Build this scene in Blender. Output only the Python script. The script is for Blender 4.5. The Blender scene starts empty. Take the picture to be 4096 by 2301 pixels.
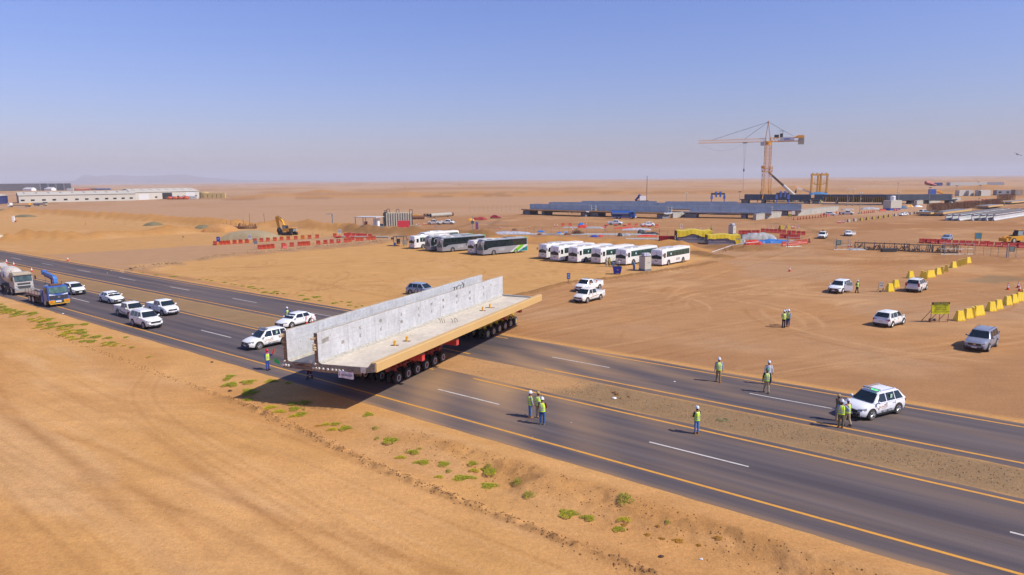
import bpy,math,random
import numpy as np
from mathutils import Vector,Matrix,noise as mnoise
random.seed(7)
R=math.radians
scene=bpy.context.scene
COL=scene.collection
#  camera
CAM_H,FPX,HORY,ROLL=16.0,2731.0,717.0,0.53
_p=math.atan((1150.5-HORY)/FPX)
_F=np.array([0,math.cos(_p),-math.sin(_p)])
_U=np.array([0,math.sin(_p),math.cos(_p)])
_R=np.array([1.0,0,0])
_r=R(ROLL)
_R2=_R*math.cos(_r)-_U*math.sin(_r)
_U2=_U*math.cos(_r)+_R*math.sin(_r)
cam_d=bpy.data.cameras.new("camera")
cam_d.sensor_width=36.0
cam_d.lens=36.0*FPX/4096.0
cam_d.clip_start=0.5
cam_d.clip_end=60000
cam=bpy.data.objects.new("camera",cam_d)
COL.objects.link(cam)
m=Matrix(((_R2[0],_U2[0],-_F[0],0),(_R2[1],_U2[1],-_F[1],0),(_R2[2],_U2[2],-_F[2],CAM_H),(0,0,0,1)))
cam.matrix_world=m
scene.camera=cam
#  light
SUN_AZ,SUN_EL=-24.5,47.0
world=bpy.data.worlds.new("World")
scene.world=world
world.use_nodes=True
nt=world.node_tree
nt.nodes.clear()
sky=nt.nodes.new("ShaderNodeTexSky")
sky.sky_type='NISHITA'
sky.sun_disc=False
sky.sun_elevation=R(SUN_EL)
sky.sun_rotation=R(90-SUN_AZ)
sky.altitude=0
sky.air_density=1.5
sky.dust_density=0.6
sky.ozone_density=6.0
tint=nt.nodes.new("ShaderNodeVectorMath")
tint.operation='MULTIPLY'
tint.inputs[1].default_value=(0.82,0.78,1.23)
bg=nt.nodes.new("ShaderNodeBackground")
bg.inputs['Strength'].default_value=0.1
wo=nt.nodes.new("ShaderNodeOutputWorld")
nt.links.new(sky.outputs[0],tint.inputs[0])
nt.links.new(tint.outputs[0],bg.inputs[0])
nt.links.new(bg.outputs[0],wo.inputs[0])
sun_d=bpy.data.lights.new("sun",'SUN')
sun_d.energy=4.7
sun_d.angle=R(0.53)
sun_d.color=(1.0,0.93,0.80)
sun=bpy.data.objects.new("sun",sun_d)
COL.objects.link(sun)
sdir=Vector((math.cos(R(SUN_EL))*math.cos(R(SUN_AZ)),math.cos(R(SUN_EL))*math.sin(R(SUN_AZ)),math.sin(R(SUN_EL))))
sun.rotation_euler=sdir.to_track_quat('Z','Y').to_euler()
sun.location=(60,-40,80)
vs=scene.view_settings
vs.view_transform='Standard'
vs.look='None'
vs.exposure=0.2
vs.gamma=1.0
vs.use_curve_mapping=False
scene.cycles.max_bounces=5
scene.cycles.volume_bounces=0
scene.cycles.transparent_max_bounces=12
scene.cycles.use_denoising=True
K_LIT=1.55
#  helpers: photo pixel > world
def P(x,y,z=0.0):
 d=_F*FPX+_R2*(x-2048)-_U2*(y-1150.5)
 t=(z-CAM_H)/d[2]
 return np.array([d[0]*t,d[1]*t,z])
RO=P(76,1183.5)[:2]
RN=np.array([math.cos(R(-38.08)),math.sin(R(-38.08))])
RM=np.array([-RN[1],RN[0]])
def road(u,v,z=0.0):
 q=RO+RN*u+RM*v
 return(q[0],q[1],z)
def fx_noise(X,Y,s,seed=0):
 """smooth value noise on numpy arrays"""
 X=np.asarray(X,float)/s+seed*17.13
 Y=np.asarray(Y,float)/s+seed*31.7
 xi,yi=np.floor(X),np.floor(Y)
 xf,yf=X-xi,Y-yi
 xf=xf*xf*(3-2*xf)
 yf=yf*yf*(3-2*yf)
 def hsh(a,b):
  v=np.sin(a*127.1+b*311.7+seed*74.7)*43758.5453
  return v-np.floor(v)
 a=hsh(xi,yi);b=hsh(xi+1,yi);c=hsh(xi,yi+1);d=hsh(xi+1,yi+1)
 return(a*(1-xf)+b*xf)*(1-yf)+(c*(1-xf)+d*xf)*yf
def fbm(X,Y,s,seed=0,octv=4):
 t=0;amp=1;tot=0
 for k in range(octv):
  t=t+amp*fx_noise(X,Y,s/2**k,seed+k*3)
  tot+=amp
  amp*=0.5
 return t/tot-0.5
def sstep(a,b,x):
 t=np.clip((x-a)/(b-a),0,1)
 return t*t*(3-2*t)
def seg_dist(X,Y,pts):
 """distance to a polyline and the running length at the nearest point"""
 best=np.full(np.shape(X),1e9);run=np.zeros(np.shape(X));acc=0.0
 side=np.zeros(np.shape(X))
 for(x0,y0),(x1,y1)in zip(pts[:-1],pts[1:]):
  dx,dy=x1-x0,y1-y0
  L=math.hypot(dx,dy)+1e-9
  t=np.clip(((X-x0)*dx+(Y-y0)*dy)/(L*L),0,1)
  d=np.hypot(X-x0-t*dx,Y-y0-t*dy)
  k=d<best
  best=np.where(k,d,best)
  run=np.where(k,acc+t*L,run)
  side=np.where(k,np.sign((X-x0)*dy-(Y-y0)*dx),side)
  acc+=L
 return best,run,acc,side
def wpl(pts):
 return[tuple(P(*q)[:2])for q in pts]
BERMS=[([(60,950),(200,953),(330,955),(420,948),(600,939),(804,926)],2.1,4.2,.55,1),([(0,955),(60,962)],1.6,4,.5,1),([(0,846),(160,850),(300,858),(367,866),(480,872),(594,880),(760,890),(900,902),(1010,905)],2.3,7,.35,1),([(860,915),(905,922)],1.9,4.0,.3,1),([(1010,905),(1100,905),(1235,905),(1290,915),(1375,921),(1440,931)],2.3,5,.45,1),([(1430,930),(1560,940),(1750,945),(1900,948),(1990,958)],2.3,5,.5,2),([(2000,962),(2100,966),(2300,972),(2500,982),(2700,992),(2790,1002)],1.4,3.6,.6,1),([(490,1085),(560,1078),(640,1064),(700,1060)],.45,2.2,.8,3),([(820,1038),(950,1020),(1150,1006),(1359,986),(1480,975),(1600,968)],.55,2.2,.8,3),([(1450,931),(1600,935),(1800,945)],.7,1.6,.8,2),([(2880,990),(2980,1000),(3060,995)],.7,4,.8,2),([(-400,800),(600,792),(1000,790),(1500,786),(1900,772)],3.0,16,.6,1),([(1800,770),(2050,768),(2400,766),(2800,762),(3200,758),(4300,748)],4.0,16,.4,1),([(800,776),(1100,775),(1500,772)],3.0,14,.8,1),([(2010,1196),(2100,1178),(2260,1135),(2420,1118),(2600,1092),(2750,1070),(2860,1050)],.28,.9,.8,2),([(2790,1012),(2850,1026),(2900,1030)],.5,2.2,.8,2),]
BERMS=[(wpl(a),b,c,d,e)for a,b,c,d,e in BERMS]
RIDGE=[road(-60,-6.5)[:2],road(30,-6.3)[:2],road(71,-6.8)[:2],road(86,-7.9)[:2],road(105,-8.2)[:2],road(140,-8.5)[:2]]
def height(X,Y):
 X=np.asarray(X,float);Y=np.asarray(Y,float)
 u=(X-RO[0])*RN[0]+(Y-RO[1])*RN[1]
 v=(X-RO[0])*RM[0]+(Y-RO[1])*RM[1]
 D=np.hypot(X,Y)
 near=1-sstep(150,400,D)
 h=0.10*fbm(X,Y,9,1)*near+0.05*fbm(X,Y,1.6,2,3)*(1-sstep(70,160,D))
 h+=0.9*fbm(X,Y,130,5,3)*sstep(260,700,D)
 wob=1.3*fbm(u,v*0,7,9,3)+0.9*fbm(X,Y,2.4,11,4)
 gul=np.abs(fbm(u*1.0,v*0.35,3.1,15,3))*1.6
 amt=0.28+0.34*sstep(70,98,u)
 dv=-(v+3.1+wob*sstep(72,90,u)*1.3)
 steep=3.4-1.3*sstep(86,96,u)*sstep(-.1,.1,fbm(u,u*0,5,12,2))
 h=h-amt*sstep(0,steep,dv)+.10*fbm(X,Y,.9,13,4)*sstep(0,.5,dv)*(1-sstep(2.5,4,dv))*sstep(80,90,u)-0.16*sstep(82,92,u)*gul*sstep(0,.9,dv)*(1-sstep(2.0,4.2,dv))
 d,run,tot,sd=seg_dist(X,Y,RIDGE)
 cl=0.55+1.3*(fx_noise(X,Y,.45,21)**2)
 h=h+0.17*np.exp(-(d/0.32)**2)*cl*sstep(55,70,u)
 k=sstep(-2.6,-2.0,v)*(1-sstep(21.2,22.3,v))
 med=sstep(8.9,10,v)*(1-sstep(11.2,12.1,v))
 h=h*(1-k)-0.03*k+k*med*(0.05+0.09*fbm(X,Y,1.1,33,3))
 for pts,hh,hw,lump,ci in BERMS:
  xs=[p[0]for p in pts];ys=[p[1]for p in pts]
  msk=(X>min(xs)-3*hw)&(X<max(xs)+3*hw)&(Y>min(ys)-3*hw)&(Y<max(ys)+3*hw)
  if not np.any(msk):
   continue
  Xm,Ym=X[msk],Y[msk]
  d,run,tot,sd=seg_dist(Xm,Ym,pts)
  nz=fx_noise(run,run*0,hw*1.7,41)-.35
  prof=np.clip(1-(d/hw),0,1)
  prof=prof**0.9
  ends=sstep(-.01,hw,run)*(1-sstep(tot-hw,tot+.01,run))if hh>1 else 1.0
  amp=hh*(1+lump*nz*1.4)*(0.35+0.65*ends)
  add=np.clip(prof*amp+hh*lump*.5*fbm(Xm,Ym,hw*.7,43,5)*(prof>0),0,99)
  hm=h[msk]
  h[msk]=np.where(k[msk]>.02,hm,np.maximum(hm,hm*.5+add))
 return h
def hz(x,y):
 return float(height(np.array([x]),np.array([y]))[0])
def G(px,py):
 """point of the ground seen at a photo pixel"""
 z=0.0
 for _ in range(5):
  q=P(px,py,z)
  z=0.5*z+0.5*hz(q[0],q[1])
 return Vector((q[0],q[1],hz(q[0],q[1])))
def GR(px,py):
 """point of the level ground (roads, yards) at a photo pixel"""
 q=P(px,py)
 return Vector((q[0],q[1],0.0))
 #  colours and materials
def lin(c):
 c=c/255.0
 return c/12.92 if c<=0.04045 else((c+0.055)/1.055)**2.4
def C(r,g,b,k=None):
 """albedo of a surface that looks (r,g,b) when lit"""
 k=k or K_LIT
 return tuple(min(0.86,lin(v)/k)for v in(r,g,b))
_M={}
def mat(name,col,rough=0.6,metal=0.0,var=0.12,scale=6.0,bump=0.0,spec=0.5,emit=None,coat=0.0,dust=0.0):
 if name in _M:
  return _M[name]
 mt=bpy.data.materials.new(name)
 mt.use_nodes=True
 n=mt.node_tree
 b=n.nodes['Principled BSDF']
 tc=n.nodes.new('ShaderNodeTexCoord')
 nz=n.nodes.new('ShaderNodeTexNoise')
 nz.inputs['Scale'].default_value=scale
 nz.inputs['Detail'].default_value=5
 n.links.new(tc.outputs['Object'],nz.inputs['Vector'])
 rp=n.nodes.new('ShaderNodeValToRGB')
 rp.color_ramp.elements[0].position=0.3
 rp.color_ramp.elements[1].position=0.7
 lo=[max(0,v*(1-var))for v in col[:3]]
 hi=[min(1,v*(1+var))for v in col[:3]]
 rp.color_ramp.elements[0].color=(*lo,1)
 rp.color_ramp.elements[1].color=(*hi,1)
 n.links.new(nz.outputs['Fac'],rp.inputs[0])
 out=rp.outputs[0]
 if dust>0:
  nz2=n.nodes.new('ShaderNodeTexNoise')
  nz2.inputs['Scale'].default_value=scale*.35
  nz2.inputs['Detail'].default_value=4
  n.links.new(tc.outputs['Object'],nz2.inputs['Vector'])
  mr=n.nodes.new('ShaderNodeMapRange')
  mr.inputs[1].default_value=0.35;mr.inputs[2].default_value=0.75
  mr.inputs[3].default_value=0.0;mr.inputs[4].default_value=dust
  n.links.new(nz2.outputs['Fac'],mr.inputs[0])
  mx=n.nodes.new('ShaderNodeMix');mx.data_type='RGBA'
  n.links.new(mr.outputs[0],mx.inputs[0])
  n.links.new(out,mx.inputs[6])
  mx.inputs[7].default_value=(*C(196,160,120),1)
  out=mx.outputs[2]
 n.links.new(out,b.inputs['Base Color'])
 b.inputs['Roughness'].default_value=rough
 b.inputs['Metallic'].default_value=metal
 b.inputs['Specular IOR Level'].default_value=spec
 if coat:
  b.inputs['Coat Weight'].default_value=coat
  b.inputs['Coat Roughness'].default_value=0.08
 if bump:
  bp=n.nodes.new('ShaderNodeBump')
  bp.inputs['Strength'].default_value=bump
  bp.inputs['Distance'].default_value=0.05
  n.links.new(nz.outputs['Fac'],bp.inputs['Height'])
  n.links.new(bp.outputs[0],b.inputs['Normal'])
 if emit:
  b.inputs['Emission Color'].default_value=(*emit[:3],1)
  b.inputs['Emission Strength'].default_value=emit[3]
 _M[name]=mt
 return mt
def PAINT(name,col,rough=0.32,var=.03,dust=.12):
 return mat(name,col,rough=rough,var=var,scale=1.2,spec=.5,coat=.5,dust=dust)
WHITE=PAINT('white_paint',(.80,.80,.79))
DWHITE=PAINT('dusty_white_paint',(.74,.72,.68),rough=.45,dust=.2)
SILVER=mat('silver_paint',C(158,166,188),rough=.35,metal=.15,var=.04,coat=.4,dust=.12)
GLASS=mat('dark_glass',(0.012,0.02,0.022),rough=.06,var=.3,scale=3,spec=.7)
GGLASS=mat('green_glass',(0.02,0.05,0.04),rough=.08,var=.5,scale=2.2,spec=.7)
TYRE=mat('tyre_rubber',(0.022,0.021,0.02),rough=.85,var=.3,dust=.25)
RIM=mat('rim_metal',(0.5,0.5,0.5),rough=.35,metal=.6,var=.1)
BLACK=mat('black_plastic',(0.018,0.018,0.02),rough=.55,var=.2)
DKGREY=mat('dark_grey_plastic',(0.05,0.05,0.055),rough=.6)
CHROME=mat('bright_metal',(0.6,0.6,0.62),rough=.2,metal=.9,var=.05)
LAMPG=mat('lamp_glass',(0.45,0.47,0.5),rough=.1,metal=.4,var=.2,scale=9)
REDL=mat('red_lamp_glass',(0.35,0.01,0.015),rough=.15)
ORANGEL=mat('orange_lamp_glass',(0.7,0.16,0.01),rough=.3)
PLATE=mat('plate_white',(0.6,0.6,0.6),rough=.5)
CONC=mat('pale_concrete',C(196,196,192),rough=.9,var=.18,scale=1.3,bump=.25)
YARDC=mat('grey_concrete',C(140,144,150),rough=.9,var=.2,scale=.8,bump=.2)
STEEL=mat('galvanised_steel',(0.32,0.34,0.36),rough=.5,metal=.6,var=.2)
RUST=mat('rusty_steel',(0.16,0.07,0.035),rough=.85,var=.4,scale=9)
DKSTEEL=mat('dark_steel',(0.05,0.05,0.055),rough=.6,metal=.3)
WOOD=mat('raw_timber',(0.32,0.2,0.1),rough=.8,var=.3,scale=4)
REDP=PAINT('red_paint',(0.36,0.012,0.01),rough=.45)
YELP=PAINT('yellow_paint',(0.72,0.36,0.01),rough=.45)
YELM=mat('yellow_machine_paint',(0.70,0.33,0.012),rough=.45,var=.1,dust=.25)
BLUEP=PAINT('blue_paint',(0.01,0.09,0.42),rough=.4)
BEIGE=mat('beige_formwork_panel',C(238,196,128),rough=.6,var=.04,scale=.7)
#  mesh builder
class MB:
 def __init__(s):
  s.v=[];s.f=[];s.m=[]
 def add(s,vs_,fs,m=0):
  o=len(s.v)
  s.v+=[tuple(q)for q in vs_]
  s.f+=[tuple(o+i for i in q)for q in fs]
  s.m+=[m]*len(fs)
  return s
 def box(s,c,d,m=0,rz=0.0,ry=0.0,taper=1.0):
  x,y,z=(q/2 for q in d)
  vs_=[]
  for sz in(-1,1):
   k=taper if sz>0 else 1.0
   for sx,sy in((-1,-1),(1,-1),(1,1),(-1,1)):
    p_=Vector((sx*x*k,sy*y*k,sz*z))
    if ry:p_=Matrix.Rotation(ry,3,'Y')@p_
    if rz:p_=Matrix.Rotation(rz,3,'Z')@p_
    vs_.append((p_.x+c[0],p_.y+c[1],p_.z+c[2]))
  return s.add(vs_,[(3,2,1,0),(4,5,6,7),(0,1,5,4),(1,2,6,5),(2,3,7,6),(3,0,4,7)],m)
 def prism(s,pts,lo,hi,axis='y',m=0):
  """pts: outline (a,b); extruded along axis from lo to hi"""
  def mk(a,b,t):
   return(a,t,b)if axis=='y' else((t,a,b)if axis=='x' else(a,b,t))
  n=len(pts)
  vs_=[mk(a,b,lo)for a,b in pts]+[mk(a,b,hi)for a,b in pts]
  fs=[tuple(range(n)),tuple(range(2*n-1,n-1,-1))]
  fs+=[(i,i+n,(i+1)%n+n,(i+1)%n)for i in range(n)]
  return s.add(vs_,fs,m)
 def loft(s,secs,m=0,caps=True,closed=True):
  n=len(secs[0]);vs_=[q for sec in secs for q in sec];fs=[]
  for k in range(len(secs)-1):
   for i in range(n if closed else n-1):
    j=(i+1)%n
    fs.append((k*n+i,k*n+j,(k+1)*n+j,(k+1)*n+i))
  if caps:
   fs.append(tuple(range(n-1,-1,-1)))
   fs.append(tuple(range((len(secs)-1)*n,len(secs)*n)))
  return s.add(vs_,fs,m)
 def cyl(s,a,b,r0,r1=None,n=12,m=0,caps=True):
  r1=r0 if r1 is None else r1
  a=Vector(a);b=Vector(b);d=(b-a)
  q=d.to_track_quat('Z','Y')
  secs=[]
  for c_,r_ in((a,r0),(b,r1)):
   secs.append([tuple(c_+q@Vector((r_*math.cos(2*math.pi*i/n),r_*math.sin(2*math.pi*i/n),0)))for i in range(n)])
  return s.loft(secs,m,caps)
 def tube(s,pts,r,n=6,m=0):
  for a,b in zip(pts[:-1],pts[1:]):
   s.cyl(a,b,r,n=n,m=m)
  return s
 def bar(s,a,b,w,m=0,h=None):
  """square bar between two points"""
  return s.cyl(a,b,w*.7071,n=4,m=m)
 def lathe(s,prof,n=16,c=(0,0,0),m=0,axis='z'):
  secs=[]
  for r_,z_ in prof:
   ring=[]
   for i in range(n):
    a=2*math.pi*i/n
    x,y=r_*math.cos(a),r_*math.sin(a)
    q=(x,y,z_)if axis=='z' else((x,z_,y)if axis=='y' else(z_,x,y))
    ring.append((q[0]+c[0],q[1]+c[1],q[2]+c[2]))
   secs.append(ring)
  return s.loft(secs,m,True)
 def quad(s,a,b,c_,d,m=0):
  return s.add([a,b,c_,d],[(0,1,2,3)],m)
 def slab(s,a,b,c_,d,t,m=0):
  """thin plate on quad abcd, thickness t along its normal"""
  A,B_,C_,D=map(Vector,(a,b,c_,d))
  nrm=(B_-A).cross(D-A).normalized()*t
  v=[A,B_,C_,D,A+nrm,B_+nrm,C_+nrm,D+nrm]
  return s.add(v,[(3,2,1,0),(4,5,6,7),(0,1,5,4),(1,2,6,5),(2,3,7,6),(3,0,4,7)],m)
 def ell(s,c,r,n=10,k=6,m=0):
  secs=[]
  for j in range(k+1):
   t=math.pi*j/k
   rr=max(math.sin(t),.02)
   secs.append([(c[0]+r[0]*rr*math.cos(2*math.pi*i/n),c[1]+r[1]*rr*math.sin(2*math.pi*i/n),c[2]-r[2]*math.cos(t))for i in range(n)])
  return s.loft(secs,m,True)
 def build(s,name,mats,parent=None,smooth=None,loc=None,rz=None):
  me=bpy.data.meshes.new(name)
  me.from_pydata(s.v,[],s.f)
  if not isinstance(mats,(list,tuple)):
   mats=[mats]
  for q in mats:
   me.materials.append(q)
  if len(mats)>1:
   me.polygons.foreach_set('material_index',s.m)
  if smooth is not None:
   me.polygons.foreach_set('use_smooth',[True]*len(s.f))
   me.update()
   me.set_sharp_from_angle(angle=R(smooth))
  me.update()
  o=bpy.data.objects.new(name,me)
  COL.objects.link(o)
  if parent is not None:
   o.parent=parent
  if loc is not None:
   o.location=loc
  if rz is not None:
   o.rotation_euler=(0,0,rz)
  return o
def tag(o,label=None,cat=None,group=None,kind=None):
 if label:o['label']=label;o['kind']='thing'
 if cat:o['category']=cat
 if group:o['group']=group
 if kind:o['kind']=kind
 return o
def thing(name,label,cat,loc=(0,0,0),rz=0.0,group=None):
 o=bpy.data.objects.new(name,None)
 o.empty_display_size=.3
 COL.objects.link(o)
 o.location=loc
 o.rotation_euler=(0,0,rz)
 tag(o,label,cat,group)
 o['kind']='thing'
 return o
_kids={}
def children(o):
 return[c for c in bpy.data.objects if c.parent==o]
def snap(o):
 """remember the tree under o so copying stays quick"""
 def rec(q):
  _kids[q.name]=[c for c in bpy.data.objects if c.parent==q]
  for c in _kids[q.name]:rec(c)
 rec(o)
def dup(o,loc,rz=0.0,label=None,group=None,scale=None,swap=None):
 if o.name not in _kids:snap(o)
 def rec(src,par):
  c=src.copy()
  COL.objects.link(c)
  if par is not None:c.parent=par
  if swap and src.type=='MESH':
   for i,ms in enumerate(src.material_slots):
    if ms.material and ms.material.name in swap:
     c.material_slots[i].link='OBJECT'
     c.material_slots[i].material=swap[ms.material.name]
  for k in _kids.get(src.name,[]):rec(k,c)
  return c
 r=rec(o,None)
 r.location=loc
 r.rotation_euler=(0,0,rz)
 if label:r['label']=label
 if group:r['group']=group
 if scale:r.scale=scale if isinstance(scale,tuple)else(scale,)*3
 return r
def text_mesh(body,size,name,material,parent,loc,rot,extrude=0.004,align='CENTER',font_scale_x=1.0,shear=0.0,spacing=1.0):
 cu=bpy.data.curves.new(name,'FONT')
 cu.body=body
 cu.size=size
 cu.extrude=extrude
 cu.align_x=align
 cu.align_y='CENTER'
 cu.shear=shear
 cu.space_character=spacing
 cu.resolution_u=3
 o=bpy.data.objects.new(name,cu)
 COL.objects.link(o)
 me=bpy.data.meshes.new_from_object(o)
 bpy.data.objects.remove(o)
 bpy.data.curves.remove(cu)
 me.materials.clear()
 me.materials.append(material)
 o=bpy.data.objects.new(name,me)
 COL.objects.link(o)
 o.parent=parent
 o.location=loc
 o.rotation_euler=rot
 o.scale=(font_scale_x,1,1)
 return o
 #  ground
SOIL={k:np.array(C(*v))for k,v in dict(sand=(232,174,106),sand2=(238,180,114),lot=(226,172,106),haul=(204,160,118),brown=(194,144,98),bank=(214,156,90),darkbank=(170,125,78),stone=(186,146,108),median=(172,140,102),plain=(208,164,124),plain2=(216,172,128),far=(216,174,136),track=(176,120,68),pale=(240,190,134),clod=(128,96,58),yard=(204,153,104),rust=(212,150,88),slope=(204,146,84)).items()}
def poly_mask(X,Y,pts,soft,seed=3,wob=1.0,nsc=6):
 w=wpl(pts)
 inside=np.zeros(X.shape,bool)
 n=len(w)
 for i in range(n):
  x0,y0=w[i];x1,y1=w[(i+1)%n]
  c=((y0>Y)!=(y1>Y))&(X<(x1-x0)*(Y-y0)/(y1-y0+1e-12)+x0)
  inside^=c
 d,_,_,_=seg_dist(X,Y,w+[w[0]])
 sd=np.where(inside,d,-d)+wob*soft*2.0*fbm(X,Y,nsc,seed)
 return sstep(-soft,soft,sd)
def build_ground():
 ang=np.concatenate([np.linspace(-180,-50,30)[:-1],np.linspace(-50,50,720),np.linspace(50,180,30)[1:]])
 ang=np.radians(ang)
 na=len(ang)
 rr=[4.0]
 while rr[-1]<15000:
  r_=rr[-1]
  if r_<20:st=1.5
  elif r_<120:st=max(0.11,r_*r_/13000)
  else:st=r_*r_/13000*(1.0 if r_<500 else 2.2)
  rr.append(r_+min(st,r_*.12))
 rr=np.array(rr)
 nr=len(rr)
 A,Rr=np.meshgrid(ang,rr)
 X=(Rr*np.sin(A)).ravel()
 Y=(Rr*np.cos(A)).ravel()
 D=Rr.ravel()
 Z=height(X,Y)
 u=(X-RO[0])*RN[0]+(Y-RO[1])*RN[1]
 v=(X-RO[0])*RM[0]+(Y-RO[1])*RM[1]
 col=np.tile(SOIL['sand'],(len(X),1))
 def mix(c,k):
  nonlocal col
  k=np.clip(k,0,1)[:,None]
  col=col*(1-k)+(SOIL[c]if isinstance(c,str)else np.array(c))*k
 south=1-sstep(-2.5,-1.5,v)
 mix('sand2',south*sstep(.0,.12,fbm(X,Y,22,4)))
 mix('pale',south*.5*sstep(.05,.2,fbm(u*.35,v*1.6,5,8)))
 mix('rust',south*.45*sstep(.08,.22,fbm(u*.3,v,9,18)))
 for k in range(34):
  v0=-9-30*random.random();sl=random.uniform(-.04,.10);ph=random.random()*9;am=random.uniform(.1,.3)
  for of in(0,1.75):
   vv=v0+of+sl*(u-60)+.8*np.sin(u/26+ph)
   tread=.75+.25*np.sin(u*14+v*6)
   k_=np.exp(-((v-vv)/.13)**2)*sstep(-.1,.1,fbm(u,v*0+k,12,150+k,2))*tread
   mix('track' if k%3 else 'pale',south*k_*am)
 for pts in([(579,1481),(529,1543),(535,1599),(591,1674),(716,1761),(934,1886),(1183,2023),(1400,2135),(1600,2240)],[(647,1481),(610,1549),(622,1599),(716,1680),(872,1774),(1100,1890),(1400,2070),(1640,2190)],[(90,1960),(300,1970),(600,1985),(780,2020),(1000,2120),(1200,2230)]):
  d,run,tot,sd=seg_dist(X,Y,wpl(pts))
  mix('track',south*.26*np.exp(-(d/.15)**2)*(.7+.3*np.sin(run*12)))
  mix('pale',south*.2*np.exp(-((d-.3)/.1)**2))
 for k in range(26):
  v0=-10-26*random.random();sl=random.uniform(-.10,.16);ph=random.random()*9
  vv=v0+sl*(u-60)+1.3*np.sin(u/17+ph)+.5*np.sin(u/7+ph*2)
  wv=random.uniform(.16,.5)
  k_=np.exp(-((v-vv)/wv)**2)*sstep(-.12,.12,fbm(u,v*0+k,14,50+k,2))
  mix('track' if random.random()<.62 else 'pale',south*k_*random.uniform(.12,.34))
 north=sstep(21.5,22.5,v)
 mix('brown',north)
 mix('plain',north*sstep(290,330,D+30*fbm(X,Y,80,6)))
 pm=lambda pts,soft,**k:poly_mask(X,Y,pts,soft,**k)
 busl=[(500,1062),(700,1050),(860,1036),(1359,992),(1600,970),(2000,972),(2500,992),(2860,1030),(2600,1092),(2420,1118),(2260,1135),(2100,1178),(1960,1260),(1800,1290),(1400,1240),(1150,1190),(800,1120),(620,1090)]
 kl=pm(busl,1.2)
 left=[(-900,850),(0,845),(600,880),(1000,905),(1400,925),(1500,960),(1359,985),(860,1036),(500,1062),(0,1000),(-900,990)]
 k2=pm(left,2.5)
 haul=[(180,1020),(520,1000),(760,985),(1000,968),(1300,948),(1420,932),(1600,945),(1600,962),(1359,984),(860,1033),(640,1060),(480,1085),(800,1125),(500,1085),(250,1035)]
 k3=pm(haul,1.2)
 plainl=[(-900,815),(0,822),(600,800),(1200,800),(1900,790),(2600,782),(2600,800),(2070,850),(1900,845),(1400,925),(1010,897),(600,866),(300,848),(0,835),(-900,835)]
 k4=pm(plainl,3)
 yard=[(1900,870),(2070,860),(2700,868),(3300,890),(4300,800),(4600,1300),(3600,1500),(3000,1420),(2300,1340),(2000,1300),(2260,1135),(2860,1035),(2500,985),(1990,955),(1900,930)]
 k5=pm(yard,2)
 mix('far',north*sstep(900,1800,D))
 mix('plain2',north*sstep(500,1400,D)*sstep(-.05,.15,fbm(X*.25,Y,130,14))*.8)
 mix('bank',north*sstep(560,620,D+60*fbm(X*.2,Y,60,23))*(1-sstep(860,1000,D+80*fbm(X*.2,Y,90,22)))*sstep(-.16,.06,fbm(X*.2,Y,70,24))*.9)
 mix('bank',north*sstep(1500,1700,D)*(1-sstep(2300,2900,D))*sstep(-.02,.1,fbm(X*.08,Y,160,27))*.6)
 mix('darkbank',north*sstep(560,640,D)*(1-sstep(800,900,D))*sstep(.02,.12,fbm(X*.5,Y*.3,14,28))*.6)
 mix('brown',north*sstep(420,700,D)*sstep(.02,.12,fbm(X*.10,Y,40,25))*.7)
 mix('lot',north*k2*.85)
 mix('plain',north*k4)
 mix('brown',north*k4*.35*sstep(0,.14,fbm(X*.15,Y,26,19)))
 mix('haul',north*k3)
 mix('yard',north*k5*(1-kl))
 mix('lot',north*kl)
 mix('rust',north*k5*.3*sstep(.04,.2,fbm(X,Y,16,44)))
 mix('haul',north*k5*.8*sstep(-.06,.12,fbm(X,Y,24,45)))
 mix('brown',north*k5*.8*sstep(140,200,D))
 mix('track',north*k5*.5*sstep(.0,.16,fbm(X*.3,Y,9,47))*sstep(90,140,D))
 mix('pale',north*(k5+kl+k2)*.35*sstep(.1,.24,fbm(X*.6,Y,8,46)))
 lim=D<420
 Xs,Ys,kls,k5s=X[lim],Y[lim],kl[lim],k5[lim]
 dark=np.zeros(Xs.shape);palem=np.zeros(Xs.shape)
 rng=random.Random(5)
 arcs=[]
 for k in range(46):
  c=P(rng.uniform(900,2700),rng.uniform(1050,1230))
  arcs.append((c[0],c[1],rng.uniform(5,16),rng.uniform(0,6.28),rng.uniform(.7,2.6),rng.uniform(.1,.22),0))
 for k in range(30):
  c=P(rng.uniform(2400,4100),rng.uniform(1000,1420))
  arcs.append((c[0],c[1],rng.uniform(6,24),rng.uniform(0,6.28),rng.uniform(.5,2.0),rng.uniform(.15,.4),1))
 for cx,cy,r0,a0,sp,w,zn in arcs:
  for off in(0,1.9):
   ii=np.nonzero((np.abs(Xs-cx)<r0+3.5)&(np.abs(Ys-cy)<r0+3.5))[0]
   rad=np.hypot(Xs[ii]-cx,Ys[ii]-cy)
   an=(np.arctan2(Ys[ii]-cy,Xs[ii]-cx)-a0)%6.283
   e=np.exp(-((rad-r0-off)/w)**2)*sstep(0,.25,an)*(1-sstep(sp-.25,sp,an))
   e=e*(kls if zn==0 else k5s)[ii]
   if rng.random()<.6:dark[ii]=np.maximum(dark[ii],e*rng.uniform(.3,.75))
   else:palem[ii]=np.maximum(palem[ii],e*rng.uniform(.4,.9))
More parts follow.
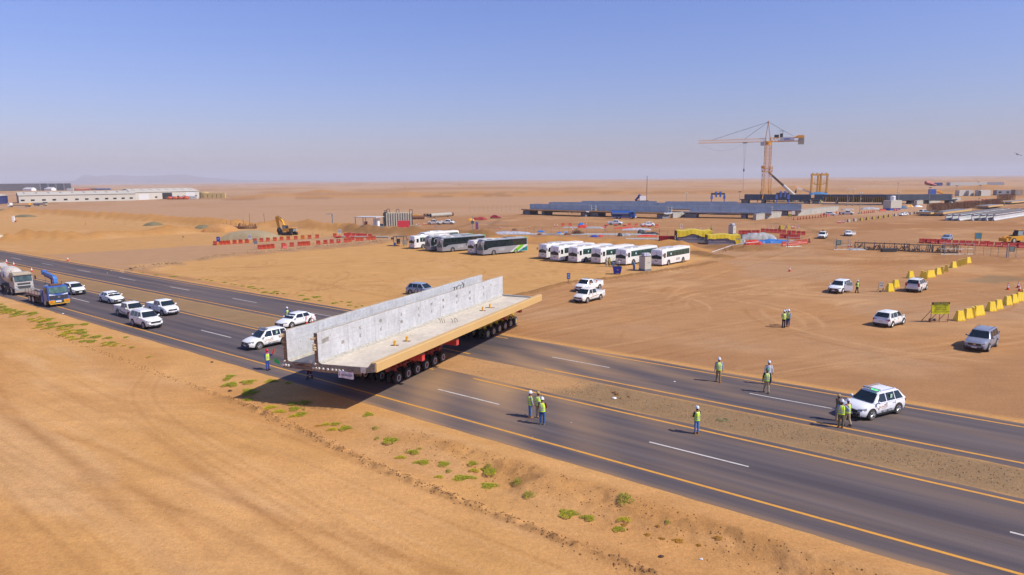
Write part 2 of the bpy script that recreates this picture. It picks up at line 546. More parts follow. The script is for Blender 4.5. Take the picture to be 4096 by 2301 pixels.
 lines=[([(2000,1250),(2300,1180),(2700,1110),(3100,1010),(3350,935)],30,2.8),([(2050,1330),(2500,1240),(3000,1150),(3500,1060),(4100,1010)],30,3.2),([(2400,1420),(2900,1330),(3500,1230),(4100,1150)],24,3.0),([(2400,900),(2800,898),(3100,905),(3260,930),(3330,985)],16,1.6),([(3000,1480),(3500,1400),(4096,1340)],22,2.4),([(2100,905),(2500,880),(3000,890),(3400,880)],18,2.0),([(1000,1130),(1400,1150),(1800,1130),(2200,1100),(2500,1085)],26,3.0),([(900,1080),(1300,1060),(1700,1040),(2100,1050),(2500,1080)],26,3.0),([(850,1110),(1200,1120),(1600,1190),(1900,1240)],16,2.0)]
 for pts,cnt,spread in lines:
  w=wpl(pts)
  d,run,tot,sd=seg_dist(Xs,Ys,w)
  for k in range(cnt):
   o_=rng.uniform(-spread,spread)*1.6
   dd=d*sd-o_-.7*np.sin(run/14+k)
   wv=rng.uniform(.12,.3)
   e=np.exp(-(dd/wv)**2)*sstep(-.1,.12,fbm(run,run*0+k,11,70+k,2))
   if rng.random()<.62:dark=np.maximum(dark,e*rng.uniform(.2,.6))
   else:palem=np.maximum(palem,e*rng.uniform(.2,.6))
 kd=np.zeros(X.shape);kd[lim]=dark
 kp=np.zeros(X.shape);kp[lim]=palem
 mix('track',north*kd*.75)
 mix('pale',north*kp*.6)
 for pts,w_ in(([(3060,893),(3200,905),(3270,925),(3330,965),(3420,985),(3560,1000)],1.5),([(2070,870),(2000,880),(1960,900),(2050,905)],1.2),([(2650,893),(3000,896),(3200,890)],.9),([(1950,873),(1870,900),(1810,915)],1.2)):
  d,run,tot,sd=seg_dist(X,Y,wpl(pts))
  mix('clod',north*.38*np.exp(-(d/w_)**2)*(.6+.8*fx_noise(X,Y,3,61)))
 kmed=sstep(8,8.6,v)*(1-sstep(12.3,12.9,v))
 mix('median',kmed)
 cross=sstep(72,76,u+3*fbm(X,Y,3,66))*(1-sstep(88,90.5,u+1.6*np.abs(v-10.6)*.5+2*fbm(X,Y,2,67)))
 mix('haul',kmed*cross*.8)
 mix('sand',kmed*cross*.45)
 mix('rust',kmed*(1-sstep(-40,10,u))*.5)
 for pts,hh,hw,lump,ci in BERMS:
  d,run,tot,sd=seg_dist(X,Y,pts)
  mix(['','bank','darkbank','stone'][ci],(1-sstep(hw*.8,hw*1.15,d+hw*.3*fbm(X,Y,hw*.5,62)))*.92)
 wob=1.3*fbm(u,v*0,7,9,3)+.9*fbm(X,Y,2.4,11,4)
 dv=-(v+3.1+wob*sstep(72,90,u)*1.3)
 mix('slope',sstep(-.3,.5,dv)*(1-sstep(1.2,2.4,dv))*sstep(74,88,u)*.5*sstep(-.2,.2,fbm(X,Y,2.2,69)))
 mix('darkbank',sstep(0,.4,dv)*(1-sstep(.7,2.0,dv))*sstep(84,92,u)*sstep(.06,.2,fbm(X,Y,.9,68))*.6)
 d,run,tot,sd=seg_dist(X,Y,RIDGE)
 mix('clod',np.exp(-((d+.1)/.34)**2)*sstep(-.05,.12,fbm(X,Y,.5,64,3))*sstep(58,72,u)*.62)
 mix((.19,.15,.085),poly_mask(X,Y,[(3860,1125),(3960,1100),(4096,1110),(4096,1122),(3980,1135)],.7)*.55)
 mix((.36,.33,.28),poly_mask(X,Y,[(2330,885),(2420,872),(2520,876),(2500,884),(2400,889)],1.2)*0)
 n=nr*na
 me=bpy.data.meshes.new('ground')
 me.vertices.add(n)
 me.vertices.foreach_set('co',np.stack([X,Y,Z],1).ravel())
 i,j=np.meshgrid(np.arange(nr-1),np.arange(na-1),indexing='ij')
 a=(i*na+j).ravel()
 q=np.stack([a,a+na,a+na+1,a+1],1)
 nf=len(q)
 me.loops.add(nf*4)
 me.loops.foreach_set('vertex_index',q.ravel())
 me.polygons.add(nf)
 me.polygons.foreach_set('loop_start',np.arange(nf)*4)
 me.polygons.foreach_set('use_smooth',np.ones(nf,bool))
 me.update()
 me.validate()
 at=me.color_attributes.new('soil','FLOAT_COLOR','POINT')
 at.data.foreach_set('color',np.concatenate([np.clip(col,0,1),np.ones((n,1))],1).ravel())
 o=bpy.data.objects.new('ground',me)
 COL.objects.link(o)
 tag(o,kind='structure')
 mt=bpy.data.materials.new('desert_soil')
 mt.use_nodes=True
 nd=mt.node_tree
 b=nd.nodes['Principled BSDF']
 b.inputs['Roughness'].default_value=1.0
 b.inputs['Specular IOR Level'].default_value=0.1
 ca=nd.nodes.new('ShaderNodeVertexColor');ca.layer_name='soil'
 tc=nd.nodes.new('ShaderNodeTexCoord')
 def noise(scale,detail=6,vec=None,rough=.6):
  z=nd.nodes.new('ShaderNodeTexNoise')
  z.inputs['Scale'].default_value=scale
  z.inputs['Detail'].default_value=detail
  z.inputs['Roughness'].default_value=rough
  nd.links.new(vec or tc.outputs['Object'],z.inputs['Vector'])
  return z.outputs['Fac']
 def rng_(x,a,b_,c,d):
  z=nd.nodes.new('ShaderNodeMapRange')
  for k_,q_ in enumerate((a,b_,c,d)):z.inputs[k_+1].default_value=q_
  nd.links.new(x,z.inputs[0])
  return z.outputs[0]
 def mul(a_,b_):
  z=nd.nodes.new('ShaderNodeMath');z.operation='MULTIPLY'
  nd.links.new(a_,z.inputs[0]);nd.links.new(b_,z.inputs[1])
  return z.outputs[0]
 mp=nd.nodes.new('ShaderNodeMapping')
 mp.inputs['Rotation'].default_value=(0,0,R(38))
 mp.inputs['Scale'].default_value=(.18,1.2,1)
 nd.links.new(tc.outputs['Object'],mp.inputs['Vector'])
 n1=noise(.35,8)
 n2=noise(4.5,8,rough=.7)
 n3=noise(1.0,6,mp.outputs[0])
 n4=noise(14,3,rough=.8)
 f=mul(mul(rng_(n1,.3,.7,.93,1.07),rng_(n2,.3,.7,.84,1.13)),mul(rng_(n3,.3,.7,.93,1.06),rng_(n4,.35,.7,.84,1.13)))
 mx=nd.nodes.new('ShaderNodeVectorMath');mx.operation='SCALE'
 nd.links.new(ca.outputs[0],mx.inputs[0]);nd.links.new(f,mx.inputs['Scale'])
 vo=nd.nodes.new('ShaderNodeTexVoronoi');vo.inputs['Scale'].default_value=1.6
 nd.links.new(tc.outputs['Object'],vo.inputs['Vector'])
 peb=rng_(vo.outputs['Distance'],.05,.09,1,0)
 sel=nd.nodes.new('ShaderNodeSeparateColor');nd.links.new(vo.outputs['Color'],sel.inputs[0])
 pk=mul(peb,rng_(sel.outputs[0],.80,.82,0,.65))
 m2=nd.nodes.new('ShaderNodeMix');m2.data_type='RGBA'
 nd.links.new(pk,m2.inputs[0]);nd.links.new(mx.outputs[0],m2.inputs[6])
 m2.inputs[7].default_value=(.12,.085,.05,1)
 nd.links.new(m2.outputs[2],b.inputs['Base Color'])
 bp=nd.nodes.new('ShaderNodeBump')
 bp.inputs['Strength'].default_value=.8
 bp.inputs['Distance'].default_value=.05
 nd.links.new(mul(n2,rng_(n4,0,1,.6,1.4)),bp.inputs['Height'])
 nd.links.new(bp.outputs[0],b.inputs['Normal'])
 me.materials.append(mt)
 return o
build_ground()
#  roads
def asphalt():
 mt=bpy.data.materials.new('asphalt')
 mt.use_nodes=True
 nd=mt.node_tree
 b=nd.nodes['Principled BSDF']
 b.inputs['Roughness'].default_value=.85
 b.inputs['Specular IOR Level'].default_value=.25
 tc=nd.nodes.new('ShaderNodeTexCoord')
 def noise(scale,mp=None,detail=6):
  z=nd.nodes.new('ShaderNodeTexNoise');z.inputs['Scale'].default_value=scale;z.inputs['Detail'].default_value=detail
  if mp:
   m_=nd.nodes.new('ShaderNodeMapping');m_.inputs['Scale'].default_value=mp
   nd.links.new(tc.outputs['Object'],m_.inputs[0]);nd.links.new(m_.outputs[0],z.inputs['Vector'])
  else:
   nd.links.new(tc.outputs['Object'],z.inputs['Vector'])
  return z.outputs['Fac']
 def ramp(x,stops):
  z=nd.nodes.new('ShaderNodeValToRGB')
  e=z.color_ramp.elements
  e[0].position,e[0].color=stops[0][0],(*stops[0][1],1)
  e[1].position,e[1].color=stops[-1][0],(*stops[-1][1],1)
  for p_,c_ in stops[1:-1]:
   q=e.new(p_);q.color=(*c_,1)
  nd.links.new(x,z.inputs[0])
  return z.outputs[0]
 streak=noise(1.0,(.02,.9,1),5)
 base=ramp(streak,[(.32,C(92,84,88)),(.5,C(107,97,98)),(.68,C(126,112,108))])
 fine=noise(18,None,5)
 mid=noise(1.0,(.05,.8,1),5)
 mx=nd.nodes.new('ShaderNodeMix');mx.data_type='RGBA';mx.blend_type='MULTIPLY';mx.inputs[0].default_value=1
 nd.links.new(base,mx.inputs[6])
 nd.links.new(ramp(fine,[(.3,(.78,)*3),(.7,(1.15,)*3)]),mx.inputs[7])
 at=nd.nodes.new('ShaderNodeVertexColor');at.layer_name='sanding'
 sp=nd.nodes.new('ShaderNodeSeparateColor');nd.links.new(at.outputs[0],sp.inputs[0])
 add=nd.nodes.new('ShaderNodeMath');add.operation='ADD'
 nd.links.new(sp.outputs[0],add.inputs[0])
 mr=nd.nodes.new('ShaderNodeMapRange');mr.inputs[1].default_value=.35;mr.inputs[2].default_value=.75;mr.inputs[3].default_value=-.2;mr.inputs[4].default_value=.16
 nd.links.new(mid,mr.inputs[0]);nd.links.new(mr.outputs[0],add.inputs[1])
 cl=nd.nodes.new('ShaderNodeClamp');nd.links.new(add.outputs[0],cl.inputs[0])
 m2=nd.nodes.new('ShaderNodeMix');m2.data_type='RGBA'
 nd.links.new(cl.outputs[0],m2.inputs[0]);nd.links.new(mx.outputs[2],m2.inputs[6]);m2.inputs[7].default_value=(*C(186,148,108),1)
 nd.links.new(m2.outputs[2],b.inputs['Base Color'])
 bp=nd.nodes.new('ShaderNodeBump');bp.inputs['Strength'].default_value=.25;bp.inputs['Distance'].default_value=.01
 nd.links.new(fine,bp.inputs['Height']);nd.links.new(bp.outputs[0],b.inputs['Normal'])
 return mt
ASPH=asphalt()
def road_sheet(name,v0,v1,sand):
 us=np.arange(-420,200,.8);n=int((v1-v0)/.35)+1
 vs_=np.linspace(v0,v1,n)
 U,V=np.meshgrid(us,vs_,indexing='ij')
 Vj=V.copy()
 Vj[:,0]+=.35*(fx_noise(us,us*0,2.3,81)-.2)+.12*(fx_noise(us,us*0,.7,82)-.5)
 Vj[:,-1]-=.3*(fx_noise(us,us*0,2.1,83)-.2)
 S=sand(U,V)
 Z=np.zeros_like(U)
 Z[:,0]-=.05;Z[:,-1]-=.05
 verts=np.stack([U.ravel(),Vj.ravel(),Z.ravel()],1)
 nu,nv=U.shape
 i,j=np.meshgrid(np.arange(nu-1),np.arange(nv-1),indexing='ij')
 a=(i*nv+j).ravel()
 f=np.stack([a,a+nv,a+nv+1,a+1],1)
 me=bpy.data.meshes.new(name)
 me.from_pydata(verts.tolist(),[],f.tolist())
 at=me.color_attributes.new('sanding','FLOAT_COLOR','POINT')
 s=np.clip(S.ravel(),0,1)
 at.data.foreach_set('color',np.stack([s,s,s,np.ones_like(s)],1).ravel())
 me.materials.append(ASPH)
 o=bpy.data.objects.new(name,me)
 COL.objects.link(o)
 o.location=(RO[0],RO[1],0)
 o.rotation_euler=(0,0,R(-38.08))
 tag(o,kind='structure')
 return o
def sand_near(U,V):
 e=.55*(1-sstep(-1.9,-1.2,V))+.35*sstep(8.0,8.6,V)
 c=np.exp(-((U-82)/5.5)**2)*sstep(1,6,V)*.55+np.exp(-((U-78)/9)**2)*.2
 s=.5+.5*np.sin((U-60)*.9+V*.8+2*fbm(U,V,5,91))
 fan=sstep(76,80,U)*(1-sstep(90,106,U))*s*.35
 return .10+e+c*(.6+.5*s)+fan
def sand_far(U,V):
 e=.5*(1-sstep(12.4,12.9,V))+.5*sstep(20.7,21.4,V)
 c=np.exp(-((U-83)/6)**2)*.5
 s=.5+.5*np.sin((U-60)*.5+V*1.6+2*fbm(U,V,4,92))
 fan=sstep(74,80,U)*(1-sstep(96,104,U))*s*.3
 return .10+e+c*(.5+.6*s)+fan
road_sheet('near_road',-1.95,8.5,sand_near)
road_sheet('far_road',12.45,21.5,sand_far)
def paint_mat(name,col,worn):
 mt=bpy.data.materials.new(name)
 mt.use_nodes=True
 nd=mt.node_tree
 b=nd.nodes['Principled BSDF'];b.inputs['Roughness'].default_value=.7
 tc=nd.nodes.new('ShaderNodeTexCoord')
 nz=nd.nodes.new('ShaderNodeTexNoise');nz.inputs['Scale'].default_value=2.2;nz.inputs['Detail'].default_value=8
 nd.links.new(tc.outputs['Object'],nz.inputs['Vector'])
 mr=nd.nodes.new('ShaderNodeMapRange');mr.inputs[1].default_value=.5;mr.inputs[2].default_value=.78;mr.inputs[3].default_value=0;mr.inputs[4].default_value=worn
 nd.links.new(nz.outputs['Fac'],mr.inputs[0])
 m2=nd.nodes.new('ShaderNodeMix');m2.data_type='RGBA'
 nd.links.new(mr.outputs[0],m2.inputs[0]);m2.inputs[6].default_value=(*col,1);m2.inputs[7].default_value=(*C(150,122,98),1)
 nd.links.new(m2.outputs[2],b.inputs['Base Color'])
 return mt
YLINE=paint_mat('yellow_line_paint',C(246,174,62),.5)
WLINE=paint_mat('white_line_paint',C(232,224,214),.5)
def strip(mb,u0,u1,v,w,z=.006):
 k=max(1,int((u1-u0)/6))
 for q in range(k):
  a=u0+(u1-u0)*q/k;b_=u0+(u1-u0)*(q+1)/k
  mb.quad((a,v-w/2,z),(b_,v-w/2,z),(b_,v+w/2,z),(a,v+w/2,z))
mk=MB()
for v_,w_ in((0.0,.21),(7.6,.23),(13.44,.23),(20.35,.19)):
 if v_ in(7.6,13.44,20.35):
  strip(mk,-420,{7.6:76,13.44:75,20.35:74}[v_],v_,w_);strip(mk,{7.6:80.5,13.44:83.5,20.35:82.5}[v_],200,v_,w_)
 else:
  strip(mk,-420,200,v_,w_)
o=mk.build('road_markings_yellow',YLINE,loc=(RO[0],RO[1],0),rz=R(-38.08));tag(o,kind='structure')
mk=MB()
for k in range(-23,9):
 if k not in(1,0)or True:
  u0=80.2+(k-3)*17.95+36-36
  if not(60<u0<70):strip(mk,u0,u0+6.1,3.82,.15)
 u0=81.8+(k-3)*17.97
 if not(60<u0<70):strip(mk,u0,u0+6.0,16.95,.13)
o=mk.build('road_markings_white',WLINE,loc=(RO[0],RO[1],0),rz=R(-38.08));tag(o,kind='structure')
#  bridge girder on its transporter
GTH=R(65.44)
GD=np.array([math.cos(GTH),math.sin(GTH)])
GN=np.array([math.sin(GTH),-math.cos(GTH)])
GO=np.array([-16.66,48.01])
GL=31.05
SK0=math.tan(R(-20.4)-(GTH-math.pi/2))
SK1=math.tan(R(-29.0)-(GTH-math.pi/2))
def stained_concrete(name,base,streak=True):
 mt=bpy.data.materials.new(name);mt.use_nodes=True
 nd=mt.node_tree;b=nd.nodes['Principled BSDF'];b.inputs['Roughness'].default_value=.9
 b.inputs['Specular IOR Level'].default_value=.25
 tc=nd.nodes.new('ShaderNodeTexCoord')
 def noise(sc,mp,det=7,rg=.65):
  m_=nd.nodes.new('ShaderNodeMapping');m_.inputs['Scale'].default_value=mp
  nd.links.new(tc.outputs['Object'],m_.inputs[0])
  z=nd.nodes.new('ShaderNodeTexNoise');z.inputs['Scale'].default_value=sc;z.inputs['Detail'].default_value=det;z.inputs['Roughness'].default_value=rg
  nd.links.new(m_.outputs[0],z.inputs['Vector']);return z.outputs['Fac']
 def ramp(x,a,ca,b_,cb):
  z=nd.nodes.new('ShaderNodeValToRGB');e=z.color_ramp.elements
  e[0].position=a;e[0].color=(*ca,1);e[1].position=b_;e[1].color=(*cb,1)
  nd.links.new(x,z.inputs[0]);return z.outputs[0]
 def mult(a,b_):
  mx=nd.nodes.new('ShaderNodeMix');mx.data_type='RGBA';mx.blend_type='MULTIPLY';mx.inputs[0].default_value=1
  nd.links.new(a,mx.inputs[6]);nd.links.new(b_,mx.inputs[7]);return mx.outputs[2]
 lo=tuple(v*.86 for v in base);hi=tuple(min(1,v*1.12)for v in base)
 c=ramp(noise(.55,(1,1,1)),.32,lo,.68,hi)
 c=mult(c,ramp(noise(3.0,(1,1,1)),.3,(.84,.84,.84),.7,(1.08,1.08,1.08)))
 if streak:
  c=mult(c,ramp(noise(2.2,(1.6,1.6,.09),4),.30,(.90,.89,.87),.56,(1.01,1.01,1.01)))
  c=mult(c,ramp(noise(7,(1,1,1),3,.5),.20,(.7,.7,.68),.27,(1,1,1)))
 nd.links.new(c,b.inputs['Base Color'])
 bp=nd.nodes.new('ShaderNodeBump');bp.inputs['Strength'].default_value=.3;bp.inputs['Distance'].default_value=.03
 nd.links.new(noise(4,(1,1,1)),bp.inputs['Height']);nd.links.new(bp.outputs[0],b.inputs['Normal'])
 return mt
GCONC=stained_concrete('girder_concrete',C(216,217,220,1.4))
DECKC=stained_concrete('deck_concrete',C(232,219,198,1.42),False)
CASTC=stained_concrete('yard_girder_concrete',C(186,192,202,1.3))
PATCH=mat('repair_mortar',C(168,164,156),rough=.95,var=.2,scale=3)
STAIN=mat('rough_grey_mortar',C(196,190,176),rough=1,var=.25,scale=4,bump=.5)
DRY=mat('brown_grout',C(206,184,150),rough=1,var=.3,scale=5,bump=.6)
def build_girder():
 t=thing('bridge_girder','long pale concrete girder with two tall webs, riding on wheeled transporters across the road','bridge girder',(GO[0],GO[1],0),GTH)
 def X0(w):return w*SK0
 def X1(w):return GL+w*SK1
 ZS,ZL,ZT=3.22,2.66,5.43
 def run(mb,sec,m=0,e0=0.0,e1=0.0):
  """section (w,z) run between the two skew ends"""
  mb.loft([[(X0(w)+e0,-w,z)for w,z in sec],[(X1(w)-e1,-w,z)for w,z in sec]],m)
 mb=MB()
 run(mb,[(.0,ZL),(5.4,ZL-.02),(7.70,3.02),(7.73,3.60),(7.38,3.63),(7.12,3.30),(3.2,ZS),(3.08,ZS+.22),(2.84,ZS+.1),(2.4,ZS-.12),(.55,ZS-.12),(.3,ZS),(0,3.0)])
 mb.build('deck_slab',DECKC,t)
 for w0,w1 in((.16,.46),(2.82,3.11)):
  mb=MB()
  n=24
  secs=[]
  for k in range(n+1):
   s_=k/n
   j=.018*math.sin(k*2.1)+.014*math.sin(k*5.7)
   zb=ZS-.16
   secs.append([((X0(w)*(1-s_)+X1(w)*s_),-w,z)for w,z in((w0,zb),(w1,zb),(w1,ZT+j-.03),(w1-.03,ZT+j),(w0+.03,ZT+j),(w0,ZT+j-.03))])
  mb.loft(secs)
  mb.loft([[(s_[4][0],-w0-.02,s_[4][2]+.004),(s_[3][0],-w1+.02,s_[3][2]+.004)]for s_ in secs],4,caps=False,closed=False)
  pm=mb;rg=random.Random(int(w0*100))
  for k in range(1,12):
   s_=k/12+rg.uniform(-.02,.02)
   if w0>1:
    for zz,hh in((4.85,.12),(4.20,.13)):
     if rg.random()<.85:
      x=X0(w1)*(1-s_)+X1(w1)*s_
      wd_=rg.choice((.08,.09,.17))
      zz2=zz+rg.uniform(-.05,.05)
      pm.slab((x-wd_,-w1-.001,zz2-hh),(x+wd_,-w1-.001,zz2-hh),(x+wd_,-w1-.001,zz2+hh),(x-wd_,-w1-.001,zz2+hh),.004,1)
  if w0>1:
   x=X0(w1)+.8
   pm.slab((x-.35,-w1-.001,4.55),(x+.4,-w1-.001,4.62),(x+.4,-w1-.001,4.95),(x-.35,-w1-.001,4.88),.004,1)
  hm=mb
  for k in range(34):
   for zz in(3.75,4.35,5.0):
    s_=(k+.5)/34+rg.uniform(-.004,.004)
    x=X0(w1)*(1-s_)+X1(w1)*s_
    hm.cyl((x,-w1+.01,zz+rg.uniform(-.04,.04)),(x,-w1-.008,zz),.024,n=6,m=2)
  sm=mb
  for k in range(1,9):
   s_=k/9
   x=X0(w1)*(1-s_)+X1(w1)*s_
   sm.box((x,-w1-.003,4.35),(.022,.006,2.1),3)
  for k in range(9):
   a=(k+.04)/9;b_=(k+.96)/9
   xa=X0(w1)*(1-a)+X1(w1)*a;xb=X0(w1)*(1-b_)+X1(w1)*b_
   sm.box(((xa+xb)/2,-w1-.002,4.62+.1*(k%2)),(xb-xa,.005,.014),3)
  web=mb.build('web',[GCONC,PATCH,DKSTEEL,mat('seam_grey',C(176,176,174),rough=.9,var=.1),mat('dusty_web_top',C(206,190,166),rough=1,var=.2,scale=2)],t)
  em=MB()
  em.slab((X0(w0)-.002,-w0,3.0),(X0(w0)-.002,-w0,ZT-.04),(X0(w1)-.002,-w1,ZT-.04),(X0(w1)-.002,-w1,3.0),.01)
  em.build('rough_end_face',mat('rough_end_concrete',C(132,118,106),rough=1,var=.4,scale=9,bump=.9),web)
  rb=MB();rg=random.Random(3)
  for k in range(44):
   zz=rg.uniform(3.1,5.25);ww=rg.uniform(w0+.03,w1-.03)
   L=rg.uniform(.08,.26)
   rb.cyl((X0(ww),-ww,zz),(X0(ww)-L,-ww+rg.uniform(-.03,.03),zz+rg.uniform(-.05,.05)),.012,n=5)
  tag(rb.build('rebar',RUST,web),kind='stuff')
  rb=MB()
  for zz,L in((5.05,.42),(4.55,.16),(4.38,.16),(4.22,.14))if w0>1 else((5.05,.46),(5.12,.2)):
   for q in range(3):
    rb.ell((X0(w0)-L*q/3-.06,-(w0+.1),zz+.02*q),(.13,.09,.10),8,5)
  rb.build('foam_plug',DRY,web)
  rb=MB()
  for k in range(int(30)):
   pass
  fm=MB();secs=[]
  for k in range(61):
   s_=k/60
   x=X0(w1)*(1-s_)+X1(w1)*s_
   ww=.22+.12*float(fx_noise(np.array([k*.9]),np.array([0.0]),1.3,77)[0])
   zb=ZS+.005 if w0>1 else ZS-.11
   hh=.13+.10*float(fx_noise(np.array([k*.7]),np.array([3.0]),1.7,78)[0])
   secs.append([(x,-w1+.02,zb-.02),(x,-w1-ww,zb-.02),(x,-w1-ww*.4,zb+hh*.4),(x,-w1+.02,zb+hh)])
  fm.loft(secs)
  fm.build('grout_fillet',STAIN,web,smooth=60)
 for w,z in((.15,3.16),(.0,2.88),(.22,2.88),(.46,2.87),(2.78,3.17),(2.60,2.87),(2.84,2.87),(3.08,2.87),(3.42,2.87),(3.80,2.87),(4.18,2.87),(4.48,2.88),(4.76,2.88),(5.05,2.88)):
  w+=.06
  mb=MB().cyl((X0(w)+.02,-w,z),(X0(w)-.10,-w,z),.10,.085,n=14)
  mb.build('duct_cap',mat('white_cap',C(240,240,240),rough=.6,var=.05),t)
 mb=MB();rg=random.Random(11)
 for k in range(60):
  w=2.6+k*.075;z=rg.choice((2.76,2.9,3.05))
  L=rg.uniform(.12,.3)
  mb.tube([(X0(w),-w,z),(X0(w)-L,-w,z),(X0(w)-L,-w-.02,z-rg.uniform(.05,.16))],.012,4)
 for k in range(24):
  w=.1+k*.11;z=3.0
  if 1.2<w<2.5:mb.box((X0(w)-.04,-w,3.0),(.10,.05,.1))
  mb.cyl((X0(w),-w,2.75),(X0(w)-.2,-w,2.75),.011,n=4)
 tag(mb.build('protruding_rebar',RUST,t),kind='stuff')
 em=MB()
 em.loft([[(X0(w)-.012,-w,z)for w,z in((.02,ZL+.01),(5.38,ZL+.0),(7.66,3.04),(7.7,3.56),(7.42,3.58),(7.14,3.26),(3.2,ZS-.02),(.3,ZS-.04),(.02,2.96))],[(X0(w)+.03,-w,z)for w,z in((.02,ZL+.01),(5.38,ZL+.0),(7.66,3.04),(7.7,3.56),(7.42,3.58),(7.14,3.26),(3.2,ZS-.02),(.3,ZS-.04),(.02,2.96))]])
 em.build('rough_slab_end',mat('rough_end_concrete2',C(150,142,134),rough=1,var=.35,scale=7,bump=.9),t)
 mb=MB();run(mb,[(7.735,2.99),(7.79,2.99),(7.80,3.60),(7.77,3.66),(7.36,3.66),(7.36,3.632),(7.735,3.628)],0,.02,-.35)
 edge=mb.build('beige_edge_panel',BEIGE,t)
 mb=MB();w0,w1=3.15,7.2
 mb.loft([[(X1(w)-.25,-w,ZS-.01),(X1(w)-.02,-w,ZS-.01),(X1(w)-.02,-w,ZS+.20),(X1(w)-.25,-w,ZS+.20)]for w in(w0,w1)])
 mb.build('end_upstand',CONC,t)
 for px,py in((1580,1383),(1628,1366),(1931,1244),(1960,1232)):
  q=P(px,py,ZS+.02)
  d=np.array([q[0]-GO[0],q[1]-GO[1]])
  lx,ly=float(d@GD),-float(d@GN)
  big=px>1950
  pl=MB().box((lx,ly,ZS+.03),(.34,.6 if not big else 1.0,.04),rz=.3).build('base_plate',RUST,t)
  mb=MB()
  out=[(-.11,0),(.11,0),(.11,.30)]+[(.11*math.cos(a),.30+.11*math.sin(a))for a in np.linspace(0,math.pi,9)[1:-1]]+[(-.11,.30)]
  mb.prism(out,ly-.05,ly+.05,'y')
  mb.v=[(x+lx,y,z+ZS+.05)for x,y,z in mb.v]
  lug=mb.build('lifting_lug',YELP,t)
  MB().cyl((lx,ly-.055,ZS+.33),(lx,ly+.055,ZS+.33),.04,n=10).build('pin_hole',BLACK,lug)
 mb=MB();rg=random.Random(9)
 for px,py,n_ in((1762,1290,3),(1812,1291,3)):
  for k in range(n_):
   q=P(px+k*9,py+rg.uniform(-3,3),ZS+.02)
   d=np.array([q[0]-GO[0],q[1]-GO[1]]);lx,ly=float(d@GD),-float(d@GN)
   MB().tube([(lx,ly,ZS),(lx+rg.uniform(-.05,.05),ly+.05,ZS+.28),(lx+rg.uniform(-.2,.2),ly+.15,ZS+.42)],.02,5).build('cable_stub',DKSTEEL,t)
 for x_,w in((17.2,.3),(17.8,.3),(18.4,.32),(20.1,2.95),(20.7,2.95),(21.4,2.95),(21.9,2.95)):
  for q in range(2):
   MB().tube([(x_,-w,ZT-.05),(x_+rg.uniform(-.1,.3),-w,ZT+.28),(x_+rg.uniform(-.2,.6),-w+rg.uniform(-.1,.1),ZT+rg.uniform(.3,.55))],.026,5).build('cable_stub',DKSTEEL,t)
 mb=MB()
 for px,py in((1632,1346),(1642,1342),(1652,1348),(1660,1343),(1889,1252),(1896,1250),(1904,1253),(1910,1250)):
  q=P(px,py,ZS);d=np.array([q[0]-GO[0],q[1]-GO[1]]);lx,ly=float(d@GD),-float(d@GN)
  MB().cyl((lx,ly,ZS),(lx,ly,ZS+.1),.018,n=5).build('anchor_stud',mat('cream_plastic',C(214,190,140)),t)
 w=6.75
 MB().slab((X0(w)-.03,-w+.2,2.86),(X0(w+.4)-.03,-w-.2,2.86),(X0(w+.4)-.03,-w-.2,3.28),(X0(w)-.03,-w+.2,3.28),.006).build('paper_notice',mat('paper',C(236,236,232),var=.04),t)
 w=2.75
 MB().add([(X0(w)-.16,-w+.42,3.46),(X0(w)-.2,-w-.02,3.52),(X0(w)-.18,-w+.12,3.22),(X0(w)-.14,-w+.42,3.46),(X0(w)-.18,-w-.02,3.52),(X0(w)-.16,-w+.12,3.22)],[(0,1,2),(5,4,3),(0,3,4,1),(1,4,5,2),(2,5,3,0)]).build('paper_flag',mat('paper',C(236,236,232)),t)
 return t
girder=build_girder()
def ban():
 w0,w1=4.98,6.18
 t=thing('banner','pale lilac banner lettered ARCHIRODON hanging from the near end of the girder','banner',(GO[0],GO[1],0),GTH)
 def at(w,z,e):return(w*SK0-e,-w,z)
 mb=MB();n=12;rows=[]
 for j in range(6):
  z=2.96-j*.098
  rows.append([at(w0+(w1-w0)*i/n,z+.02*math.sin(i*.5)-(.015*i/n),.335+.012*math.sin(i*1.3+j*.4))for i in range(n+1)])
 back=[[(x+.008,y,z)for x,y,z in r_]for r_ in rows]
 secs=[rows[j]+back[j][::-1]for j in range(6)]
 mb.loft(secs)
 cl=mb.build('cloth',mat('lilac_cloth',C(232,226,246),rough=.8,var=.05,scale=3),t,smooth=60)
 th=math.atan2(-1,SK0)
 org=at(5.68,2.70,.365)
 ang=math.atan2(-(w1-w0),(w1-w0)*SK0)
 text_mesh('ARCHIRODON',.205,'lettering',mat('navy_ink',(.02,.02,.10),rough=.6),t,org,(math.pi/2,0,ang),.002,font_scale_x=.66)
 mb=MB()
 o2=at(5.08,2.72,.36)
 mb.add([(0,0,-.11),(.045,0,.02),(.02,0,.02),(0,0,.12),(-.02,0,.02),(-.045,0,.02)],[(0,1,2,3,4,5)])
 mb.add([(0,.003,-.11),(.045,.003,.02),(.02,.003,.02),(0,.003,.12),(-.02,.003,.02),(-.045,.003,.02)],[(5,4,3,2,1,0)])
 o=mb.build('emblem',mat('red_ink',(.5,.02,.02),rough=.6),t,loc=o2,rz=ang)
 MB().box((0,-.004,-.07),(.03,.002,.08)).build('emblem_stem',mat('navy_ink',(.02,.02,.10)),t,loc=o2,rz=ang)
ban()
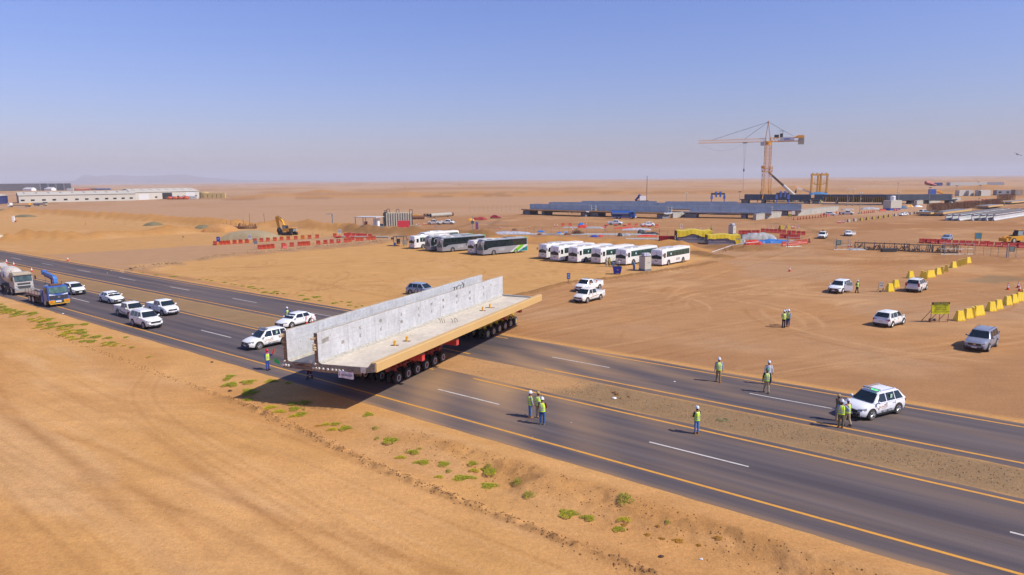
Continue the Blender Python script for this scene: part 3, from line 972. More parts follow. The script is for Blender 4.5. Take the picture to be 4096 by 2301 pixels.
def spmt(name,label,paint,cx_w,x0,nax,powerpack,dirn,protr,xs_beams):
 """self propelled transporter: x0 = first axle along the girder"""
 t=thing(name,label,'heavy transporter',(GO[0],GO[1],0),GTH)
 L=(nax-1)*1.4
 wl,wr=cx_w
 Zd=1.55
 mb=MB()
 mb.box((x0+L/2,-(wl+wr)/2,Zd-.16),(L+1.7,(wr-wl)-.7,.26))
 for w in np.linspace(wl+.5,wr-.5,6):
  mb.box((x0+L/2,-w,Zd-.34),(L+1.5,.16,.3))
 for k in range(nax*2-1):
  mb.box((x0+k*.7,-(wl+wr)/2,Zd-.22),(.1,(wr-wl)-.1,.2))
 mb.build('deck_frame',paint,t)
 ws=np.linspace(wl+.28,wr-.28,4)
 rg=random.Random(nax)
 for k in range(nax):
  x=x0+k*1.4
  for i,w in enumerate(ws):
   s_=MB()
   s_.cyl((x,-w,Zd-.2),(x,-w,Zd-.42),.2,n=10)
   s_.bar((x,-w,Zd-.45),(x+.42,-w,.82),.2)
   s_.bar((x+.42,-w,.84),(x+.06,-w,.46),.17)
   s_.cyl((x,-w-.34,.46),(x,-w+.34,.46),.09,n=8)
   sus=s_.build('suspension',paint,t)
   for sd in(-1,1):
    if 0<i<3 and sd==1 and k%2:pass
    wheel(t,(x+.02,-w+sd*.30,.46),.46,.30,sd,paint)
 Zb=2.13
 for xb in xs_beams:
  mb=MB()
  for sd in(-1,1):
   mb.box((xb,-(wl+protr)/2,Zb+.02+(.46 if sd>0 else 0)),(.42,protr-wl,.045))
  mb.box((xb-.19,-(wl+protr)/2,Zb+.25),(.03,protr-wl,.42));mb.box((xb+.19,-(wl+protr)/2,Zb+.25),(.03,protr-wl,.42))
  mb.box((xb,-protr+.015,Zb+.25),(.37,.03,.42));mb.box((xb,-wl-.015,Zb+.25),(.37,.03,.42))
  b=mb.build('cross_beam',mat('beam_red',(.55,.03,.035),rough=.5,var=.12,dust=.3),t)
  MB().box((xb,-(wl+protr)/2,Zb+.525),(.36,protr-wl-.06,.05)).build('timber_packing',WOOD,b)
  for w in np.linspace(wl+.4,min(protr,wr)-.5,4):
   if w<4.6:
    MB().box((xb,-w,(Zd+Zb)/2-.02),(.5,.5,Zb-Zd+.04)).build('packing_block',WOOD,b)
 return t
def wheel(parent,c,r,wd_,sd,hubmat):
 key='spmt_wheel_%d_%s'%(sd,hubmat.name)
 if key not in _M:
  mb=MB()
  prof=[(r*.55,-.5),(r*.86,-.5),(r*.98,-.36),(r,-.2),(r,.2),(r*.98,.36),(r*.86,.5),(r*.55,.5)]
  mb.lathe([(a,b*wd_)for a,b in prof],20,axis='y')
  for k in range(20):
   a=2*math.pi*k/20
   mb.cyl((r*1.0*math.cos(a),-wd_*.42,r*math.sin(a)),(r*1.0*math.cos(a+.12),wd_*.42,r*math.sin(a+.12)),.034,n=4)
  tyre=mb.build('tyre',TYRE,None,smooth=40)
  mb=MB().lathe([(.02,sd*.12),(r*.34,sd*.12),(r*.42,sd*.17),(r*.60,sd*.165),(r*.62,sd*.15),(r*.6,-sd*.05),(.02,-sd*.05)][::1],16,axis='y')
  rim=mb.build('rim',mat('grey_rim',(.42,.42,.42),rough=.5,dust=.3),None,smooth=35)
  mb=MB().cyl((0,sd*.10,0),(0,sd*.20,0),.13,.10,n=10)
  hub=mb.build('hub',hubmat,None,smooth=35)
  _M[key]=(tyre.data,rim.data,hub.data)
  for o in(tyre,rim,hub):bpy.data.objects.remove(o)
 ty,ri,hu=_M[key]
 o=bpy.data.objects.new('wheel',ty);COL.objects.link(o);o.parent=parent;o.location=c
 for nm,d in(('rim',ri),('hub',hu)):
  q=bpy.data.objects.new(nm,d);COL.objects.link(q);q.parent=o;q.rotation_euler=(0,0,0)
 return o
def gl(px,py,z=0):
 q=P(px,py,z);d=np.array([q[0]-GO[0],q[1]-GO[1]])
 return float(d@GD),float(d@GN)
fx,fw=gl(1568,1531)
rx,rw=gl(1925,1352)
REDM=mat('transporter_red',(.30,.012,.012),rough=.5,var=.25,dust=.3)
wrF=fw+.5
wrR=rw+.6
bx=[gl(*q,2.38)for q in((1678,1429),(1790,1365),(2005,1266),(2078,1240))]
spmt('red_transporter','red many-wheeled transporter under the near end of the girder',REDM,(wrF-5.4,wrF),fx,6,False,-1,bx[0][1]+.35,[bx[0][0],bx[1][0]])
spmt('yellow_transporter','yellow many-wheeled transporter under the far end of the girder',mat('transporter_yellow',(.62,.42,.02),rough=.5,var=.2,dust=.3),(wrR-5.4,wrR),rx,6,False,1,bx[2][1]+.5,[bx[2][0],bx[3][0]])
print('girder',fx,fw,rx,rw,bx)
#  cars
def car_proto(kind,paint,opts=()):
 """x forward, y left, origin on the ground between the axles"""
 S=dict(sedan=dict(L=4.6,W=1.80,wb=2.68,H=1.45,belt=.92,hood=.86,deck=1.00,wr=.32,gc=.20,cab=(-1.72,-1.05,.28,1.12),rear=-2.16,front=2.34,top=.64),suv=dict(L=4.55,W=1.86,wb=2.70,H=1.70,belt=1.05,hood=1.02,deck=1.06,wr=.37,gc=.26,cab=(-2.12,-1.55,.34,1.16),rear=-2.22,front=2.32,top=.63),bigsuv=dict(L=4.8,W=1.88,wb=2.75,H=1.82,belt=1.14,hood=1.10,deck=1.14,wr=.39,gc=.28,cab=(-2.28,-1.86,.38,1.12),rear=-2.34,front=2.42,top=.67),hatch=dict(L=4.4,W=1.82,wb=2.64,H=1.64,belt=1.02,hood=.98,deck=1.03,wr=.35,gc=.24,cab=(-2.0,-1.42,.34,1.20),rear=-2.08,front=2.22,top=.66),pickup=dict(L=5.3,W=1.84,wb=3.1,H=1.78,belt=1.12,hood=1.08,deck=1.12,wr=.38,gc=.30,cab=(-.72,-.58,.85,1.48),rear=-2.72,front=2.48,top=.72),single=dict(L=5.3,W=1.86,wb=3.2,H=1.78,belt=1.14,hood=1.12,deck=1.14,wr=.38,gc=.30,cab=(.02,.14,.95,1.52),rear=-2.70,front=2.52,top=.72),)[kind]
 W,H,belt,gc,wr,wb=S['W']/2,S['H'],S['belt'],S['gc'],S['wr'],S['wb']
 c0,c1,c2,c3=S['cab']
 rear,front=S['rear'],S['front']
 pk=kind in('pickup','single')
 t=thing(kind+'_car' if not pk else 'pickup_truck','','pickup' if pk else 'car')
 st=[]
 if pk:
  prof=[(rear,belt-.02,.96),(rear+.06,belt+.0,1),(c0-.02,belt+.0,1),(c0,belt,1),(c3,belt,1),(c3+.25,S['hood']+.02,.99),(front-.45,S['hood']-.05,.97),(front-.16,S['hood']-.14,.92),(front,S['hood']-.30,.84)]
 else:
  prof=[(rear,S['deck']-.22,.86),(rear+.10,S['deck']-.06,.93),(rear+.35,S['deck']+(.0 if kind!='sedan' else .02),.98),(c0+.1,S['deck']if kind!='sedan' else belt+.06,1),(0,belt,1),(c3-.05,belt,1),(c3+.35,S['hood']+.0,.985),(front-.45,S['hood']-.09,.95),(front-.18,S['hood']-.20,.89),(front,S['hood']-.38,.78)]
 secs=[]
 for x,zt,k in prof:
  w=W*k
  zb=gc+(.06 if x>front-.2 or x<rear+.1 else 0)
  crown=.035 if(x>c3 or x<c0)else .0
  half=[(w*.90,zb),(w*.985,zb+.14),(w,zb+.34),(w*.985,zt-.22),(w*.945,zt-.07),(w*.84,zt-.005),(w*.45,zt+crown)]
  ring=[(x,-a,b)for a,b in half]+[(x,a,b)for a,b in half[::-1]]
  secs.append(ring)
 mb=MB();mb.loft(secs)
 if pk:
  pass
 wb_,wt_=W*.955,S['top']
 zr=H
 def face(x,z):
  k=(z-belt)/(zr-belt)
  return wb_+(wt_-wb_)*k
 cs=[]
 stn=[(belt-.02,c0,c3),(belt+.30,c0+(c1-c0)*.55,c3+(c2-c3)*.46),(zr-.07,c1-.02,c2+.05),(zr-.02,c1+.12,c2-.14),(zr+.012,c1+.45,c2-.5)]
 for z,xa,xb in stn:
  w=face(0,min(z,zr-.05))-(0 if z<zr-.05 else(.08 if z<zr else .26))
  cs.append([(xa,-w,z),(xa+.1,-w-.0,z),((xa+xb)/2,-w-.012,z),(xb-.14,-w,z),(xb,-w+.10,z),(xb+.03,0,z),(xb,w-.10,z),(xb-.14,w,z),((xa+xb)/2,w+.012,z),(xa+.1,w,z),(xa,w,z),(xa-.02,0,z)])
 mb.loft(cs)
 body=mb.build('body',paint,t,smooth=38)
 if 'rails' in opts or kind in('bigsuv',):
  mb=MB()
  for s in(-1,1):mb.tube([(c1+.15,s*(wt_-.05),zr+.01),(c1+.25,s*(wt_-.05),zr+.06),(c2-.35,s*(wt_-.05),zr+.06),(c2-.2,s*(wt_-.05),zr+.01)],.02,5)
  mb.build('roof_rail',CHROME if 'rails' in opts else DKGREY,body)
 e=.012
 zb_,zt_=belt+.05,zr-.10
 def X_front(z):return c3+(c2-c3)*(z-belt)/(zr-belt)
 def X_rear(z):return c0+(c1-c0)*(z-belt)/(zr-belt)
 g=MB()
 w0,w1=face(0,zb_)-.09,face(0,zt_)-.07
 xa,xb=X_front(zb_)+.03,X_front(zt_)+.04
 cols=[(-1,0),(-.45,.035),(.45,.035),(1,0)]
 for(a,da),(b_,db)in zip(cols[:-1],cols[1:]):
  g.slab((xa+da-.0,a*w0,zb_),(xa+db,b_*w0,zb_),(xb+db,b_*w1,zt_),(xb+da,a*w1,zt_),.014)
 g.build('windshield',GLASS,t)
 if not pk or True:
  g=MB()
  zl=zb_+(.05 if kind not in('sedan',)else .03)
  xa,xb=X_rear(zl)-.035,X_rear(zt_)-.04
  w0r,w1r=face(0,zl)-.12,face(0,zt_)-.1
  g.slab((xa,w0r,zl),(xa,-w0r,zl),(xb,-w1r,zt_),(xb,w1r,zt_),.014)
  g.build('rear_window',GLASS,t)
 if kind in('sedan',):parts=[(c0+.42,-.42),(-.34,c3-.30)]
 elif kind in('pickup',):parts=[(c0+.12,.30),(.38,c3-.26)]
 elif kind=='single':parts=[(c0+.12,c3-.26)]
 else:parts=[(c0+.30,-1.05),(-.98,-.16),(-.08,c3-.30)]
 for s in(-1,1):
  for i,(xa,xb)in enumerate(parts):
   zA,zB=belt+.035,zr-.11
   wa,wb2=face(0,zA)+.004,face(0,zB)+.004
   xat=max(xa,X_rear(zB)+.12);xbt=min(xb,X_front(zB)-.10)
   if i==0:xat=max(xat,xa+(.14 if kind!='pickup' else .02))
   q=[(xa,s*wa,zA),(xb,s*wa,zA),(xbt,s*wb2,zB),(xat,s*wb2,zB)]
   if xbt-xat<.06:continue
   if s>0:q=q[::-1]
   MB().slab(*q,.010).build('side_window',GLASS,t)
 nd_={'sedan':[(-1.05,-.38),(-.36,.88)],'pickup':[(-.60,.32),(.34,1.28)],'single':[(.12,1.35)]}.get(kind,[(-1.0,-.12),(-.10,.95)])
 for s in(-1,1):
  for xa,xb in nd_:
   m_=MB()
   y=s*(W*.985+.006)
   for xx in(xa,xb):m_.box((xx,y-s*.004,(gc+.2+belt)/2-.02),(.012,.012,belt-gc-.28))
   m_.box(((xa+xb)/2,y-s*.004,gc+.2),(xb-xa,.012,.012))
   d=m_.build('door',mat('seam_shadow',(.05,.05,.055),rough=.8),t)
   MB().box((xa+.16,y+s*.012,belt-.14),(.15,.03,.035)).build('handle',CHROME if kind!='sedan' else paint,d)
  m_=MB();m_.ell((c3-.28,s*(W+.10),belt+.10),(.09,.12,.085),8,5);m_.box((c3-.26,s*(W+.0),belt+.03),(.06,.14,.05))
  m_.build('mirror',paint,t,smooth=50)
 for x in(wb/2,-wb/2):
  for s in(-1,1):
   mm=MB();n=14
   R_=wr+.075
   out=[(x+R_*math.cos(a),wr+R_*math.sin(a))for a in np.linspace(-.35,math.pi+.35,n)]
   yy=s*(W*1.0)
   lo,hi=(yy-.10,yy+.006)if s>0 else(yy-.006,yy+.10)
   mm.prism(out,lo,hi,'y')
   mm.build('wheel_arch',BLACK if kind!='sedan' else mat('arch_shadow',(.02,.02,.02),rough=.9),t)
   w_=bpy.data.objects.new('wheel',tyre_mesh(wr));COL.objects.link(w_);w_.parent=t
   w_.location=(x,s*(W-.085),wr)
   if s<0:w_.rotation_euler=(0,0,math.pi)
   r_=bpy.data.objects.new('rim',rim_mesh(wr,'steel' if kind in('pickup','single')else 'alloy'));COL.objects.link(r_);r_.parent=w_
 m_=MB()
 for s in(-1,1):m_.box((0,s*(W*.965),gc+.06),(wb-2*wr-.2,.10,.11))
 m_.build('sill',BLACK if kind in('suv','bigsuv','pickup','single')else DKGREY,t)
 hoodz=S['hood']
 fw_=W*.86
 m_=MB();m_.box((front-.02,0,gc+.10),(.10,fw_*1.55,.16));m_.box((front-.10,0,gc+.06),(.2,fw_*1.9,.10))
 m_.build('front_bumper',BLACK if kind!='sedan' else DKGREY,t)
 MB().box((front-.005,0,hoodz-.36),(.06,.92 if kind in('sedan','hatch')else 1.02,.20 if kind in('bigsuv','suv','pickup','single')else .10)).build('grille',BLACK,t)
 m_=MB();m_.box((front+.03,0,hoodz-.27),(.02,1.0,.02));m_.box((front+.03,0,hoodz-.36),(.02,.22,.07));m_.build('grille_trim',CHROME,t)
 for s in(-1,1):
  mm=MB()
  xf=front
  mm.loft([[(xf-.02,s*.50,hoodz-.36),(xf-.02,s*.50,hoodz-.25),(xf-.10,s*.52,hoodz-.20)],[(xf-.10,s*(W*.80),hoodz-.36),(xf-.12,s*(W*.82),hoodz-.20),(xf-.20,s*(W*.80),hoodz-.17)],[(xf-.42,s*(W*.958),hoodz-.30),(xf-.44,s*(W*.955),hoodz-.17),(xf-.46,s*(W*.93),hoodz-.13)]])
  mm.build('headlight',LAMPG,t)
  MB().box((front-.03,s*W*.66,gc+.20),(.08,.22,.09)).build('fog_lamp',BLACK,t)
  mm=MB()
  zt0=belt if kind!='sedan' else .95
  if pk:mm.box((rear+.01,s*(W*.92),belt-.24),(.08,.12,.38))
  elif kind=='sedan':mm.box((rear+.06,s*(W*.70),zt0-.16),(.12,.34,.14));mm.box((rear+.16,s*(W*.87),zt0-.15),(.22,.10,.14))
  elif kind=='bigsuv':mm.box((rear+.08,s*(W*.84),belt-.02),(.16,.20,.44))
  else:mm.box((rear+.07,s*(W*.70),belt-.20),(.12,.36,.12));mm.box((rear+.17,s*(W*.90),belt-.17),(.26,.08,.14))
  mm.build('taillight',REDL,t)
 m_=MB();m_.box((rear+.02,0,gc+.12),(.12,W*1.72,.20));m_.build('rear_bumper',(CHROME if 'chromebar' in opts else BLACK)if kind!='sedan' else paint,t)
 MB().box((front+.045,0,gc+.20),(.02,.42,.14)).build('number_plate',PLATE,t)
 MB().box((rear-.05 if not pk else rear-.03,0,gc+.48),(.02,.42,.14)).build('number_plate',PLATE,t)
 if pk:
  x0,x1=rear+.08,c0-.08
  m_=MB();m_.box(((x0+x1)/2,0,belt+.012),(x1-x0,W*1.62,.03))
  m_.build('cargo_bed',DKGREY if 'greybed' not in opts else mat('bed_grey',(.25,.26,.27),rough=.6),t)
  m_=MB()
  for s in(-1,1):m_.box(((x0+x1)/2,s*W*.90,belt+.06),(x1-x0+.1,.10,.12))
  m_.box((x0-.04,0,belt+.06),(.08,W*1.86,.12))
  m_.build('bed_side',paint,t)
  if 'hoops' in opts:
   m_=MB()
   for s in(-1,1):m_.tube([(x1-.1,s*W*.8,belt),(x1-.1,s*W*.7,H+.02)],.025)
   m_.tube([(x1-.1,-W*.7,H+.02),(x1-.1,W*.7,H+.02)],.025)
   m_.build('roll_bar',DKGREY,t)
 m_=MB();m_.cyl((c1+.3,0,zr),(c1+.05,0,zr+.14),.012,n=4);m_.build('antenna',BLACK,t)
 return t
_tm={}
def tyre_mesh(wr,wd_=.22):
 k=('t',wr,wd_)
 if k not in _tm:
  mb=MB();w=wd_/2
  mb.lathe([(wr*.6,-w),(wr*.92,-w),(wr,-w*.7),(wr,w*.7),(wr*.92,w),(wr*.66,w),(wr*.62,w*.75),(.02,w*.6)],20,axis='y')
  o=mb.build('tyre',TYRE,None,smooth=40);_tm[k]=o.data;bpy.data.objects.remove(o)
 return _tm[k]
def rim_mesh(wr,style,wd_=.22):
 k=('r',wr,style)
 if k not in _tm:
  mb=MB();y=wd_/2
  r_=wr*.64
  mb.lathe([(r_,y*.6),(r_,y*1.02),(r_*.90,y*1.04),(r_*.86,y*.75),(r_*.84,y*.6)],20,axis='y')
  if style=='alloy':
   for i in range(10):
    a=2*math.pi*i/10+(.10 if i%2 else-.10)
    mb.bar((0,y*.92,0),(r_*.88*math.cos(a),y*1.0,r_*.88*math.sin(a)),.030)
   mb.cyl((0,y*.7,0),(0,y*1.05,0),.05,n=8)
  else:
   mb.lathe([(.02,y*.98),(r_*.38,y*.98),(r_*.5,y*.78),(r_*.84,y*.80),(r_*.84,y*.6),(.02,y*.6)],16,axis='y')
  o=mb.build('rim',RIM,None,smooth=30);_tm[k]=o.data;bpy.data.objects.remove(o)
 return _tm[k]
CARW=dict(sedan=1.80,suv=1.86,bigsuv=1.88,hatch=1.82,pickup=1.84,single=1.86)
CARB=dict(sedan=2.68,suv=2.70,bigsuv=2.75,hatch=2.64,pickup=3.1,single=3.2)
_proto={}
def car(kind,paint,fpx,rpx,side,label,group=None,opts=(),name=None,z=0.0,head=None,anchor=None):
 """fpx / rpx: photo pixels where the front and rear wheels on the visible side meet the ground"""
 key=(kind,paint.name,tuple(opts))
 A=P(*fpx)[:2];B=P(*rpx)[:2]
 d=A-B
 h=math.atan2(d[1],d[0])if head is None else R(head)
 f=np.array([math.cos(h),math.sin(h)]);l=np.array([-f[1],f[0]])
 mid=(A+B)/2
 if anchor=='front':mid=A-f*CARB[kind]/2
 if anchor=='rear':mid=B+f*CARB[kind]/2
 mid=mid+l*(CARW[kind]/2-.05)*(-1 if side=='L' else 1)
 loc=(mid[0],mid[1],z)
 if key in _proto:
  o=dup(_proto[key],loc,h,label,group)
 else:
  o=car_proto(kind,paint,opts)
  _proto[key]=o
  snap(o)
  o.location=loc;o.rotation_euler=(0,0,h)
  o['label']=label
  if group:o['group']=group
 if name:o.name=name
 if 'group' in o and not group:del o['group']
 return o
def queue(name):
 return name
WB=PAINT('cool_white_paint',(.78,.79,.82))
SILV2=mat('pale_blue_paint',C(186,200,222),rough=.3,metal=.3,var=.04,coat=.4)
QG='vehicles queueing on the near road'
hatch1=car('hatch',WHITE,(287,1181),(258,1171),'R','white compact car right behind the blue crane truck',QG,head=-38.5,anchor='front')
sed4=car('sedan',WHITE,(439,1215),(404,1208),'R','white saloon car alone in the queue by the median line',QG,head=-38)
pk5=car('pickup',DWHITE,(518,1275),(471,1264),'R','white double cab pickup with brown side stripes in the queue',QG,head=-38.5,anchor='front')
su6=car('bigsuv',WHITE,(574,1316),(535,1303),'R','white large off-roader at the head of the queue beside the striped pickup',QG,('rails',),head=-39)
pk7=car('pickup',WB,(650,1264),(600,1252),'R','bright white double cab pickup at the front of the queue, median side',QG,head=-38.5,anchor='front')
sec8=car('suv',WHITE,(1039.5,1398),(1137,1377),'L','white security off-roader standing askew at the near end of the girder')
maz9=car('sedan',WB,(1162,1313),(1248,1293),'L','white saloon turned across the median beside the girder')
silv10=car('suv',SILV2,(1708,1190),(1642,1180),'R','silver off-roader half hidden behind the girder webs',head=-30,anchor='rear')
pk11=car('pickup',DWHITE,(2349.5,1213),(2402,1199.5),'L','white double cab pickup with dark bed on the dirt track, nearer of the two')
pk12=car('single',WHITE,(2345,1171),(2398,1158),'L','white single cab pickup with grey open bed behind the double cab pickup',None,('greybed',),anchor='rear')
rav13=car('suv',WB,(3369,1175),(3400,1165),'L','white off-roader with its door open next to the man in black trousers')
prado=car('bigsuv',DWHITE,(3704,1160.6),(3684,1170),'R','white off-roader seen from behind next to the yellow barriers')
tuc15=car('hatch',WHITE,(3611,1298),(3569,1311),'R','white crossover seen from behind left of the SLOW DOWN sign')
sf16=car('bigsuv',SILVER,(3953,1407.5),(3984,1387),'L','silver off-roader facing the camera on the gravel at far right')
xtr=car('suv',WB,(3486,1681),(3588.5,1655),'L','white security off-roader with green roof light, beside three standing men',None,('rails',))
pk18=car('pickup',WHITE,(3299,957),(3310.6,950.4),'L','white pickup facing the camera left of the wire gate',head=-122)
sed19=car('sedan',WHITE,(3408,945),(3412,935),'L','white saloon with its front door open left of the wire gate',head=-112,anchor='front')
sed20=car('sedan',WHITE,(3615.7,865),(3628,863),'L','white saloon beside the row of concrete blocks',head=-150)
suv21=car('bigsuv',WHITE,(3690,858),(3702.6,856),'L','white off-roader near the far end of the concrete block row',head=-150)
pk22=car('pickup',WHITE,(3806,822),(3816,820),'L','white pickup between the far rows of red barriers',head=-140)
sil23=car('sedan',SILV2,(3795,966),(3812,958),'L','pale blue saloon behind the dark red barriers',head=-135)
suv24=car('hatch',WHITE,(3336,864),(3306,862),'R','white crossover parked below the grey pier wall',head=-20)
pk25=car('pickup',DWHITE,(3405,860.3),(3373,859.4),'R','white pickup parked right of the crossover under the pier wall',head=-25)
pk26=car('pickup',WB,(2481,901),(2440,901),'R','white pickup with grey side stripes crossing the yard below the tanker',head=-12)
sed27=car('sedan',WB,(2578.5,905),(2609,907),'L','white saloon crossing the yard between scattered red barriers',head=-176)
pk28=car('pickup',DWHITE,(1720,899),(1751,899),'L','white pickup tail end towards the red box, left of the parked pair',head=172)
pk29=car('pickup',WHITE,(1800,898),(1778,898),'R','white pickup facing right beside the steel pipes, right of the parked pair',head=-14)
pk30=car('pickup',WHITE,(2310,853),(2290,853),'R','white pickup in the shade under the long yard girder',head=-10)
redcar=car('sedan',mat('car_red',(.45,.01,.01),rough=.3,coat=.5),(1992,875),(1972,875),'R','small red car alone on the yard',head=0)
def car_stripe(o,cols,pts_list):
 W=.925
 for cname,pts in zip(cols,pts_list):
  for s in(-1,1):
   mb=MB()
   for(a,b_),(c_,d)in zip(pts[:-1],pts[1:]):
    q=[(a,s*(W+.004),b_-.03),(c_,s*(W+.004),d-.03),(c_,s*(W+.004),d+.03),(a,s*(W+.004),b_+.03)]
    if s>0:q=q[::-1]
    mb.slab(*q,.003)
   mb.build('side_stripe',cname,o)
BROWNS=mat('brown_stripe',(.16,.05,.04),rough=.5)
GREYS=mat('grey_stripe',(.2,.22,.26),rough=.5)
car_stripe(pk5,[BROWNS,GREYS],[[(-1.9,.93),(-1.1,.86),(.2,.62),(.9,.58)],[(-1.2,.78),(-.2,.6),(.6,.52)]])
car_stripe(pk11,[BROWNS,GREYS],[[(-1.0,.80),(0,.76),(.9,.62)],[(-2.5,.84),(-2.1,.86),(-1.9,.84)]])
car_stripe(pk26,[GREYS],[[(-1.9,.9),(-.6,.8),(.6,.62),(1.0,.6)]])
def security(o,wside,lightbar=None,belt=1.08):
 W=.925+.006
 ORA=mat('orange_lettering',(.52,.25,.13),rough=.5)
 INK=mat('black_lettering',(.03,.03,.035),rough=.5)
 rot=(math.pi/2,0,math.pi)
 a=text_mesh('SECURITY',.26,'security_lettering',INK,o,(-.12,W,.44),rot,.001,font_scale_x=.98)
 text_mesh('The Red Sea',.17,'door_lettering',ORA,o,(.28,W+.001,.80),rot,.001)
 mb=MB()
 for k in range(3):mb.box((.18,W,.70-k*.035),(.62-.1*k,.003,.010))
 for k in range(3):
  x0_=.72
  mb.tube([(x0_+.15-k*.04,W,.80-k*.05),(x0_,W,.68-k*.05),(x0_-.15+k*.04,W,.80-k*.05)],.010,4)
 mb.build('door_emblem',ORA,o)
 MB().box((-.60,.845,1.36),(.20,.012,.26)).build('window_sticker',mat('sticker_pale_green',(.4,.62,.45)),o)
 bar=MB();bar.box((.28,0,1.80),(.24,1.16,.07));bar.box((.28,-.5,1.75),(.06,.06,.1));bar.box((.28,.5,1.75),(.06,.06,.1))
 b=bar.build('light_bar',STEEL,o)
 if lightbar:
  MB().box((.405,.32,1.80),(.02,.50,.055)).build('green_lamp',mat('green_lamp',(.02,.7,.1),emit=(.02,1,.15,1.6)),b)
 return o
security(sec8,'L');security(xtr,'L',True)
def open_door(o,hinge_x,side,length,W,belt,zr,paint):
 """a front door swung out"""
 ang=R(58)*(1 if side>0 else-1)
 mb=MB();mb.box((-length/2,0,(belt+.38)/2),(length,.07,belt-.38))
 d=mb.build('open_door',paint,o,loc=(hinge_x,side*W,0),rz=-ang)
 fr=MB();fr.tube([(-.05,0,belt),(-.35,0,zr-.12),(-length+.08,0,zr-.10),(-length+.03,0,belt)],.025,5)
 fr.build('window_frame',paint,d)
 MB().slab((-.1,.012,belt),(-.36,.012,zr-.13),(-length+.08,.012,zr-.11),(-length+.05,.012,belt),.01).build('door_glass',mat('pale_glass',(.25,.33,.32),rough=.1),d)
open_door(rav13,.95,1,1.05,.93,1.08,1.68,WB)
open_door(sed19,.95,1,1.05,.90,.92,1.42,WHITE)
for x_,z_ in((.9,1.33),(-.65,1.42)):
 mb=MB().cyl((x_,1.0,z_-.12),(x_,1.0,z_+.12),.10,n=8)
 mb.build('orange_beacon',ORANGEL,pk12)
 MB().cyl((x_,.95,1.0),(x_,1.0,z_-.1),.015,n=4).build('beacon_stalk',DKSTEEL,pk12)
MB().box((.5,0,1.83),(.08,1.1,.05)).build('roof_bar',STEEL,pk12)
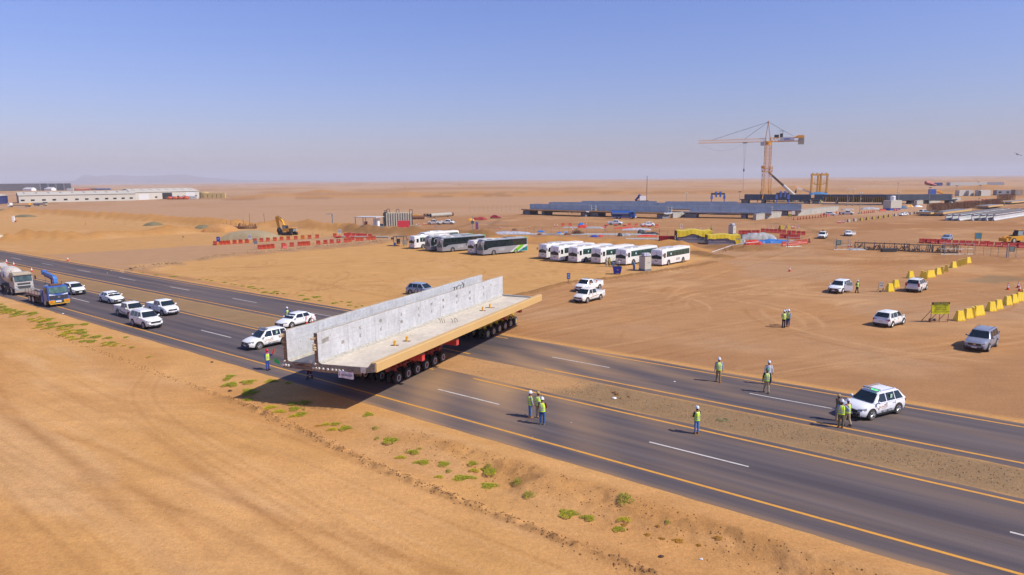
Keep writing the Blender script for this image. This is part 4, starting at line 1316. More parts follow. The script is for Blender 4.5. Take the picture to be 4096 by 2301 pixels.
#  buses
def bus(kind,label,fl_px,head,group,z=0.0,roof_dust=False,L=None):
 """fl_px: photo pixel of the front left lower corner of the bus (seen at the middle of its two visible sides)"""
 silver=kind=='coach'
 L=L or(12.0 if silver else 10.6 if kind=='bus' else 9.5)
 W=1.25;H=3.35 if silver else 3.05
 h=R(head)
 f=np.array([math.cos(h),math.sin(h)]);l=np.array([-f[1],f[0]])
 c=P(*fl_px,.32)[:2]
 c=c-l*W
 key=('bus',kind,L)
 if key in _proto:
  return dup(_proto[key],(c[0],c[1],z),h,label,group)
 t=thing('coach' if silver else 'bus',label,'bus',(c[0],c[1],z),h,group)
 _proto[key]=t
 body_m=mat('coach_silver',C(188,192,202),rough=.35,metal=.35,var=.04,coat=.3)if silver else PAINT('bus_white',(.76,.76,.75),dust=.12)
 roof_m=mat('dusty_roof',(.66,.61,.54),rough=.7,var=.06,dust=.35)
 mb=MB()
 def sec(x,k=1.0,zt=H,zb=.32):
  w=W*k
  pts=[(w*.97,zb),(w,zb+.3),(w,zt-.42),(w*.97,zt-.14),(w*.86,zt-.03),(w*.4,zt+.02)]
  return[(x,-a,b_)for a,b_ in pts]+[(x,a,b_)for a,b_ in pts[::-1]]
 if silver:secs=[sec(-L,.93,H-.15),sec(-L+.12,.98,H-.04),sec(-L+.4),sec(-1.1),sec(-.45,.985,H-.06),sec(-.12,.94,H-.35),sec(0,.86,1.3)]
 else:secs=[sec(-L,.95,H-.1),sec(-L+.1,.99,H-.02),sec(-L+.3),sec(-.5),sec(-.12,.97,H-.08),sec(0,.92,H-.3)]
 mb.loft(secs)
 mb.build('body',body_m,t,smooth=35)
 mb=MB();mb.loft([[(x,-W*.86,H+.004-.02),(x,-W*.4,H+.03),(x,W*.4,H+.03),(x,W*.86,H+.004-.02)]for x in(-L+.4,-.6)])
 mb.build('roof',roof_m if not silver else mat('coach_roof',C(214,214,214),rough=.6,dust=.2),t)
 gz0,gz1=(1.66,H-.46)if silver else(1.62,H-.50)
 gm=GLASS if silver else GGLASS
 mb=MB()
 if silver:
  rows=[(.02,1.15,W*.84),(-.05,1.6,W*.9),(-.14,2.6,W*.92),(-.40,H-.32,W*.90)]
 else:
  rows=[(.015,1.32,W*.86),(-.02,1.8,W*.88),(-.11,H-.38,W*.88)]
 sc=[]
 for x,z_,w in rows:sc.append([(x+.02,-w,z_),(x+.05,0,z_),(x+.02,w,z_),(x-.15,w,z_),(x-.15,-w,z_)])
 mb.loft(sc)
 ws=mb.build('windshield',GLASS if silver else mat('bus_windscreen',(.018,.03,.032),rough=.05,var=.5,scale=1.5),t)
 if not silver:
  MB().box((.075,0,2.0),(.02,.03,1.2)).build('centre_post',BLACK,ws)
 for s in(-1,1):
  y=s*(W+.004)
  if silver:
   mb=MB()
   mb.prism([(-L+.28,gz0+.12),(-L+.28,gz1+.26),(-.42,gz1+.26),(-.20,gz0+.5),(-.25,gz0-.42),(-.9,gz0-.42),(-1.5,gz0-.1),(-2.6,gz0+.02)],y-.03,y+.012,'y')
   mb.build('side_glass',gm,t)
   mb=MB()
   for k in range(6):mb.box((-2.2-k*1.6,y+s*.014,(gz0+gz1)/2+.16),(.03,.006,gz1-gz0+.1))
   mb.build('glass_joint',BLACK,t)
   MB().box((-L+1.5,y+s*.016,2.35),(.42,.01,.5)).build('vent_window',BLACK,t)
  else:
   n=7 if L>10 else 5
   x1,x0_=-1.55,-L+.35
   MB().box(((x0_+x1)/2,y-s*.01,(gz0+gz1)/2+.03),(x1-x0_,.03,gz1-gz0+.10)).build('window_band',mat('window_band_black',(.03,.04,.038),rough=.5),t)
   for k in range(n):
    a=x0_+(x1-x0_)*(k+.05)/n;b_=x0_+(x1-x0_)*(k+.95)/n
    fr=MB();fr.box(((a+b_)/2,y+s*.008,(gz0+gz1)/2-.14),(b_-a,.016,gz1-gz0-.32))
    wn=fr.build('window',GGLASS,t)
    MB().box(((a+b_)/2,y+s*.010,gz1-.10),(b_-a,.016,.24)).build('top_pane',mat('tinted_top_glass',(.035,.10,.075),rough=.1),wn)
    MB().box(((a+b_)/2,y+s*.014,(gz0+gz1)/2-.14),(.03,.016,gz1-gz0-.32)).build('slider_bar',STEEL,wn)
   MB().box((-.85,y+s*.01,1.95),(.62,.02,.86)).build('driver_window' if s>0 else 'door_glass',GLASS,t)
   d=MB();d.box((-.85,y+s*.004,1.25),(.86,.012,1.75));d.build('door',body_m,t)
   MB().box((-3.1,y+s*.022,2.1),(.34,.01,.34)).build('route_card',mat('card_pale_blue',(.5,.68,.7)),t)
   m_=MB()
   for k in range(6):m_.box((-5.2-k*.24,y+s*.006,.95),(.09,.01,.42))
   m_.build('side_grille',DKGREY,t)
  m_=MB()
  if silver:
   m_.tube([(-.35,s*(W-.1),H-.35),(.25,s*(W+.02),H-.42),(.42,s*(W+.1),H-.6),(.42,s*(W+.1),H-.75)],.05,6);m_.ell((.42,s*(W+.1),H-.95),(.09,.13,.26),8,5)
   m_.build('mirror',mat('mirror_silver',C(206,208,212)),t,smooth=50)
  else:
   m_.tube([(-.15,s*W,2.35),(.12,s*(W+.22),2.3)],.02,4);m_.box((.12,s*(W+.22),2.05),(.06,.18,.42));m_.build('mirror',BLACK,t)
 wr=.50
 for x in((-2.75,-L+3.35)if silver else(-2.35,-L+2.75)):
  for s in(-1,1):
   mm=MB();Rr=wr+.11
   out=[(x+Rr*math.cos(a),wr+Rr*math.sin(a))for a in np.linspace(-.3,math.pi+.3,14)]
   lo,hi=(W-.2,W+.008)if s>0 else(-W-.008,-W+.2)
   mm.prism(out,lo,hi,'y');mm.build('wheel_arch',BLACK,t)
   w_=bpy.data.objects.new('wheel',tyre_mesh(wr,.30));COL.objects.link(w_);w_.parent=t;w_.location=(x,s*(W-.13),wr)
   if s<0:w_.rotation_euler=(0,0,math.pi)
   r_=bpy.data.objects.new('rim',rim_mesh(wr,'truck',.30));COL.objects.link(r_);r_.parent=w_
 if silver:
  mb=MB()
  mb.loft([[(x,-w,H-.02),(x,-w*.85,H+hh),(x,w*.85,H+hh),(x,w,H-.02)]for x,w,hh in((-3.6,.6,.02),(-3.3,.95,.20),(-1.6,1.0,.26),(-.7,.8,.14),(-.3,.6,.0))])
  ru=mb.build('roof_fairing',mat('coach_roof',C(214,214,214)),t,smooth=40)
  for k in range(4):MB().box((-2.3+k*.32,1.0,H+.1),(.18,.05,.10)).build('vent',BLACK,ru)
  mb=MB();mb.box((-7.8,0,H+.08),(2.6,1.5,.16))
  for k in range(9):mb.box((-6.7-k*.27,0,H+.17),(.10,1.4,.03))
  mb.build('air_conditioner',mat('ac_grey',C(176,178,180)),t)
  for k in range(2):MB().box((-5.0-k*5,0,H+.05),(.7,.7,.07)).build('roof_hatch',mat('coach_roof',C(214,214,214)),t)
 else:
  mb=MB()
  mb.loft([[(x,-w,H-.0),(x,-w*.9,H+hh),(x,w*.9,H+hh),(x,w,H-.0)]for x,w,hh in((-5.9,.8,.04),(-5.7,.86,.2),(-2.3,.86,.22),(-2.0,.8,.05))])
  ru=mb.build('air_conditioner',PAINT('ac_white',C(236,234,228)),t,smooth=30)
  for k in range(4):MB().box((-3.0-k*.42,.80,H+.13),(.26,.10,.07)).build('vent',mat('vent_shadow',(.05,.04,.03)),ru)
  for s in(-1,1):
   for x in(-.35,-L+.35):MB().cyl((x,s*.95,H-.03),(x,s*.95,H+.09),.05,n=6).build('marker_lamp',ORANGEL if x>-1 else PLATE,t)
 if silver:
  mb=MB().box((.02,0,.55),(.12,W*1.5,.3));mb.build('front_bumper',mat('coach_bumper',C(200,203,210)),t)
  for s in(-1,1):MB().ell((-.02,s*.82,.86),(.1,.26,.11),10,5).build('headlight',LAMPG,t)
  MB().box((.05,0,1.12),(.06,.9,.04)).build('front_badge',BLACK,t)
 else:
  for s in(-1,1):
   for k in range(2):MB().cyl((-.02,s*(.62+.26*k),.78),(.03,s*(.62+.26*k),.78),.085,n=10).build('headlight',LAMPG,t)
   MB().box((.0,s*1.12,.80),(.06,.08,.2)).build('indicator',ORANGEL,t)
  mb=MB()
  for s in(-1,1):
   for k in range(4):mb.add([(.022,s*(.05+.02*k),1.02-.06*k),(.022,s*(.42-.07*k),1.14-.07*k),(.022,s*(.40-.07*k),1.10-.07*k),(.022,s*(.05+.02*k),.98-.06*k)],[(0,1,2,3)if s<0 else(3,2,1,0)])
  mb.box((.018,0,.86),(.012,.44,.07))
  mb.build('front_grille',mat('emblem_dark',(.08,.06,.08)),t)
  MB().box((.01,0,.46),(.08,W*1.9,.24)).build('front_bumper',mat('bumper_lilac_white',C(222,220,230)),t)
 MB().box((.06,0,.50 if not silver else .45),(.02,.5,.13)).build('number_plate',PLATE,t)
 for s in(-1,1):MB().box((-L-.0,s*W*.8,1.0),(.06,.2,.5)).build('taillight',REDL,t)
 if silver:
  GR=mat('bright_green',C(120,214,40),rough=.4);TE=mat('teal_green',C(20,150,150),rough=.4);WS=mat('stripe_white',C(245,245,245),rough=.4);LG=mat('lime',C(176,226,40),rough=.4)
  for s in(-1,1):
   y=s*(W+.010)
   def par(nm,m_,pts,o_):
    yy=y+s*o_
    MB().prism(pts,min(yy,yy-s*.012),max(yy,yy-s*.012),'y').build(nm,m_,t)
   par('white_stripe',WS,[(-L+.10,1.74),(-L+.10,.36),(-L+4.9,.36),(-L+2.6,1.74)],.001)
   par('teal_panel',TE,[(-L+.12,1.50),(-L+.12,.40),(-L+2.6,.40),(-L+2.2,.62)],.004)
   par('green_stripe',GR,[(-L+.9,1.74),(-L+2.2,1.74),(-L+4.3,.36),(-L+2.9,.36),(-L+2.5,.66)],.006)
   par('lime_stripe',LG,[(-L+1.7,1.74),(-L+2.2,1.74),(-L+3.2,1.1),(-L+2.7,1.1)],.008)
   text_mesh("ZA'ER",.62,'lettering',WS,t,(-4.9 if s>0 else-5.0,y+s*.006,1.08),(math.pi/2,0,math.pi if s>0 else 0),.002,font_scale_x=.95,shear=.0)
   mb=MB();mb.tube([(-4.3,y+s*.004,1.42),(-4.6,y+s*.004,1.48),(-5.2,y+s*.004,1.50),(-5.5,y+s*.004,1.60),(-5.55,y+s*.004,1.44),(-5.75,y+s*.004,1.52)],.022,4)
   mb.build('script_mark',WS,t)
   MB().box((-L+1.1,y+s*.012,.85),(.7,.01,.45)).build('engine_grille',mat('teal_dark',(.01,.12,.12)),t)
  MB().box((-L+.25,0,H-.1),(.5,W*1.8,.24)).build('green_tail',mat('bright_green',C(120,214,40)),t)
 snap(t)
 return t
_busD=-141.0
BG1='coaches and buses of the left group'
bus('bus','white bus with open door at the left end of the coach group',(1659,992),-139,BG1)
bus('bus','white bus mostly hidden behind the leftmost white bus',(1700,975),-139,BG1)
bus('coach','silver coach second from left in the left group, its flank hidden',(1722,1001),-141,BG1)
bus('coach','silver coach lettered in white, third from left in the left group',(1770,1006),-141,BG1)
bus('minibus','small white bus squeezed against the striped coach',(1897,1014),-141,BG1,L=8.6)
bus('coach','silver coach with green and teal stripes at the tail, right end of the left group',(1933,1018.6),-143,BG1)
BG2='white buses parked in a row on the right'
for i,(px,hd,lb)in enumerate((((2187,1033),-140,'white bus with red lower bumper, leftmost of the right row'),((2236,1042.5),-138,'white bus second from the left of the right row'),((2310.6,1048),-137,'white bus third from the left of the right row'),((2404,1052),-136,'white bus fourth in the right row, behind the men in long robes'),((2505,1057.6),-134,'white bus fifth in the right row, left of the white cabinet'))):
 b=bus('bus',lb,px,hd,BG2)
 if i==0:MB().box((.02,0,.40),(.09,2.4,.10)).build('red_bumper_strip',REDP,b)
b=bus('bus','cream white bus without emblem, rightmost of the right row beside the white cabinet',(2649,1060),-132,BG2)
#  trucks
def truck_wheels(t,axles,W,wr=.52,dual=()):
 for i,x in enumerate(axles):
  for s in(-1,1):
   w_=bpy.data.objects.new('wheel',tyre_mesh(wr,.34));COL.objects.link(w_);w_.parent=t;w_.location=(x,s*(W-.18),wr)
   if s<0:w_.rotation_euler=(0,0,math.pi)
   r_=bpy.data.objects.new('rim',rim_mesh(wr,'truck',.34));COL.objects.link(r_);r_.parent=w_
def cab(t,paint,W,z0,z1,L,glass_col,rake=.12,name='cab'):
 """box cab, front at x=0 running back to -L"""
 mb=MB();secs=[]
 for x,k,zt in((-L,.96,z1-.04),(-L+.1,1,z1),(-.5,1,z1+.0),(-.12-rake,.98,z1-.04),(-.02,.95,z0+(z1-z0)*.5),(0,.93,z0+.05)):
  w=W*k;zb=z0
  pts=[(w,zb),(w,(zb+zt)/2),(w*.98,zt-.12),(w*.9,zt)]
  secs.append([(x,-a,b_)for a,b_ in pts]+[(x,a,b_)for a,b_ in pts[::-1]])
 mb.loft(secs)
 c=mb.build(name,paint,t,smooth=35)
 zg0,zg1=z0+(z1-z0)*.52,z1-.18
 g=MB()
 sc=[]
 for x,z_ in((.0,zg0),(-.08-rake*.9,zg1)):
  w=W*.86
  sc.append([(x+.03,-w,z_),(x+.05,0,z_),(x+.03,w,z_),(x-.12,w,z_),(x-.12,-w,z_)])
 g.loft(sc);ws=g.build('windshield',glass_col,t)
 g=MB()
 for s in(-1,1):g.bar((.075,s*.15,zg0-.02),(-.02,s*.65,zg0+.28),.02)
 g.build('wiper',BLACK,ws)
 for s in(-1,1):
  y=s*(W+.004)
  d=MB();d.box((-L*.5,y-s*.006,(z0+z1)/2-.1),(L*.62,.02,(z1-z0)*.84));dd=d.build('door',paint,t)
  MB().box((-L*.5,y+s*.008,(zg0+zg1)/2+.02),(L*.50,.02,zg1-zg0-.05)).build('door_window',GLASS,dd)
  m_=MB();m_.tube([(-.1,s*W,zg1-.05),(.12,s*(W+.2),zg1-.1),(.12,s*(W+.2),zg0-.1)],.02,4);m_.box((.1,s*(W+.22),(zg0+zg1)/2),(.07,.2,.5));m_.build('mirror',BLACK,t)
 return c,zg0
def mixer_truck():
 f=np.array([math.cos(R(-38.3)),math.sin(R(-38.3))]);l=np.array([-f[1],f[0]])
 A=P(51,1180)[:2]
 W=1.25
 c=A+l*(W-.1)+f*1.35
 t=thing('concrete_mixer_truck','dusty white concrete mixer truck at the left edge, behind the blue crane truck','mixer truck',(c[0],c[1],0),R(-38.3))
 DW=mat('dusty_cab',C(206,204,206),rough=.6,var=.12,dust=.6)
 cb,zg=cab(t,DW,W,.95,2.95,1.9,mat('mixer_glass',(.05,.08,.08),rough=.1,var=.5,scale=2))
 MB().loft([[(x,-w,z_)for w,z_ in((-1.22,2.9),(-1.1,3.12+e),(1.1,3.12+e),(1.22,2.9))]for x,e in((-1.8,.12),(-.6,.1),(.02,-.08))]).build('sun_visor',mat('dust_beige',C(200,184,160),rough=.9,var=.15),t)
 for z_,h_ in((1.62,.28),(1.15,.3)):
  g=MB().box((.02,0,z_),(.06,1.6,h_));g.build('grille',DKGREY,t)
 MB().box((.04,0,1.40),(.08,1.9,.08)).build('grille_bar',PLATE,t)
 mb=MB();mb.box((.02,0,.68),(.26,2.44,.5));mb.build('front_bumper',mat('bumper_grey',C(170,168,166),dust=.5),t)
 for s in(-1,1):MB().box((.12,s*.92,.95),(.1,.42,.3)).build('headlight',LAMPG,t)
 mb=MB();mb.box((-4.8,0,.92),(7.8,.9,.24));mb.box((-4.8,-.45,.9),(7.8,.12,.3));mb.box((-4.8,.45,.9),(7.8,.12,.3));mb.build('chassis',DKSTEEL,t)
 mb=MB()
 for s in(-1,1):
  for x in(-1.35,-3.1):
   out=[(x+.66*math.cos(a),.52+.66*math.sin(a))for a in np.linspace(.1,math.pi-.1,10)]+[(x+.6*math.cos(a),.52+.6*math.sin(a))for a in np.linspace(math.pi-.1,.1,10)]
   mb.prism(out,s*1.24-.2,s*1.24+.02,'y')
 mb.build('mudguard',mat('mudguard_grey',C(110,106,104),dust=.4),t)
 truck_wheels(t,(-1.35,-3.1,-6.2,-7.6),W)
 prof=[(.55,0),(.98,.35),(1.22,1.2),(1.28,2.0),(1.2,2.9),(.86,4.1),(.55,4.9),(.5,5.1)]
 mb=MB().lathe([(a,-b_)for a,b_ in prof],24,axis='x')
 drum=mb.build('mixing_drum',mat('drum_white',C(238,232,222),rough=.5,var=.06,dust=.5),t,smooth=40)
 drum.location=(-2.5,0,2.15);drum.rotation_euler=(0,R(11),0)
 mb=MB()
 for s in(-1,1):
  for k in range(3):
   pts=[]
   for i in range(10):
    u_=i/9
    x=-1.4-.25*k+.22*math.sin(u_*5);zz=-.1+u_*.8
    pts.append((x,s*math.sqrt(max(0.01,1.30**2-zz**2)),zz))
   mb.tube(pts,.03,4)
 o=mb.build('drum_mark',mat('mark_blue',(.08,.12,.3)),drum)
 mb=MB();mb.cyl((-2.15,-.75,1.3),(-2.15,-.75,3.2),.09,n=8);mb.cyl((-2.15,-.75,3.2),(-2.3,-.75,3.45),.09,n=8)
 mb.build('exhaust_pipe',mat('dust_beige',C(200,184,160)),t)
 mb=MB();mb.box((-2.15,.1,3.0),(.35,1.8,.35));mb.box((-2.1,0,1.7),(.3,2.3,1.2));mb.build('front_pedestal',mat('dust_beige',C(200,184,160)),t)
 mb=MB();mb.box((-8.2,0,2.2),(.3,1.4,2.2));mb.loft([[(-7.9,-.5,3.6),(-7.9,.5,3.6),(-7.9,.4,3.3),(-7.9,-.4,3.3)],[(-8.9,-.5,4.1),(-8.9,.5,4.1),(-8.7,.2,3.2),(-8.7,-.2,3.2)]]);mb.build('rear_hopper',DW,t)
 return t
mixer_truck()
def crane_truck():
 hd=-38.0
 f=np.array([math.cos(R(hd)),math.sin(R(hd))]);l=np.array([-f[1],f[0]])
 A=P(185,1227)[:2];W=1.22
 c=A+l*(W-.1)+f*1.35
 t=thing('crane_truck','blue flatbed truck with a folded loader crane and yellow bumper','crane truck',(c[0],c[1],0),R(hd))
 BL=mat('truck_blue',(.012,.085,.36),rough=.4,var=.1,coat=.2,dust=.15)
 LB=mat('crane_light_blue',C(50,130,220),rough=.45,var=.08,dust=.12)
 YB=mat('bumper_yellow',C(240,180,20),rough=.5,var=.1)
 cb,zg=cab(t,BL,W,.78,2.75,1.75,mat('truck_green_glass',(.07,.13,.11),rough=.1,var=.5,scale=2),rake=.05)
 g=MB().box((.02,0,1.26),(.05,2.1,.46));g.build('grille',mat('grille_dark',(.03,.03,.04)),t)
 g=MB().lathe([(.12,.0),(.15,.0),(.15,.03),(.12,.03)],14,c=(.05,0,1.28),axis='x');g.bar((.065,0,1.28),(.065,0,1.42),.025);g.bar((.065,0,1.28),(.065,.11,1.20),.025);g.bar((.065,0,1.28),(.065,-.11,1.20),.025);g.build('front_emblem',CHROME,t)
 for s in(-1,1):
  m_=MB();m_.add([(.035,s*.22,1.58),(.035,s*.40,1.58),(.035,s*1.08,1.74),(.035,s*1.08,1.66),(.035,s*.5,1.55)],[(0,1,2,3,4)if s<0 else(4,3,2,1,0)]);m_.add([(.036,s*.5,1.54),(.036,s*1.08,1.64),(.036,s*1.08,1.56)],[(0,1,2)if s<0 else(2,1,0)]);m_.build('white_chevron',WHITE,t)
  b=MB().box((.06,s*.86,.72),(.24,.68,.36)).build('front_bumper',YB,t)
  MB().box((.185,s*.90,.74),(.02,.40,.15)).build('headlight',ORANGEL,b)
 m_=MB().box((.04,0,.74),(.22,1.06,.34));m_.build('bumper_centre',DKGREY,t)
 MB().box((.16,-.12,.74),(.02,.66,.2)).build('number_plate',PLATE,t)
 m_=MB();m_.cyl((.12,-1.1,.42),(.12,1.18,.42),.055,n=8);m_.build('under_run_bar',YB,t)
 m_=MB();m_.box((-.8,0,2.86),(.7,1.3,.16));m_.tube([(-.5,.7,2.8),(-.6,.72,3.1),(-.5,.74,3.25)],.05,5);m_.build('roof_load',RUST,t)
 m_=MB();m_.box((-4.9,-.42,.88),(8.0,.1,.26));m_.box((-4.9,.42,.88),(8.0,.1,.26));m_.build('chassis',RUST,t)
 m_=MB();m_.box((-6.05,0,1.28),(5.5,2.44,.10));m_.box((-6.05,-1.22,1.2),(5.5,.08,.22));m_.box((-6.05,1.22,1.2),(5.5,.08,.22))
 m_.build('flatbed',mat('bed_timber',C(150,128,120),rough=.9,var=.3,scale=3,dust=.4),t)
 m_=MB()
 for s in(-1,1):
  for k in range(5):m_.cyl((-3.7-k*1.15,s*1.18,1.3),(-3.7-k*1.15,s*1.18,2.0),.03,n=5)
 m_.build('bed_stake',RUST,t)
 m_=MB()
 for k in range(4):m_.box((-3.9,-1.12,.40+k*.2),(1.9,.06,.07))
 for k in range(3):m_.box((-3.1-k*.85,-1.12,.7),(.06,.06,.7))
 m_.build('side_guard',mat('guard_timber',C(120,96,76),rough=.9),t)
 m_=MB();m_.box((-7.5,0,.6),(.06,2.2,.9));m_.box((-8.7,0,.7),(.1,2.3,.25));m_.build('rear_mudflap',DKGREY,t)
 truck_wheels(t,(-1.35,-5.75,-7.05),W,.53)
 b=MB();b.box((-2.35,0,1.45),(.7,2.4,.55));b.box((-2.35,-.95,1.05),(.55,.5,1.1));b.box((-2.35,-.80,1.85),(.7,.8,.5));b.build('crane_base',LB,t)
 b=MB();b.loft([[(-2.35+x,.55+y,z_)for x,y in((-.26,-.24),(.26,-.24),(.26,.24),(-.26,.24))]for z_ in(1.5,3.0)]);b.loft([[(-2.35+x+e,.55+y,z_)for x,y in((-.24,-.22),(.24,-.22),(.24,.22),(-.24,.22))]for z_,e in((3.0,0),(3.45,-.08),(3.75,-.35))]);b.build('crane_column',LB,t)
 b=MB();b.loft([[(x,.55+y,z_+q)for y,q in((-.17,-.2),(.17,-.2),(.17,.2),(-.17,.2))]for x,z_ in((-2.5,3.62),(-6.0,3.95))])
 b.box((-6.1,.55,4.0),(.55,.5,.6));arm=b.build('crane_arm',LB,t)
 b=MB();b.loft([[(x,.55+y,z_+q)for y,q in((-.11,-.12),(.11,-.12),(.11,.12),(-.11,.12))]for x,z_ in((-2.7,3.32),(-5.9,3.62))]);b.build('inner_boom',mat('navy_blue',(.02,.04,.18)),arm)
 b=MB();b.cyl((-2.5,.2,2.4),(-3.6,.5,3.45),.08,n=8);b.build('lift_cylinder',mat('navy_blue',(.02,.04,.18)),t)
 b=MB();b.cyl((-5.9,.55,3.7),(-5.9,.55,2.5),.015,n=4);b.ell((-5.9,.55,2.35),(.16,.16,.22),8,5);b.cyl((-5.9,.55,2.2),(-5.9,.55,1.9),.05,n=6);b.build('crane_hook',DKSTEEL,arm)
 b=MB();b.ell((-2.45,-.5,2.55),(.35,.32,.2),10,6);b.box((-2.5,-.4,2.1),(.5,.6,.5));b.build('oil_tank',mat('tank_grey',C(160,158,156)),t)
 b=MB();b.ell((-3.4,-.6,1.55),(.32,.3,.2),8,5);b.ell((-3.5,0,1.5),(.4,.3,.16),8,5);b.box((-3.3,.4,1.55),(.6,.5,.4));b.build('bundled_load',DKSTEEL,t)
 return t
crane_truck()
def tanker():
 q=P(2531,877)
 t=thing('tanker_truck','blue water tanker truck parked in front of the yard girders','tanker truck',(q[0]+1.2,q[1]+1.0,0),R(-22))
 BL=mat('tanker_blue',(.01,.10,.40),rough=.4,dust=.15)
 cab(t,BL,1.25,.8,2.9,2.0,mat('truck_green_glass',(.07,.13,.11)))
 secs=[]
 for x in(-2.3,-9.6):
  secs.append([(x,1.22*math.cos(a),2.15+.98*math.sin(a))for a in np.linspace(0,2*math.pi,20,endpoint=False)])
 MB().loft(secs).build('water_tank',BL,t,smooth=40)
 for s in(-1,1):MB().prism([(-2.6,2.0),(-2.6,2.5),(-9.2,2.5),(-9.2,2.0)],s*1.235-.02,s*1.235+.02,'y').build('pale_band',mat('tank_pale_blue',C(180,196,214)),t)
 MB().box((-6,0,3.2),(7,.8,.12)).build('walkway',BL,t)
 m_=MB();m_.box((-5.5,0,.95),(8,1.0,.25));m_.box((-5.5,-1.1,.8),(7,.1,.5));m_.build('chassis',BL,t)
 MB().box((.05,0,.7),(.2,2.4,.4)).build('front_bumper',PLATE,t)
 truck_wheels(t,(-1.35,-6.4,-7.8),1.25)
 return t
tanker()
def flat_lorry(name,label,px,py,head,cabm,L,load=False,s=1.0):
 q=P(px,py)
 t=thing(name,label,'lorry',(q[0],q[1],0),R(head))
 cab(t,cabm,1.2,.8,2.9,1.9,GLASS)
 MB().box((-L/2-1,0,1.05),(L,2.4,.3)).build('flatbed',DKSTEEL,t)
 if load:MB().box((-L/2-1,0,1.75),(L-.6,2.3,1.1)).build('load',mat('load_grey',C(150,150,156)),t)
 else:MB().box((-L-.6,0,1.9),(.3,2.2,1.6)).build('ramp',YELM,t)
 truck_wheels(t,(-1.3,-L+1.5,-L+.2),1.2)
 return t
flat_lorry('low_loader_truck','white cab low loader standing before the blue hall',36,829,180,WHITE,14)
flat_lorry('loaded_lorry','short lorry with a grey load on the plain, right of the low loader',187,824,0,mat('dust_beige',C(200,184,160)),8,True)
flat_lorry('hooded_mixer_lorry','pale truck in the dark doorway of the far hall',672,792,5,WHITE,8,True)
#  the casting yard in the middle distance
def AT(px,py,Y):
 """point at depth Y seen at a photo pixel"""
 d=_F*FPX+_R2*(px-2048)-_U2*(py-1150.5)
 t=Y/d[1]
 return Vector((d[0]*t,Y,CAM_H+d[2]*t))
def frame_of(pa,pb,za=0,zb=0):
 A=P(*pa,za)[:2];B=P(*pb,zb)[:2]
 d=B-A
 return A,math.atan2(d[1],d[0]),float(np.hypot(*d))
TIN=mat('thin_rail_steel',C(206,206,204),rough=.5)
def yard_girder(pl,pr,label,beige,z=2.3,hw=2.35,piers=True,conc=None,rail=True,dep=8.0):
 conc=conc or CASTC
 A,h,L=frame_of(pl,pr,z,z)
 t=thing('precast_girder',label,'precast girder',(A[0],A[1],0),h,'long precast girders lying in the casting yard')
 mb=MB()
 mb.loft([[(x,y,zz)for y,zz in((0,z-.25),(0,z+.28),(.35,z+.3),(.6,z),(dep,z),(dep,z-.55),(2.4,z-.6))]for x in(0,L)])
 mb.build('deck_slab',conc,t)
 for y in(4.3,7.3):
  sk=1.6
  mb=MB();n=10
  secs=[]
  for k in range(n+1):
   x=sk+(L-sk-.5)*k/n
   j=.03*math.sin(k*2.3)
   secs.append([(x,y,z-.02),(x,y,z+hw+j),(x,y+.3,z+hw+j),(x,y+.3,z-.02)])
  mb.loft(secs)
  w_=mb.build('web',conc,t)
  MB().box(((L+sk)/2,y+.15,z+hw+.05),(L-sk-.8,.34,.04)).build('pale_web_top',mat('pale_cap',C(206,208,206),rough=.9,var=.2,scale=.8),w_)
 if beige:MB().box((L/2,-.03,z+.02),(L,.06,.56)).build('beige_edge_panel',BEIGE,t)
 if rail:
  m_=MB()
  for q in range(2):
   for y in(4.0,7.9):m_.cyl((L-.3-q*.9,y,z),(L-.3-q*.9,y,z+2.5),.05,n=4)
   m_.cyl((L-.3,4.0,z+1+q),(L-.3,7.9,z+1+q),.04,n=4);m_.cyl((L-1.2,4,z+1+q),(L+.6,4,z+1+q),.03,n=4)
  m_.build('scaffold_frame',TIN,t)
 if piers:
  for s_ in((.6,4.6),(L*.32,L*.32+1.4),(L-3.4,L-.9))if piers is True else piers:
   MB().box(((s_[0]+s_[1])/2,dep*.45,(z-.58)/2),(s_[1]-s_[0],dep*.75,z-.6)).build('support_block',YARDC,t)
 return t
yard_girder((2084,838),(2345,846),'beige edged girder at the left end of the front row, a man standing on it',True)
yard_girder((2353,845),(2656,853),'beige edged girder behind the blue water tanker',True)
yard_girder((2734,849),(3086,853),'grey edged girder at the right end of the front row',False,piers=((.5,5),(22,24)))
yard_girder((2170,830),(2500,833),'grey girder in the second row, its left part showing over the front row',False,rail=False)
yard_girder((2505,834),(2840,837),'grey girder in the second row, middle one',False,rail=False)
yard_girder((2850,838),(3205,842),'grey girder in the second row, right one with scaffold at its end',False,piers=((.5,5),(28,30)))
yard_girder((2303,825),(2620,827),'grey girder in the third row, only its top visible',False,rail=False,piers=False)
yard_girder((2640,828),(2950,830),'grey girder in the third row below the blue lifting beam',False,rail=False,piers=False)
DKC=stained_concrete('blue_grey_shuttering',C(108,110,120,1.35),False)
yard_girder((2960,798),(3240,800),'dark slate girder far behind the tower crane foot',False,hw=3.0,conc=DKC,rail=False)
yard_girder((3245,800),(3560,801),'dark slate girder right of the yellow portal frames',False,hw=3.0,conc=DKC)
yard_girder((3565,801),(3830,799),'dark slate girder at the far right end of the yard',False,hw=3.0,conc=DKC)
def wall_block(pa,pb,hgt,label,thick=1.2,ret=None):
 A,h,L=frame_of(pa,pb)
 t=MB().box((L/2,thick/2,hgt/2),(L,thick,hgt))
 t.box((L/2,thick/2,hgt+.03),(L-.05,thick+.16,.06))
 o=t.build('pier_wall',stained_concrete('pier_'+label[:12],C(196,192,182,1.35)),loc=(A[0],A[1],0),rz=h)
 tag(o,label,'concrete wall','low concrete support walls')
wall_block((3024,881),(3124,869),2.2,'pale concrete support wall left of the row of red barriers')
wall_block((3192,864),(3353,846),2.4,'long pale concrete support wall behind the parked crossover')
